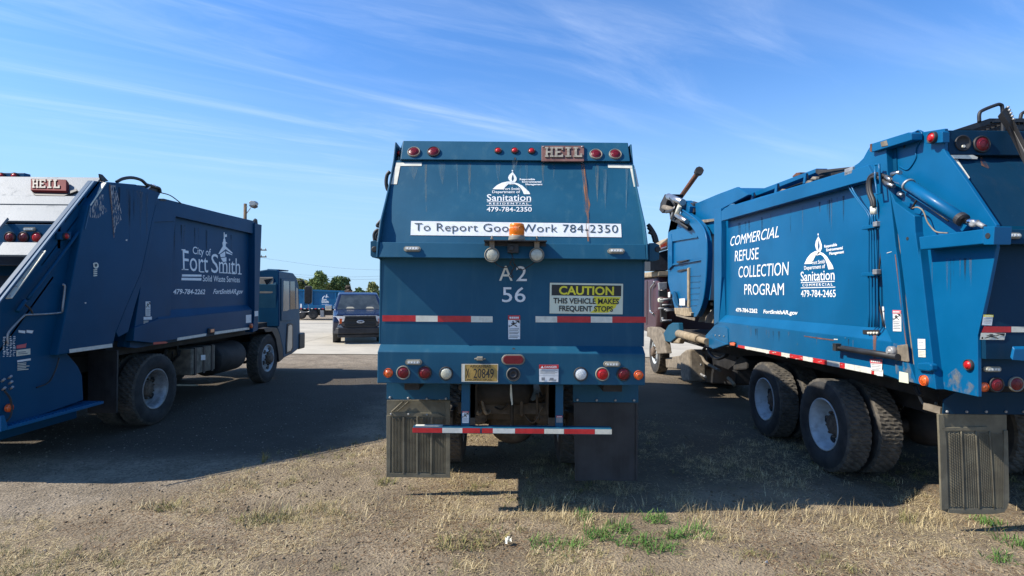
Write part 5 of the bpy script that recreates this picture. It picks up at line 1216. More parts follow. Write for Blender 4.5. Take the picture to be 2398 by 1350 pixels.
decal(TR, sideR('M', [(1210, 832), (1560, 878), (1560, 892), (1400, 872), (1215, 842)], .003), 'brown_plate', 'scratch'); decal(TR, sideR('M', [(1560, 868), (1608, 872), (1606, 882), (1562, 880)], .003), 'white_tape', 'scratch')
for x, y in ((1130, 925), (1540, 938), (545, 718), (1690, 850)): decal(TR, sideR('M', [(x, y), (x + 14, y + 2), (x + 12, y + 18), (x + 1, y + 14)], .003), 'rail_pale', 'chip')
for pts in ([(2180, 1062), (2240, 1045), (2236, 1052), (2182, 1068)],): decal(TR, sideR('L', pts, .018), 'white_tape', 'scratch')
# dirt splashed on the lower tailgate corner
MUD = run_material('mud_splash', (.30, .25, .16), .6)
for n_ in MUD.node_tree.nodes:
    if n_.type == 'MAPPING': n_.inputs['Scale'].default_value = (16, 16, 12)
    if n_.type == 'MAP_RANGE': n_.inputs['From Min'].default_value = .44; n_.inputs['From Max'].default_value = .80
part('mud_splash', MB().poly(sideR('J', [(1015, 1240), (1300, 1306), (1300, 1230), (1200, 1150), (1120, 1060), (1010, 1150)], -.0515)), MUD, TR, fixn=False)
part('mud_splash', MB().poly(sideR('J', [(600, 1150), (760, 1190), (700, 1000), (690, 860), (560, 840)], .0185)), MUD, TR, fixn=False)
part('rust_edge', MB().poly([onX(XR - .019, *p) for p in (('J', 590, 60), ('J', 640, 500), ('J', 690, 860), ('J', 680, 860), ('J', 630, 480), ('J', 582, 60))]), RUST_RUN, TR, fixn=False)
part('rust_run', MB().poly(sideR('J', [(390, 770), (420, 770), (415, 980), (395, 980)], .004)), RUST_RUN, TR, fixn=False)
runsX(TR, XR + .0835, 'L', 16, (320, 1900), lambda x: 745 - (x - 300) * .262, (60, 420), (DARK_RUN, DUST_RUN), (4, 11))
runsX(TR, XR + .0535, 'J', 8, (900, 1380), lambda x: 90, (150, 600), (DARK_RUN, DUST_RUN), (4, 12))
runsX(TR, XR - .003, 'M', 12, (350, 2050), lambda x: 690 + (x - 212) * .117, (60, 170), (DARK_RUN, DUST_RUN), (4, 12))
# lettering and emblem
XW = XR + .081
for s, p0, p1, pt in (('COMMERCIAL', (345, 985), (915, 878), (362, 875)), ('REFUSE', (403, 1162), (678, 1135), (408, 1040)), ('COLLECTION', (445, 1352), (1028, 1322), (450, 1225)),):
    side_text(TR, XW, 'L', s, p0, p1, pt, W, .0)
side_text(TR, XW, 'M', 'PROGRAM', (515, 352), (978, 358), (515, 232), W, .0)
side_text(TR, XW, 'M', '479-784-2262', (415, 552), (668, 566), (415, 508), W, .03); side_text(TR, XW, 'M', 'FortSmithAR.gov', (738, 570), (1136, 588), (742, 528), W, .03)
q00, q10, q01 = onX(XW, 'M', 1178, 378), onX(XW, 'M', 1585, 380), onX(XW, 'L', 1380, 830)   # phone baseline ends, flame tip
def emb(x, y):
    u = (x - 958) / (1320 - 958); v = (639 - y) / (639 - 305)
    up = (q01 - q00) - (q10 - q00) * ((1166 - 958) / 362.0)
    return q00 + (q10 - q00) * u + up * v
emblem(TR, emb, 'COMMERCIAL', '479-784-2465', W)
# --- things on the roof: hopper lid rail, brackets, tubes
roof = lambda nm, pts, m, off=-.25, dep=.12, bev=.006: plateR(nm, 'L', pts, off, dep, m, bev)
roof('roof_rail', [(560, 385), (620, 352), (1355, 75), (1350, 125), (640, 400)], PR, -.35, .15)
roof('roof_sheet', [(340, 490), (560, 400), (1350, 110), (1740, 60), (1740, 100), (480, 490)], MT['black_metal'], -.55, .5, 0)
roof('roof_tube', [(1345, 85), (1420, 92), (1790, 52), (1790, 70), (1420, 130), (1380, 150), (1345, 125)], MT['black_frame'], -.3, .1)
for x, y in ((600, 360), (880, 255), (1215, 135)):
    roof('rail_bracket', [(x, y), (x + 20, y - 5), (x + 10, y + 110), (x - 20, y + 120)], PR, -.22, .02, .003)
    roof('bracket_web', [(x + 20, y - 5), (x + 30, y + 70), (x + 100, y + 80), (x + 20, y + 112)], MT['black_metal'], -.26, .03, .003)
for x, y in ((700, 425), (950, 335), (1250, 235), (1310, 190)): roof('roof_fitting', [(x - 30, y + 15), (x, y - 20), (x + 40, y - 15), (x + 40, y + 18)], MT['dusty_steel'], -.2, .05, .008)
roof('roof_fitting', [(340, 500), (370, 485), (385, 520), (350, 525)], MT['rail_pale'], -.02, .05); roof('roof_fitting', [(1075, 165), (1120, 125), (1165, 120), (1165, 150), (1080, 178)], MT['rust'], -.6, .1)
roof('roof_strip', [(455, 500), (585, 460), (590, 472), (470, 512)], MT['panel_white'], -.12, .03)
# --- hopper in front of the body and lift arm
HOP = [('F', 228, 592), ('F', 252, 480), ('F', 440, 352), ('F', 640, 268), ('F', 800, 208), ('F', 900, 270), ('F', 690, 380), ('F', 660, 400), ('F', 640, 420), ('F', 640, 600), ('F', 555, 600), ('F', 540, 1180), ('F', 470, 1290), ('F', 290, 1240), ('F', 228, 1000)]
XH = XR + .14
part('hopper_side', MB().prism([onX(XH, *p) for p in HOP], (.05, 0, 0)), PR, TR, .006)
part('hopper_tub', MB().prism([onX(XH + .05, *p) for p in (('F', 235, 600), ('F', 440, 360), ('F', 800, 215), ('F', 880, 270), ('F', 640, 420), ('F', 640, 1150), ('F', 300, 1150))], (2.15, 0, 0)), PR, TR, .01)
hp = lambda nm, z, pts, off, dep, m=PR, bev=.005: part(nm, MB().prism([onX(XH - off, z, *p) for p in pts], (dep, 0, 0)), m, TR, bev)
hp('hopper_rib', 'F', [(430, 490), (620, 470), (620, 490), (430, 520)], .05, .05, MT['dusty_steel']); hp('hopper_rib', 'N', [(365, 30), (400, 0), (690, -60), (745, 60), (745, 95), (400, 150)], .04, .05)
hp('door_frame', 'N', [(360, 60), (400, 50), (412, 150), (412, 470), (360, 520)], .05, .05); hp('door_frame', 'N', [(400, 465), (430, 435), (810, 370), (812, 392), (500, 450)], .04, .04)
hp('door_panel', 'N', [(420, 180), (750, 95), (815, 150), (820, 365), (420, 440)], .006, .01, PR, 0)
hp('handle', 'N', [(475, 405), (560, 395), (600, 385), (630, 385), (600, 402), (500, 430), (475, 430)], .08, .05, MT['black_metal'])
hp('door_frame', 'N', [(470, 540), (500, 520), (620, 500), (622, 515), (520, 545)], .03, .03, MT['black_metal']); hp('door_frame', 'N', [(612, 500), (632, 490), (635, 1010), (612, 1010)], .04, .04, MT['tan_dust'])
hp('door_step', 'N', [(440, 1022), (630, 1018), (640, 1075), (665, 1085), (662, 1125), (590, 1130), (455, 1100)], .06, .06, MT['tan_dust']); hp('door_step', 'N', [(460, 1105), (600, 1140), (715, 1150), (712, 1190), (640, 1175), (470, 1130)], .07, .02, MT['dusty_steel'])
for k in range(6): hp('side_slat', 'N', [(640, 595 + 78 * k), (790 - 6 * k, 590 + 78 * k), (790 - 6 * k, 600 + 78 * k), (640, 604 + 78 * k)], .012, .012, PR, .003)
hp('sticker', 'N', [(512, 900), (582, 896), (583, 990), (512, 988)], .05, .01, MT['white_vinyl'], 0); hp('stay_rod', 'N', [(430, 800), (448, 808), (495, 990), (465, 985), (440, 930)], .06, .04, MT['blue_shade'], .01)
hp('sticker', 'N', [(362, 815), (388, 810), (388, 880), (362, 882)], .06, .01, MT['white_vinyl'], 0)
ARM_O = [(330, 385), (395, 428), (455, 470), (505, 520), (535, 575), (552, 650), (557, 760), (553, 880), (545, 1000), (528, 1130), (505, 1215), (470, 1285)]
ARM_I = [(440, 1290), (468, 1210), (488, 1100), (500, 960), (505, 800), (502, 700), (480, 630), (445, 570), (400, 510), (345, 455)]
part('lift_arm', MB().prism([onX(XH - .16, 'F', *p) for p in ARM_O + ARM_I], (.10, 0, 0)), PR, TR, .008)
part('arm_edge', MB().tube(smooth_path([onX(XH - .165, 'F', *p) for p in ARM_O], 3), .02, 6), PR, TR)
part('arm_gap', MB().prism([onX(XR + .35, 'F', *p) for p in ((545, 590), (612, 590), (608, 1330), (480, 1330), (540, 1100))], (.3, 0, 0)), MT['black_metal'], TR)
for x, y in ((598, 938), (598, 995), (600, 1180), (600, 1240)): part('grease_fitting', MB().lathe(onX(XR + .3, 'F', x, y), (-1, 0, 0), [(.03, 0), (.03, .04)], 8), MT['cream_tape'], TR)
part('arm_step', MB().prism([onX(XR + .2, 'F', *p) for p in ((535, 1335), (540, 1290), (606, 1215), (606, 1340))], (.1, 0, 0)), MT['dusty_steel'], TR)
# pivot head at the top of the arm, fork
ah = lambda nm, pts, m, off=.1, dep=.2, bev=.01: part(nm, MB().prism([onX(XH - off, 'F', *p) for p in pts], (dep, 0, 0)), m, TR, bev)
ah('pivot_head', [(200, 268), (250, 268), (240, 300), (215, 330), (200, 400), (178, 425), (155, 400), (165, 340), (185, 300)], MT['black_frame'], .2, .3)
ah('pivot_plate', [(330, 330), (370, 320), (410, 370), (405, 420), (380, 430), (340, 440), (330, 400)], PR, .12, .15)
def tubeF(nm, pts, r, m, off=.2): return part(nm, MB().tube([onX(XH - off, 'F', *p) for p in pts], r, 10), m, TR)
tubeF('fork_cylinder', [(232, 285), (352, 335)], .07, MT['steel']); tubeF('fork_cylinder', [(195, 375), (290, 405)], .06, MT['dusty_steel']); tubeF('pivot_tube', [(300, 360), (260, 470)], .045, MT['galv']); tubeF('pivot_tube', [(300, 440), (385, 495)], .05, MT['steel'], .22)
tubeF('pivot_tube', [(330, 360), (300, 440)], .05, MT['cream_tape'], .22); tubeF('hydraulic_hose', [(215, 320), (255, 400), (265, 470), (330, 500), (410, 555)], .05, MT['hose'], .1); tubeF('hydraulic_hose', [(250, 300), (300, 370), (270, 400), (215, 415)], .035, MT['hose'], .24)
ah('pivot_block', [(370, 325), (435, 345), (440, 420), (420, 440), (400, 420)], MT['black_metal'], .05, .2)
ah('arm_bracket', [(240, 430), (290, 440), (430, 540), (470, 610), (450, 620), (260, 590), (228, 592), (250, 480)], PR, .0, .1)
fk_ = tubeF('fork', [(335, 290), (490, 72)], .06, MT['rust'], -.6); part('fork_tip', MB().tube([onX(XH + .6, 'F', 478, 88), onX(XH + .6, 'F', 492, 68)], .10, 8), MT['black_frame'], fk_)
# --- cab beyond
XC = XR + .05
cabY0, cabY1 = onX(XC, 'N', 350, 700).y, 16.6
cz1, cz0 = onX(XC, 'N', 130, 560).z, onX(XC, 'N', 130, 1260).z
cb_ = part('cab', MB().box(XC, XC + 2.2, cabY0 + .9, cabY1, cz0 - .2, cz1 - .1), MT['maroon'], TR, .12)
part('cab_corner', MB().lathe((XC + .22, cabY0 + .95, cz0 - .1), (0, 0, 1), [(.22, 0), (.22, cz1 - cz0)], 20), MT['maroon'], cb_)
part('roof_edge', MB().box(XC - .06, XC + 2.26, cabY0 + .6, cabY1, cz1 - .12, cz1 + .02), MT['tan_dust'], TR, .03)
part('grab_rail', MB().tube(smooth_path([onX(XC - .05, 'N', *p) for p in ((180, 672), (178, 700), (140, 745), (130, 800), (128, 1050), (140, 1080), (168, 1098))], 3), .022, 8), MT['steel'], cb_)
part('cab_door_edge', MB().box(XC - .01, XC + .03, cabY0 + 1.9, cabY0 + 1.94, cz0, cz1 - .2), MT['black_metal'], cb_)
cr_ = lambda nm, pts, m, Y=None, dep=.12: part(nm, MB().prism([onY(cabY0 + .55 if Y is None else Y, 'N', *p) for p in pts], (0, dep, 0)), m, TR, .01)
cr_('air_cleaner', [(240, 690), (350, 680), (350, 785), (250, 785)], MT['galv']); cr_('control_box', [(245, 790), (312, 790), (312, 765), (352, 765), (352, 880), (245, 875)], MT['black_metal']); cr_('work_lamp', [(238, 905), (260, 890), (300, 905), (310, 935), (275, 955), (245, 945)], MT['pale_vinyl']); cr_('control_box', [(265, 960), (350, 960), (352, 1220), (275, 1215)], MT['black_frame']); cr_('sticker', [(276, 1145), (300, 1145), (300, 1182), (276, 1182)], MT['white_vinyl'], cabY0 + .53, .01)
mv = MB()
for x, y in ((360, 910), (350, 985), (375, 1045), (350, 1190), (395, 1060), (300, 1030), (320, 920)):
    p = onY(cabY0 + .4, 'N', x, y); mv.tube([p + Vector((-.12, 0, 0)), p + Vector((.12, .02, .01))], .022, 6)
part('valve_lines', mv, MT['galv'], TR)['kind'] = 'stuff'
# canopy above the cab with the maker's plate
cp = part('cab_canopy', MB().prism([onY(cabY0 + .3, 'N', *p) for p in ((250, 180), (362, 95), (362, 250), (255, 278))], (0, 1.2, 0)), MT['tan_dust'], TR, .02)
part('canopy_support', MB().prism([onY(cabY0 + .6, 'N', *p) for p in ((130, 350), (360, 255), (360, 528), (130, 528))], (0, .6, 0)), MT['black_metal'], TR)
fm = lambda x, y, o=.0: onY(cabY0 + .285 - o, 'N', x, y)
mpl2 = part('maker_plate', MB().prism([fm(266, 250), fm(345, 222), fm(345, 150), fm(266, 195)], (0, .01, 0)), MT['lens_amber'], TR)
mb = MB(); text_mb(mb, 'HEIL', lambda u, v: fm(276 + 58 * u, 228 - 22 * u - 32 * v, .006), .02); part('lettering', mb, MT['red_tape'], mpl2, fixn=False)
part('plate_line', MB().poly([fm(268, 245, .004), fm(343, 219, .004), fm(343, 208, .004), fm(268, 232, .004)]), MT['white_vinyl'], mpl2, fixn=False)
# bumper cylinder and linkage under the arm
p0, p1 = onX(XR - .05, 'G', 318, 292), onX(XR - .05, 'G', 555, 358)
part('arm_cylinder', MB().tube([p0, p0 + (p1 - p0) * .75], .085, 18).tube([p0 + (p1 - p0) * .7, p1], .06, 14), MT['tan_dust'], TR)
part('arm_linkage', MB().prism([onX(XR - .02, 'G', *p) for p in ((165, 330), (230, 220), (262, 200), (310, 200), (320, 300), (245, 365), (185, 350))], (.12, 0, 0)), MT['blue_chalky'], TR, .02)
part('arm_linkage', MB().prism([onX(XR + .02, 'G', *p) for p in ((180, 300), (240, 270), (330, 330), (320, 375), (250, 370))], (.12, 0, 0)), MT['tan_dust'], TR, .03)
part('cylinder_mount', MB().prism([onX(XR - .02, 'G', *p) for p in ((525, 330), (600, 290), (612, 330), (725, 380), (600, 420), (560, 390))], (.1, 0, 0)), PR, TR, .01)
# --- fender, front wheel, tanks and lines underneath
yfw = onX(XR, 'P', 1527, 843).y
for s in (-1, 1): wheel(TR, 4.83 + s * 1.05, yfw, s, 'front')
fe = [onX(XR - .05, 'G', *p) for p in ((52, 240), (75, 232), (125, 236), (160, 258), (185, 300), (200, 370), (212, 455), (135, 460), (122, 400), (98, 350), (72, 322), (52, 315))]
part('fender', MB().prism(fe, (.14, 0, 0)), MT['dusty_steel'], TR, .02)
tk = lambda nm, pts, m, X=XR + .05, dep=.6, bev=.03: part(nm, MB().prism([onX(X, 'G', *p) for p in pts], (dep, 0, 0)), m, TR, bev)
tk('battery_box', [(205, 495), (330, 470), (345, 560), (330, 590), (210, 575)], MT['dusty_steel'], XR + .1); tk('fuel_tank', [(330, 460), (372, 425), (405, 420), (412, 690), (345, 690), (330, 640)], MT['dusty_steel'], XR + .02, .34, .04)
tk('air_tank', [(765, 560), (800, 500), (840, 475), (888, 510), (880, 590), (770, 600)], MT['black_frame'], XR + .3); tk('chassis_box', [(430, 420), (560, 430), (800, 470), (790, 720), (500, 700)], MT['black_metal'], XR + .75, .8)
for pts, r, m in (([(430, 480), (500, 470), (540, 530), (660, 598)], .03, MT['dusty_steel']), ([(560, 400), (580, 460), (640, 500), (720, 470)], .03, MT['hose']), ([(500, 540), (500, 620), (540, 650)], .025, MT['galv']), ([(640, 330), (560, 380), (520, 430)], .03, MT['hose']), ([(730, 660), (760, 690), (780, 720)], .03, MT['tan_dust'])):
    part('chassis_line', MB().tube(smooth_path([onX(XR + .25, 'G', *p) for p in pts]), r, 8), m, TR)
for x in (4.4, 5.3): part('frame_rail', MB().box(x - .05, x + .05, 5.0, 15.5, .82, 1.08), MT['black_frame'], TR)
part('subframe', MB().box(XR + .4, 6.0, 5.2, 13.0, 1.06, 1.2), MT['black_frame'], TR)
y1_, y2_ = onX(XR + .02, 'P', 1922, 985).y, onX(XR + .02, 'P', 1785, 940).y
for y in (y1_, y2_): axle_set(TR, 4.83, y, 'dual_white', 1.21)
# --- rear face of the tailgate, seen edge-on past the side plate
def edge(z, x, y): p = onX(XR + .055, z, x, y); return (p.z, p.y)
ER = [edge('I', 970, 300), edge('I', 975, 505), edge('I', 1030, 560), edge('I', 1160, 740), edge('I', 1395, 1090), edge('I', 1393, 1250), edge('J', 1400, 380), edge('J', 1310, 780), edge('J', 1315, 1312)]
XE = XR + .086
def rear_sheet(name, rows, dy, m=PR, x1=6.05):
    mb = MB(); a = mb.add([(XE, y + dy, z) for z, y in rows]); b = mb.add([(x1, y + dy, z) for z, y in rows])
    for i in range(len(rows) - 1): mb.face((a + i, a + i + 1, b + i + 1, b + i))
    return part(name, mb, m, TR, fixn=False)
yH = ER[0][1]; zH0, zH1 = ER[1][0], ER[0][0]
part('header', MB().prism([(XE, ER[1][1] + .01, zH0), (XE, yH + .01, zH1), (XE, yH + .3, zH1), (XE, yH + .3, zH0)], (2.4, 0, 0)), MT['blue_tail_shaded'], TR, .006)
rear_sheet('tailgate', ER[1:5], .07, MT['blue_tail_shaded'])
part('cross_beam', MB().prism([(XE, ER[5][1] - .01, ER[5][0]), (XE, ER[4][1] + .03, ER[4][0] - .03), (XE, ER[4][1] + .2, ER[4][0] - .03), (XE, ER[5][1] + .2, ER[5][0])], (2.4, 0, 0)), MT['blue_tail_shaded'], TR, .006)
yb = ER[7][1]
part('lower_panel', MB().box(XE, 6.05, ER[5][1] + .12, ER[5][1] + .2, ER[8][0] + .3, ER[5][0]), MT['blue_tail_shaded'], TR)
part('rear_bumper', MB().prism([(XE, yb + .02, ER[8][0] + .08), (XE, yb + .02, ER[8][0] + .42), (XE, ER[5][1] + .12, ER[8][0] + .52), (XE, ER[5][1] + .2, ER[8][0] + .52), (XE, ER[5][1] + .2, ER[8][0] + .08)], (2.38, 0, 0)), MT['blue_tail_shaded'], TR, .006)
def onHead(x, y, off=.0):
    d = ray('I', x, y); n = Vector((0, -(zH1 - zH0), (yH - ER[1][1]))).normalized(); t = n.dot(Vector((0, yH + .01, zH1)) - EYEV) / n.dot(d); return EYEV + d * t + n * off, n
p, n = onHead(1115, 412); part('lamp_hole', MB().lathe(p, n, [(.066, -.002), (.068, .012), (.058, .014), (.054, .002), (.001, .003)], 24, caps=False), MT['gasket'], TR); part('lamp_plug', MB().lathe(p - Vector((0, -.002, .03)), n, [(.014, 0), (.012, .02)], 10), MT['cream_tape'], TR)
p, n = onHead(1270, 422); lamp('red_black', TR, p, n, 1.15)
p, n = onHead(1800, 422); lamp('red_black', TR, p, n, 1.15)
ys = yb + .018
for x, y, k in ((1357, 1225, 'small_amber'), (1470, 1205, 'red_black'), (1645, 1200, 'red'), (1840, 1200, 'clear')): lamp(k, TR, onY(ys, 'J', x, y), (0, -1, 0), .95)
inst('strobe_light', STROBE, TR, onY(ys, 'J', 1432, 1068), (0, -1, 0), .9); inst('strobe_light', STROBE, TR, onY(ER[5][1], 'I', 1515, 1184), (0, -1, .2), .95)
yp = ER[5][1] + .116
decal(TR, [onY(yp, 'J', *p) for p in ((1345, 748), (1605, 745), (1605, 695), (1365, 693))], 'red_tape', 'reflective_tape'); decal(TR, [onY(yp, 'J', *p) for p in ((1607, 745), (1760, 745), (1760, 697), (1607, 695))], 'cream_tape', 'reflective_tape')
warn_sticker(TR, [onY(yp, 'J', *p) for p in ((1348, 682), (1435, 686), (1448, 592), (1362, 590))], .2, None, (.62, .48, .34, .2), headm='yellow_vinyl', lift=Vector((0, -.003, 0)))
warn_sticker(TR, [onY(yp, 'J', *p) for p in ((1330, 810), (1545, 812), (1560, 752), (1340, 750))], 0, (.1, .95), (), base='cream_tape', lift=Vector((0, -.003, 0)))
part('step_plate', MB().prism([onY(yp - .15, 'J', *p) for p in ((1615, 990), (1800, 1005), (1800, 890), (1635, 893))], (0, .02, .02)), PR, TR, .004)
for pts in ([(1005, 512), (1195, 512), (1235, 530), (1230, 546), (1015, 540)],): decal(TR, [onHead(*p, .0)[0] + Vector((0, -.01, 0)) for p in pts], 'cream_tape', 'corner_tape')
def onTail(x, y, off=.006):
    d = ray('I', x, y); rows = sorted((z_, y_ + .07) for z_, y_ in ER[1:5]); s_ = d.z / d.y; Y = 4.4
    for _ in range(40): Y = .5 * Y + .5 * prof_at([(-9, rows[0][1])] + rows, EYE + s_ * Y)
    n = Vector((0, -(rows[-1][0] - rows[0][0]), rows[-1][1] - rows[0][1])).normalized()
    return EYEV + d * (Y / d.y) + n * off
decal(TR, [onTail(*p, .012) for p in ((1020, 540), (1055, 540), (1168, 705), (1160, 718), (1138, 718))], 'cream_tape', 'corner_tape')
part('scrape_mark', MB().poly([onTail(*p) for p in ((1255, 530), (1275, 530), (1335, 620), (1325, 628), (1270, 600))]), RUST_RUN, TR, fixn=False)
# ladder, access platform and hand rails on top
YP = ER[0][1] + .55
pl_ = part('access_platform', MB().prism([onY(YP, 'I', *p) for p in ((1340, 205), (1800, 205), (1800, 235), (1380, 235))], (0, .04, 0)), MT['black_metal'], TR)
part('platform_brace', MB().prism([onY(YP, 'I', *p) for p in ((1045, 302), (1340, 205), (1390, 210), (1380, 240), (1200, 300))], (0, .04, 0)), MT['black_metal'], TR, .004)
gt = MB(); zP = onY(YP, 'I', 1500, 215).z; x0p = onY(YP, 'I', 1345, 215).x
for i in range(14): gt.box(x0p, x0p + 1.9, YP + .05 + i * .06, YP + .066 + i * .06, zP - .03, zP + .012)
for i in range(12): gt.box(x0p + i * .16, x0p + .02 + i * .16, YP, YP + .9, zP - .035, zP - .01)
part('platform_grating', gt, MT['black_metal'], pl_)['kind'] = 'stuff'
part('platform_back', MB().prism([onY(YP + .02, 'I', *p) for p in ((1440, 262), (1800, 262), (1800, 300), (1440, 300))], (0, .03, 0)), MT['black_metal'], pl_)
part('hand_rail', MB().tube(smooth_path([onY(YP, 'I', *p) for p in ((1255, 238), (1256, 170), (1285, 138), (1400, 92), (1432, 92), (1446, 115), (1450, 250), (1452, 370))], 5), .016, 8), MT['black_metal'], TR)
part('hand_rail', MB().tube(smooth_path([onY(YP + .3, 'I', *p) for p in ((1600, 240), (1600, 190), (1625, 155), (1760, 110))], 5), .016, 8), MT['black_metal'], TR)
nT = (onTail(1300, 700, 1) - onTail(1300, 700, 0))
lad = part('ladder_rail', MB().prism([onTail(*p, .10) for p in ((1335, 275), (1388, 222), (1430, 325), (1565, 600), (1800, 1100), (1800, 1260), (1545, 660), (1440, 430))], nT * .05), MT['black_metal'], TR, .006)
for i in range(5): inst('bolt', BOLT, lad, onTail(1388 + 11 * i, 242 + 24 * i, .151), nT, .9)
part('rail_wear', MB().prism([onTail(*p, .1505) for p in ((1480, 560), (1520, 545), (1570, 640), (1545, 645))], nT * .002), MT['cream_tape'], lad)
# mud flap and hanger
yF_ = 4.82
part('flap_hanger', MB().prism([onY(yF_ - .02, 'K', *p) for p in ((905, 372), (912, 262), (1000, 200), (1800, 200), (1800, 378))], (0, .012, 0)), MT['blue_tail_shaded'], TR, .003)
for x in (935, 1090, 1245, 1400, 1540): inst('bolt', BOLT, TR, onY(yF_ - .022, 'K', x, 352), (0, -1, 0), .9)
FL = [(862, 372), (905, 372), (1410, 378), (1412, 600), (1418, 900), (1424, 1050), (1410, 1110), (1382, 1146), (1300, 1160), (1100, 1162), (940, 1150), (888, 1130), (882, 900), (872, 600)]
f2 = part('mud_flap', MB().prism([onY(yF_, 'K', *p) for p in FL], (0, .012, 0)), MT['flap_dust'], TR, .003)
fb_ = MB()
for q in ([(862, 372), (905, 372), (928, 600), (945, 1120), (888, 1130), (872, 600)], [(940, 1118), (1405, 1115), (1382, 1146), (1300, 1160), (1100, 1162), (940, 1150)], [(880, 478), (1250, 468), (1265, 502), (905, 505)], [(1380, 500), (1412, 500), (1424, 1050), (1405, 1115), (1375, 1115)]): fb_.prism([onY(yF_ - .002, 'K', *p) for p in q], (0, -.010, 0))
part('flap_border', fb_, MT['flap_dust'], f2, .003)
hb = MB()
for xa0, xb0, xa1, xb1, sg_ in ((935, 1040, 955, 1062, 1), (1058, 1158, 1078, 1185, -1), (1175, 1265, 1200, 1290, 1), (1285, 1375, 1310, 1372, -1)):
    for i in range(48):
        for j in range(6):
            t = (i + .5 + (.5 if j % 2 else 0)) / 48.5; xa, xb = xa0 + (xa1 - xa0) * t, xb0 + (xb1 - xb0) * t
            c = onY(yF_ - .003, 'K', xa + (xb - xa) * (j + .5) / 6, 520 + 590 * t); d = .0085
            hb.poly([c + Vector((-d, -.001, -d * .9 * sg_ - .0035)), c + Vector((d, -.011, d * .9 * sg_ - .0035)), c + Vector((d, -.011, d * .9 * sg_ + .0035)), c + Vector((-d, -.001, -d * .9 * sg_ + .0035))]); hb.poly([c + Vector((d, -.011, d * .9 * sg_ - .0035)), c + Vector((d + .001, -.001, d * .9 * sg_ - .0035)), c + Vector((d + .001, -.001, d * .9 * sg_ + .0035)), c + Vector((d, -.011, d * .9 * sg_ + .0035))])
part('flap_stud', hb, MT['flap_dust'], f2, fixn=False)['kind'] = 'stuff'
for x0, x1 in ((1048, 1070), (1165, 1192), (1273, 1308)):
    part('flap_rib', MB().tube(smooth_path([onY(yF_ - .008, 'K', *p) for p in ((x0, 508), ((x0 + x1) / 2 + 2, 800), (x1, 1122))]), .007, 6), MT['flap_dust'], f2)
part('flap_bracket', MB().prism([onY(yF_ + .05, 'K', *p) for p in ((880, 372), (885, 320), (908, 320), (905, 380))], (0, .2, 0)), MT['dusty_steel'], TR)
pipe([('J', 760, 1215), ('J', 790, 1280), ('J', 820, 1300)], .02, MT['hose'], 'hydraulic_hose', -.2)
part('hanging_hook', MB().tube(smooth_path([onX(XR + .25, 'K', *p) for p in ((700, 170), (735, 270), (790, 320), (840, 310), (852, 280))]), .012, 8), MT['dusty_steel'], TR)
# ================================================================== PICKUP COMING ACROSS THE YARD
PKO = Vector((-5.72, 21.0, .02)); PKA = rad(18.0)
TP = thing('pickup_truck', 'dark navy pickup truck facing the camera on the pale concrete yard', 'pickup truck', PKO)
TP.rotation_euler = (0, 0, PKA)
NV = MT['navy_car']
def pk(name, mb, m, parent=None, bevel=0):
    o = link(name, to_mesh(name, mb, m), parent or TP)
    if bevel:
        b = o.modifiers.new('bevel', 'BEVEL'); b.width = bevel; b.segments = 2; b.limit_method = 'ANGLE'
    return o
def slab(prof, hw0, hw1=None):
    """side profile [(y,z)] lofted across the car; hw may taper from bottom to top"""
    hw1 = hw1 if hw1 is not None else hw0; zs = [z for y, z in prof]; lo, hi = min(zs), max(zs)
    w = lambda z: hw0 + (hw1 - hw0) * (z - lo) / (hi - lo)
    return MB().loft([(-w(z), y, z) for y, z in prof], [(w(z), y, z) for y, z in prof])
body_ = pk('body', slab([(0.06, .52), (0.0, .85), (.10, 1.06), (1.15, 1.24), (3.3, 1.28), (5.75, 1.28), (5.8, .55), (4.9, .5), (1.5, .42), (.35, .42)], 1.0, .97), NV, None, .05)
cabp = pk('cab_roof', slab([(1.20, 1.22), (1.95, 1.86), (2.25, 1.93), (3.3, 1.93), (3.75, 1.82), (3.95, 1.26)], .96, .76), NV, None, .05)
pk('hood', slab([(.08, 1.07), (.16, 1.13), (1.2, 1.26), (1.22, 1.20), (.12, 1.04)], .88, .82), NV, None, .02)
def on_ws(x, z): return (x, 1.20 + (z - 1.22) * 1.172 - .014, z)
ws = pk('windscreen', MB().poly([on_ws(-.84, 1.27), on_ws(.84, 1.27), on_ws(.67, 1.82), on_ws(-.67, 1.82)]), MT['glass_film'])
for x in (-.34, .42): pk('dashboard_glint', MB().poly([(x - .16, on_ws(0, 1.30)[1] - .006, 1.30), (x + .18, on_ws(0, 1.30)[1] - .006, 1.30), (x + .10, on_ws(0, 1.36)[1] - .006, 1.36), (x - .10, on_ws(0, 1.36)[1] - .006, 1.36)]), MT['seat_pale'], ws)
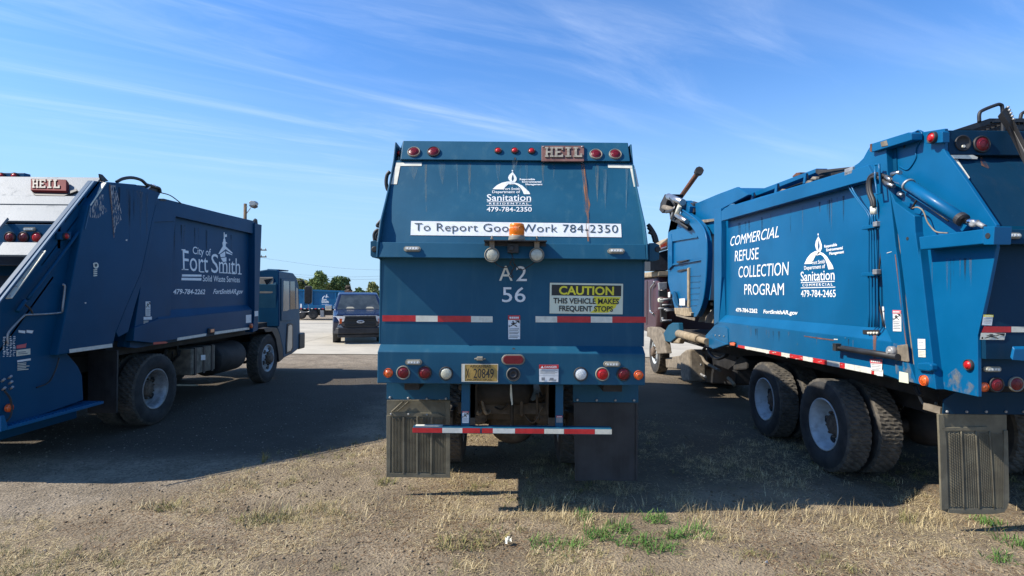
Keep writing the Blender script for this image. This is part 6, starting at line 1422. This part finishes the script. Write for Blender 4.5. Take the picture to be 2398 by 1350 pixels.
for s in (-1, 1):
    pk('side_window', MB().poly([(s * .945, 1.62, 1.30), (s * .945, 3.6, 1.30), (s * .80, 3.45, 1.80), (s * .80, 2.05, 1.80)]), MT['glass_dark'])
    h = pk('headlight', MB().prism([(s * .55, -.02, 1.03), (s * .97, .10, 1.05), (s * .99, .14, .72), (s * .80, .02, .70), (s * .72, -.01, .82), (s * .56, -.02, .86)], (0, .12, 0)), MT['lens_white'], None, .01)
    pk('turn_lamp', MB().prism([(s * .66, -.035, .95), (s * .76, -.02, .96), (s * .76, -.02, .76), (s * .68, -.03, .78)], (0, .02, 0)), MT['lens_amber'], h)
    pk('headlight_bezel', MB().prism([(s * .70, -.03, .70), (s * .98, .10, .70), (s * .98, .10, .60), (s * .60, -.05, .60)], (0, .1, 0)), MT['panel_white'], None, .01)
    m_ = pk('mirror', MB().box(min(s * 1.02, s * 1.28), max(s * 1.02, s * 1.28), 1.45, 1.62, 1.22, 1.44), MT['chrome'], None, .03)
    pk('mirror_arm', MB().box(min(s * .92, s * 1.06), max(s * .92, s * 1.06), 1.58, 1.65, 1.22, 1.27), MT['black_metal'], m_)
    for y in (.98, 4.65):
        w = pk('wheel', MB().lathe((s * .80, y, .38), (s, 0, 0), [(.05, .10), (.20, .10), (.25, .14), (.26, .17)], 20, caps=True), MT['steel'])
        pk('tyre', MB().lathe((s * .80, y, .38), (s, 0, 0), [(.24, -.10), (.36, -.12), (.39, -.08), (.39, .12), (.37, .155), (.25, .165)], 28), MT['rubber'], w)
        pk('wheel_arch', MB().lathe((s * .72, y, .42), (s, 0, 0), [(.46, 0), (.46, .265)], 24), MT['gasket'])
gr_ = pk('grille', MB().prism([(-.55, -.03, 1.06), (.55, -.03, 1.06), (.60, -.05, .86), (.56, -.06, .62), (-.56, -.06, .62), (-.60, -.05, .86)], (0, .1, 0)), MT['black_vinyl'], None, .015)
for z in (.68, .76, .92, 1.0): pk('grille_bar', MB().box(-.54, .54, -.085, -.05, z - .015, z + .015), MT['gasket'], gr_)
em = pk('oval_emblem', MB().loft([(.14 * math.cos(t), -.09, .84 + .058 * math.sin(t)) for t in [2 * math.pi * i / 20 for i in range(20)]], [(.13 * math.cos(t), -.105, .84 + .05 * math.sin(t)) for t in [2 * math.pi * i / 20 for i in range(20)]]), MT['white_vinyl'], gr_)
pk('emblem_face', MB().loft([(.112 * math.cos(2 * math.pi * i / 20), -.104, .84 + .036 * math.sin(2 * math.pi * i / 20)) for i in range(20)], [(.110 * math.cos(2 * math.pi * i / 20), -.1085, .84 + .034 * math.sin(2 * math.pi * i / 20)) for i in range(20)]), NV, gr_)
mb = MB(); text_mb(mb, 'Ford', lambda u, v: Vector((-.075 + .15 * u, -.112, .822 + .036 * v)), .01); link('lettering', to_mesh('lettering', mb, MT['white_vinyl'], fixn=False), gr_)
for s in (-1, 1): pk('hood_crease', MB().prism([(s * .52, .30, 1.150), (s * .56, .30, 1.150), (s * .62, 1.15, 1.255), (s * .57, 1.15, 1.255)], (0, 0, .018)), NV, None, .006)
pk('grille_frame', MB().box(-.62, .62, -.10, -.04, 1.045, 1.075), MT['galv'], gr_, .008)
bu = pk('front_bumper', MB().prism([(-1.0, .16, .62), (-.8, -.08, .62), (.8, -.08, .62), (1.0, .16, .62), (1.0, .3, .62), (-1.0, .3, .62)], (0, 0, -.24)), MT['black_metal'], None, .03)
for x in (-.16, 0, .16): pk('bumper_slot', MB().box(x - .06, x + .06, -.087, -.07, .46, .55), MT['gasket'], bu)
pk('air_dam', MB().box(-.82, .82, .0, .3, .24, .37), MT['black_metal'], None, .03)

# ================================================================== TRUCK FAR ACROSS THE YARD
YT = 55.0
TF = thing('refuse_truck', 'bright blue box truck with white emblem, far across the yard behind the pickup', 'truck', (onY(YT, 'T', 450, 770).x, YT, -.8), 'parked garbage trucks')
PF = MT['blue_far']
ff = lambda nm, pts, off, dep, m, par=None, bev=.02: part(nm, MB().prism([onY(YT - off, 'T', *p) for p in pts], (0, dep, 0)), m, par or TF, bev)
bd = ff('box_body', [(60, 360), (290, 362), (300, 372), (770, 382), (775, 400), (760, 585), (640, 640), (60, 640)], 0, 2.3, PF)
ff('top_rail', [(60, 358), (290, 360), (775, 378), (774, 402), (290, 385), (60, 380)], .12, .12, PF); ff('bottom_rail', [(130, 580), (640, 585), (640, 632), (130, 628)], .15, .15, PF)
for x in (180, 305, 640): ff('body_post', [(x, 385), (x + 22, 385), (x + 22, 585), (x, 585)], .10, .10, PF)
ff('end_frame', [(775, 380), (800, 385), (800, 470), (770, 470)], 0, 2.2, MT['rust'])
for i in range(9): ff('reflective_tape', [(140 + 52 * i, 628), (166 + 52 * i, 628), (166 + 52 * i, 640), (140 + 52 * i, 640)], .16, .01, MT['white_tape'] if i % 2 else MT['red_tape'], None, 0)
ff('chassis', [(60, 640), (640, 640), (620, 730), (60, 730)], -.3, 1.5, MT['black_frame']); ff('tank', [(425, 655), (480, 655), (480, 755), (430, 755)], -.1, .5, MT['galv'])
ff('sticker', [(140, 565), (165, 565), (165, 620), (140, 620)], .16, .01, MT['white_vinyl'], None, 0)
for x in (60, 160, 330):
    c = onY(YT + .1, 'T', x, 716); w_ = part('wheel', MB().lathe(c, (0, -1, 0), [(.05, .06), (.17, .05), (.27, .10), (.30, .14)], 18), MT['rim_dust'], TF); part('tyre', MB().lathe(c, (0, -1, 0), [(.28, -.15), (.44, -.15), (.47, -.1), (.47, .1), (.44, .15), (.29, .15)], 24), MT['rubber'], w_)
fF = lambda x, y: onY(YT - .02, 'T', x, y)
part('emblem', arrange(fF, [[(505, 460), (520, 425), (528, 430), (530, 455), (560, 470), (530, 470), (515, 478), (500, 470)], [(455, 480), (475, 455), (495, 445), (500, 455), (480, 470), (470, 490)]]), W, TF, fixn=False)
for s, x0, x1, y, cap in (('Fort', 455, 520, 520, 34), ('Smith', 448, 552, 550, 30), ('Solid Waste Services', 452, 548, 578, 12)):
    mb = MB(); text_mb(mb, s, lambda u, v: fF(x0 + (x1 - x0) * u, y - cap * v), .02); part('lettering', mb, W, TF, fixn=False)

# ================================================================== TREES BEYOND THE YARD
def leaf_mat(name, a, b, c):
    m = bpy.data.materials.new(name); m.use_nodes = True; nt = m.node_tree; N, L = nt.nodes, nt.links; bs = N['Principled BSDF']
    g = N.new('ShaderNodeNewGeometry'); r = N.new('ShaderNodeValToRGB'); L.new(g.outputs['Random Per Island'], r.inputs[0])
    e = r.color_ramp.elements; e[0].color = (*a, 1); e[1].color = (*c, 1); k = e.new(.5); k.color = (*b, 1)
    L.new(r.outputs[0], bs.inputs['Base Color']); bs.inputs['Roughness'].default_value = .75; bs.inputs['Specular IOR Level'].default_value = .25
    return m
LEAF = {'green': leaf_mat('leaf_green', (.09, .15, .04), (.16, .22, .065), (.28, .32, .11)), 'dark': leaf_mat('leaf_dark', (.05, .10, .035), (.10, .15, .05), (.17, .21, .075)),
        'olive': leaf_mat('leaf_olive', (.12, .15, .05), (.19, .21, .075), (.28, .27, .10)), 'brown': leaf_mat('leaf_brown', (.09, .07, .05), (.13, .10, .07), (.17, .14, .10))}
MT['bark'] = mat('bark', (.09, .07, .055), .9, var=.3)
def fast(name, V, F, m, parent=None, loc=(0, 0, 0)):
    me = bpy.data.meshes.new(name); V = np.asarray(V, dtype=np.float32); F = np.asarray(F, dtype=np.int32); k = F.shape[1]
    me.vertices.add(len(V)); me.vertices.foreach_set('co', V.ravel()); me.loops.add(F.size); me.loops.foreach_set('vertex_index', F.ravel())
    me.polygons.add(len(F)); me.polygons.foreach_set('loop_start', np.arange(0, F.size, k, dtype=np.int32)); me.polygons.foreach_set('loop_total', np.full(len(F), k, dtype=np.int32))
    me.materials.append(m); me.update(calc_edges=True); me.validate()
    return link(name, me, parent, loc)
def tree(name, label, Y, x, ytop, ybot, hwid, kind, n=3400, sparse=1.22):
    top, bot = onY(Y, 'T', x, ytop), onY(Y, 'T', x, ybot); hw = abs(onY(Y, 'T', x + hwid, ytop).x - top.x); zg = -.95
    t = thing(name, label, 'tree', (top.x, Y, zg), 'trees beyond the yard')
    H = top.z - zg; cz = (top.z + bot.z) / 2 - zg; ch = (top.z - bot.z) / 2
    mb = MB(); base = Vector((top.x, Y, zg)); mb.tube(smooth_path([base, base + Vector((.1, 0, cz * .5)), base + Vector((-.1, 0, cz)), base + Vector((0, 0, H * .85))], 4), [.22 - .012 * i for i in range(13)], 7)
    blobs = []
    for i in range(15):
        a, e = random.uniform(0, 6.28), random.uniform(-.9, 1); q = math.sqrt(max(0, 1 - e * e)); rr = random.uniform(.45, .85)
        c = Vector((math.cos(a) * q * hw * rr, math.sin(a) * q * hw * rr, cz + e * ch * rr)); blobs.append((c, random.uniform(.25, .48) * min(hw, ch * 1.3)))
        mb.tube(smooth_path([base + Vector((0, 0, cz * .55)), base + Vector((c.x * .5, c.y * .5, (cz * .55 + c.z) / 2 + .1)), base + c], 3), [.09, .075, .06, .05, .04, .03, .02], 5)
    part('trunk', mb, MT['bark'], t)
    P_ = []
    for i in range(n):
        c, r = random.choice(blobs); d = Vector((random.gauss(0, 1), random.gauss(0, 1), random.gauss(0, 1))).normalized() * r * (random.random() ** .45) * sparse
        P_.append(c + d)
    P_ = np.array([tuple(p) for p in P_]); s = RNG.uniform(.10, .24, len(P_))[:, None]
    u = RNG.normal(size=P_.shape); u /= np.linalg.norm(u, axis=1)[:, None]; v = np.cross(u, RNG.normal(size=P_.shape)); v /= np.linalg.norm(v, axis=1)[:, None]
    V = np.stack([P_ - u * s, P_ + v * s * .6, P_ + u * s, P_ - v * s * .6], 1).reshape(-1, 3); F = np.arange(len(V)).reshape(-1, 4)
    fast('crown', V, F, LEAF[kind], t)
    return t
tree('leafy_tree', 'broad round green tree rising behind the far truck, tallest of the row', 78, 400, 118, 370, 135, 'green')
tree('leafy_tree', 'flat-topped dark green tree above the right half of the far truck', 80, 715, 172, 400, 150, 'dark')
tree('leafy_tree', 'low olive tree behind the cab mirror of the left truck', 82, 165, 205, 380, 110, 'olive', 1800)
tree('bare_tree', 'thin brown half-bare tree at the right end of the far truck', 74, 835, 300, 480, 60, 'brown', 900)
tree('pine_tree', 'small dark pointed tree over the roof of the pickup', 84, 985, 345, 500, 95, 'dark', 1800)
tree('leafy_tree', 'pale olive tree with twiggy top beside the centre truck', 70, 1215, 245, 560, 115, 'olive', 2400)
tree('leafy_tree', 'dark bushy tree filling the gap right of the half-bare tree', 88, 900, 420, 540, 120, 'green', 1500)
tree('leafy_tree', 'low bright green tree left of the tallest tree in the row', 86, 285, 215, 400, 90, 'green', 2000)
tree('leafy_tree', 'rounded tree closing the gap between the two tall trees', 90, 560, 255, 400, 80, 'olive', 2000)
tree('leafy_tree', 'low dark tree between the pointed tree and the pale olive one', 92, 1095, 400, 540, 90, 'dark', 2000)
# utility poles and wires
pA = onY(46, 'A', 1913, 325); PO = thing('utility_pole', 'weathered wooden pole with a white floodlight, above the left truck', 'utility pole', (pA.x, 46, ground_z(0, 46)))
part('pole', MB().tube([(pA.x, 46, ground_z(0, 46)), (pA.x, 46, pA.z)], [.17, .13], 10), MT['wood'], PO)
arm = part('lamp_arm', MB().tube([onY(46, 'A', *p) for p in ((1918, 408), (1950, 365), (1962, 345))], .035, 6), MT['galv'], PO)
lh = part('floodlight', MB().prism([onY(45.9, 'A', *p) for p in ((1938, 312), (1952, 300), (1985, 302), (1998, 318), (1990, 335), (1962, 342), (1942, 330))], (0, .5, 0)), MT['panel_white'], PO, .05)
part('floodlight_rim', MB().prism([onY(45.88, 'A', *p) for p in ((1940, 332), (1962, 345), (1992, 336), (1990, 348), (1966, 358), (1945, 345))], (0, .5, 0)), MT['black_metal'], PO, .03)
part('meter_box', MB().prism([onY(45.8, 'A', *p) for p in ((1918, 345), (1925, 345), (1925, 352), (1918, 352))], (0, .1, 0)), MT['galv'], PO)
pB = onY(95, 'P', 607, 580); PO2 = thing('utility_pole', 'distant pole with two crossarms peeking past the left truck body', 'utility pole', (pB.x, 95, -.95))
part('pole', MB().tube([(pB.x, 95, -.95), (pB.x, 95, pB.z)], .16, 8), MT['wood'], PO2)
for y in (586, 602):
    a = onY(95, 'P', 590, y); b = onY(95, 'P', 624, y); part('crossarm', MB().box(a.x, b.x, 94.9, 95.1, a.z - .09, a.z + .09), MT['wood'], PO2)
    for x in (612, 622):
        p = onY(95, 'P', x, y); part('insulator', MB().lathe((p.x, 95, p.z + .08), (0, 0, 1), [(.06, 0), (.09, .1), (.05, .25)], 8), MT['galv'], PO2)
for i, (y0, y1) in enumerate(((636, 640), (640, 648), (603, 634))):
    a, b = onY(95, 'P', 600, y0), onY(95, 'P', 1020, y1); mid = (a + b) / 2 + Vector((0, 0, -.8))
    thing('power_line', ['upper of two thin wires crossing the sky above the trees', 'lower of two thin wires crossing the sky above the trees', 'thin wire sloping down from the distant pole'][i], 'wire', (a.x, 95, a.z), 'power lines', MB().tube(smooth_path([a, mid, b], 10), .016, 4), MT['hose'])

# ================================================================== DRY GRASS, WEEDS, STONES, LITTER
gx = np.linspace(-12, 12, 121); gy = np.linspace(2.2, 17, 75)
GZ = np.array([[ground_z(x, y) for x in gx] for y in gy])
def gz(x, y):
    fx = np.clip((x + 12) / .2, 0, 119.99); fy = np.clip((y - 2.2) / .2, 0, 73.99); i, j = fx.astype(int), fy.astype(int); u, v = fx - i, fy - j
    return GZ[j, i] * (1 - u) * (1 - v) + GZ[j, i + 1] * u * (1 - v) + GZ[j + 1, i] * (1 - u) * v + GZ[j + 1, i + 1] * u * v
_tab = RNG.random((64, 64))
def vnoise(x, y, s):
    x, y = x * s + 100, y * s + 100; i, j = np.floor(x).astype(int), np.floor(y).astype(int); u, v = x - i, y - j; u = u * u * (3 - 2 * u); v = v * v * (3 - 2 * v)
    q = lambda a, b: _tab[b % 64, a % 64]
    return q(i, j) * (1 - u) * (1 - v) + q(i + 1, j) * u * (1 - v) + q(i, j + 1) * (1 - u) * v + q(i + 1, j + 1) * u * v
def fbm(x, y, s): return (vnoise(x, y, s) + .5 * vnoise(x + 7, y, s * 2.1) + .25 * vnoise(x, y + 3, s * 4.3)) / 1.75
def straw_mask(x, y):
    side = (x + 4.6) * .754 - (y - 4.3) * .657             # right of the gravel line
    m = np.clip((side + .55 + 1.6 * (fbm(x, y, .9) - .5)) / .9, 0, 1) * np.clip((9.6 - y) / 2.2, 0, 1)
    return m
def blades(px_, py_, n, L0, L1, w0, w1, tilt0, tilt1, spread=0.0, lift=.002, curl=.35):
    x = px_ + np.clip(RNG.normal(0, 1, n), -1.5, 1.5) * spread; y = py_ + np.clip(RNG.normal(0, 1, n), -1.5, 1.5) * spread; z = gz(x, y) + lift
    a = RNG.uniform(0, 2 * np.pi, n); t = RNG.uniform(tilt0, tilt1, n); L = RNG.uniform(L0, L1, n); w = RNG.uniform(w0, w1, n)
    h = np.stack([np.cos(a), np.sin(a), np.zeros(n)], 1); sd = np.stack([-np.sin(a), np.cos(a), np.zeros(n)], 1)
    d1 = h * np.sin(t)[:, None] + np.array([0, 0, 1]) * np.cos(t)[:, None]; t2 = np.minimum(t + curl * RNG.uniform(.2, 1.6, n), 1.75); d2 = h * np.sin(t2)[:, None] + np.array([0, 0, 1]) * np.cos(t2)[:, None]
    b = np.stack([x, y, z], 1); mid = b + d1 * (L * .55)[:, None]; tip = mid + d2 * (L * .45)[:, None]
    for p in (mid, tip): p[:, 2] = np.maximum(p[:, 2], gz(p[:, 0], p[:, 1]) + .003)
    V = np.stack([b - sd * w[:, None] / 2, b + sd * w[:, None] / 2, mid - sd * w[:, None] * .42, mid + sd * w[:, None] * .42, tip], 1)
    return V
def blade_obj(name, V, m):
    n = len(V); V = V.reshape(-1, 3); o = np.arange(n)[:, None] * 5
    F = np.concatenate([o + np.array([[0, 1, 3]]), o + np.array([[0, 3, 2]]), o + np.array([[2, 3, 4]])], 0)
    return fast(name, V, F, m)
STRAW = leaf_mat('straw', (.22, .165, .085), (.49, .38, .20), (.70, .58, .34)); OLIVE = leaf_mat('olive_blade', (.10, .11, .035), (.20, .19, .07), (.36, .29, .12))
GREEN = leaf_mat('green_blade', (.035, .10, .015), (.07, .17, .03), (.16, .24, .06)); BROWNB = leaf_mat('brown_blade', (.11, .07, .04), (.20, .13, .075), (.33, .22, .12))
def sample(n, x0, x1, y0, y1, mask):
    x = RNG.uniform(x0, x1, n * 4); y = y0 + (y1 - y0) * RNG.random(n * 4) ** 1.25; k = RNG.random(n * 4) < mask(x, y); x, y = x[k][:n], y[k][:n]; return x, y
X0, X1, Y0, Y1 = -5.2, 8.2, 3.6, 9.6
x, y = sample(42000, X0, X1, Y0, Y1, lambda x, y: straw_mask(x, y) * (.07 + .93 * np.clip((fbm(x, y, 1.7) - .43) * 5, 0, 1)))
o = blade_obj('straw_litter', blades(x, y, len(x), .025, .085, .0018, .0045, 1.25, 1.6), STRAW); o['kind'] = 'stuff'
x, y = sample(34000, X0, X1, Y0, Y1, lambda x, y: straw_mask(x, y) * np.clip((fbm(x + 30, y, 1.3) - .35) * 4, .1, 1))
o = blade_obj('dead_leaf_litter', blades(x, y, len(x), .02, .055, .003, .008, 1.2, 1.6), BROWNB); o['kind'] = 'stuff'
cx_, cy_ = sample(1150, X0, X1, Y0, Y1, lambda x, y: straw_mask(x, y) * np.clip((fbm(x, y, 1.7) - .50) * 8, .015, 1))
k = RNG.integers(10, 34, len(cx_)); x, y = np.repeat(cx_, k), np.repeat(cy_, k)
o = blade_obj('dry_grass', blades(x, y, len(x), .03, .10, .0016, .0035, .25, 1.35, .035), STRAW); o['kind'] = 'stuff'
cx_, cy_ = sample(620, X0, X1, Y0, Y1, lambda x, y: straw_mask(x, y) * np.clip((fbm(x + 11, y + 5, 1.2) - .46) * 6, .01, 1))
k = RNG.integers(10, 30, len(cx_)); x, y = np.repeat(cx_, k), np.repeat(cy_, k)
o = blade_obj('olive_grass', blades(x, y, len(x), .03, .085, .002, .004, .3, 1.3, .03), OLIVE); o['kind'] = 'stuff'
# fringe of taller grass where the trucks' tyres never run
x, y = RNG.uniform(-2.4, 7.4, 5200), RNG.normal(5.05, .16, 5200); q = fbm(x, y, 2.2) > .5; x, y = x[q], y[q]
o = blade_obj('grass_fringe', blades(x, y, len(x), .05, .15, .0018, .0036, .15, .95, .02), STRAW); o['kind'] = 'stuff'
# stones on the gravel side
n = 9000; x = RNG.uniform(-7.5, 2, n); y = RNG.uniform(3.7, 10.5, n); q = RNG.random(n) < (1.05 - straw_mask(x, y)); x, y = x[q], y[q]; n = len(x)
r = (RNG.random(n) ** 3) * .011 + .0035; z = gz(x, y); P_ = np.stack([x, y, z + r * .3], 1)
dirs = np.array([[1, 0, 0], [-1, 0, 0], [0, 1, 0], [0, -1, 0], [0, 0, .7], [0, 0, -.7]]); V = (P_[:, None, :] + dirs[None] * r[:, None, None] * RNG.uniform(.7, 1.3, (n, 6, 1))).reshape(-1, 3)
F0 = np.array([[0, 2, 4], [2, 1, 4], [1, 3, 4], [3, 0, 4], [2, 0, 5], [1, 2, 5], [3, 1, 5], [0, 3, 5]]); F = (np.arange(n)[:, None, None] * 6 + F0[None]).reshape(-1, 3)
o = fast('gravel_stones', V, F, leaf_mat('stone', (.12, .10, .08), (.20, .175, .14), (.34, .30, .25))); o['kind'] = 'stuff'
n = 16000; x = RNG.uniform(-5, 8, n); y = 3.6 + 5.5 * RNG.random(n) ** 1.2; q = RNG.random(n) < straw_mask(x, y) * np.clip((fbm(x + 50, y + 9, 1.5) - .36) * 5, .08, 1); x, y = x[q], y[q]; n = len(x)
r = (RNG.random(n) ** 3) * .016 + .004; P_ = np.stack([x, y, gz(x, y) + r * .25], 1)
V = (P_[:, None, :] + dirs[None] * r[:, None, None] * RNG.uniform(.6, 1.4, (n, 6, 1))).reshape(-1, 3); F = (np.arange(n)[:, None, None] * 6 + F0[None]).reshape(-1, 3)
o = fast('soil_clods', V, F, leaf_mat('clod', (.10, .075, .05), (.19, .145, .095), (.29, .22, .145))); o['kind'] = 'stuff'
# single weeds
def tuft(px_, py_, r, n, m, label, name='grass_tuft', L=(.05, .13), w=(.004, .008), tilt=(.3, 1.35), cat='weed'):
    p = onZ(0, 'P', px_, py_); V = blades(np.full(n, p.x), np.full(n, p.y), n, L[0], L[1], w[0], w[1], tilt[0], tilt[1], r)
    o = blade_obj(name, V - np.array([p.x, p.y, 0]), m); o.location = (p.x, p.y, 0); o['label'] = label; o['category'] = cat; o['group'] = 'weeds in the dry grass'
for a in ((1364, 1214, .05, 70, GREEN, 'tall green grass tuft poking into the edge of the centre truck shadow'), (1400, 1257, .07, 120, GREEN, 'dense green tuft, lowest left of the green patch right of centre'),
          (1450, 1240, .07, 110, GREEN, 'bright green tuft in the middle of the green patch'), (1478, 1273, .08, 100, GREEN, 'spreading green tuft in front of the middle one of the patch'),
          (1534, 1218, .07, 110, GREEN, 'green tuft touching the shadow edge at the right of the patch'), (1548, 1284, .09, 140, GREEN, 'largest green tuft, nearest the camera in the green patch'),
          (1354, 1281, .05, 60, GREEN, 'small green sprig at the lower left of the green patch'), (1577, 1260, .05, 60, GREEN, 'small green sprig at the right end of the green patch'),
          (1627, 1253, .08, 110, GREEN, 'green tuft alone, right of the green patch'), (2312, 1228, .07, 90, GREEN, 'green weed under the mud flap of the right truck'),
          (2382, 1275, .07, 90, GREEN, 'green weed cut by the right picture edge'), (2345, 1313, .06, 70, GREEN, 'yellow-green weed low in the right corner'),
          (903, 1132, .06, 80, OLIVE, 'tall olive weed beside the dusty left mud flap'), (1133, 1268, .12, 150, OLIVE, 'wide dull green mat of weed left of the white scrap'),
          (1287, 1281, .10, 110, GREEN, 'thin dark green weed right of the white scrap'), (393, 1192, .06, 70, OLIVE, 'small olive tuft on the gravel at the left'), (667, 1212, .09, 110, OLIVE, 'olive tuft on the straw left of centre'),
          (1050, 1283, .08, 80, OLIVE, 'dull green weed mat low left of the white scrap'), (340, 1190, .05, 50, STRAW, 'pale straw tuft at the gravel edge on the left'), (592, 1222, .08, 90, OLIVE, 'loose olive tuft in the straw at lower left')):
    tuft(*a)
tuft(617, 1085, .012, 26, OLIVE, 'thin upright weed standing at the left shadow edge', 'tall_weed', (.08, .2), (.003, .006), (.05, .7))
tuft(2000, 1222, .05, 60, STRAW, 'dry tall stalks with seed heads at the right shadow edge', 'tall_weed', (.08, .22), (.002, .004), (.05, .6))
tuft(2125, 1222, .05, 60, OLIVE, 'upright olive grass left of the right truck mud flap', 'tall_weed', (.08, .17), (.002, .005), (.05, .8))
tuft(918, 1085, .02, 16, STRAW, 'few straight dry stalks beside the left tyre of the centre truck', 'tall_weed', (.08, .22), (.002, .004), (.05, .5))
# litter
p = onZ(.0, 'P', 1190, 1278); mb = MB(); mb.v = []
for j in range(5):
    for i in range(5):
        mb.v.append(Vector((p.x + (i - 2) * .014 + random.uniform(-.007, .007), p.y + (j - 2) * .016 + random.uniform(-.007, .007), .02 + random.uniform(0, .045))))
for j in range(4):
    for i in range(4):
        if (i, j) not in ((0, 3), (3, 3), (0, 0)): mb.face((j * 5 + i, j * 5 + i + 1, j * 5 + i + 6, j * 5 + i + 5))
thing('paper_scrap', 'crumpled white scrap of paper lying on the dry grass in front', 'litter', (p.x, p.y, 0), None, mb, MT['cream_tape'])
p = onZ(.02, 'B', 1462, 678); thing('wooden_stick', 'pale split stick on the dark ground beside the left truck rear wheel', 'stick', (p.x, p.y, .02), None, MB().prism([(p.x - .22, p.y - .02, .02), (p.x + .20, p.y - .05, .02), (p.x + .24, p.y - .03, .02), (p.x - .2, p.y + .03, .02)], (0, 0, .025)), MT['cream_tape'])
for i, (xx, yy, lab) in enumerate(((1340, 1306, 'pale dry leaf near the bottom, right of centre'), (182, 1305, 'pale dry leaf on the bottom left straw'), (1795, 1322, 'small grey stone chip near the bottom right'), (130, 1243, 'pale torn leaf at the gravel edge, far left'), (575, 1235, 'small dark curl of bark on the straw'))):
    p = onZ(0, 'P', xx, yy); r = .010; thing('litter_chip', lab, 'litter', (p.x, p.y, 0), 'small litter in the grass', MB().loft([(p.x + r * 1.3 * math.cos(a), p.y + r * .8 * math.sin(a), .012 + .006 * math.sin(2 * a)) for a in (0, 1, 2, 3.1, 4.2, 5.2)], [(p.x + r * math.cos(a), p.y + r * .6 * math.sin(a), .024 + .006 * math.sin(2 * a)) for a in (0, 1, 2, 3.1, 4.2, 5.2)]), MT['black_frame'] if i == 4 else MT['galv'] if i == 2 else MT['tan_dust'])
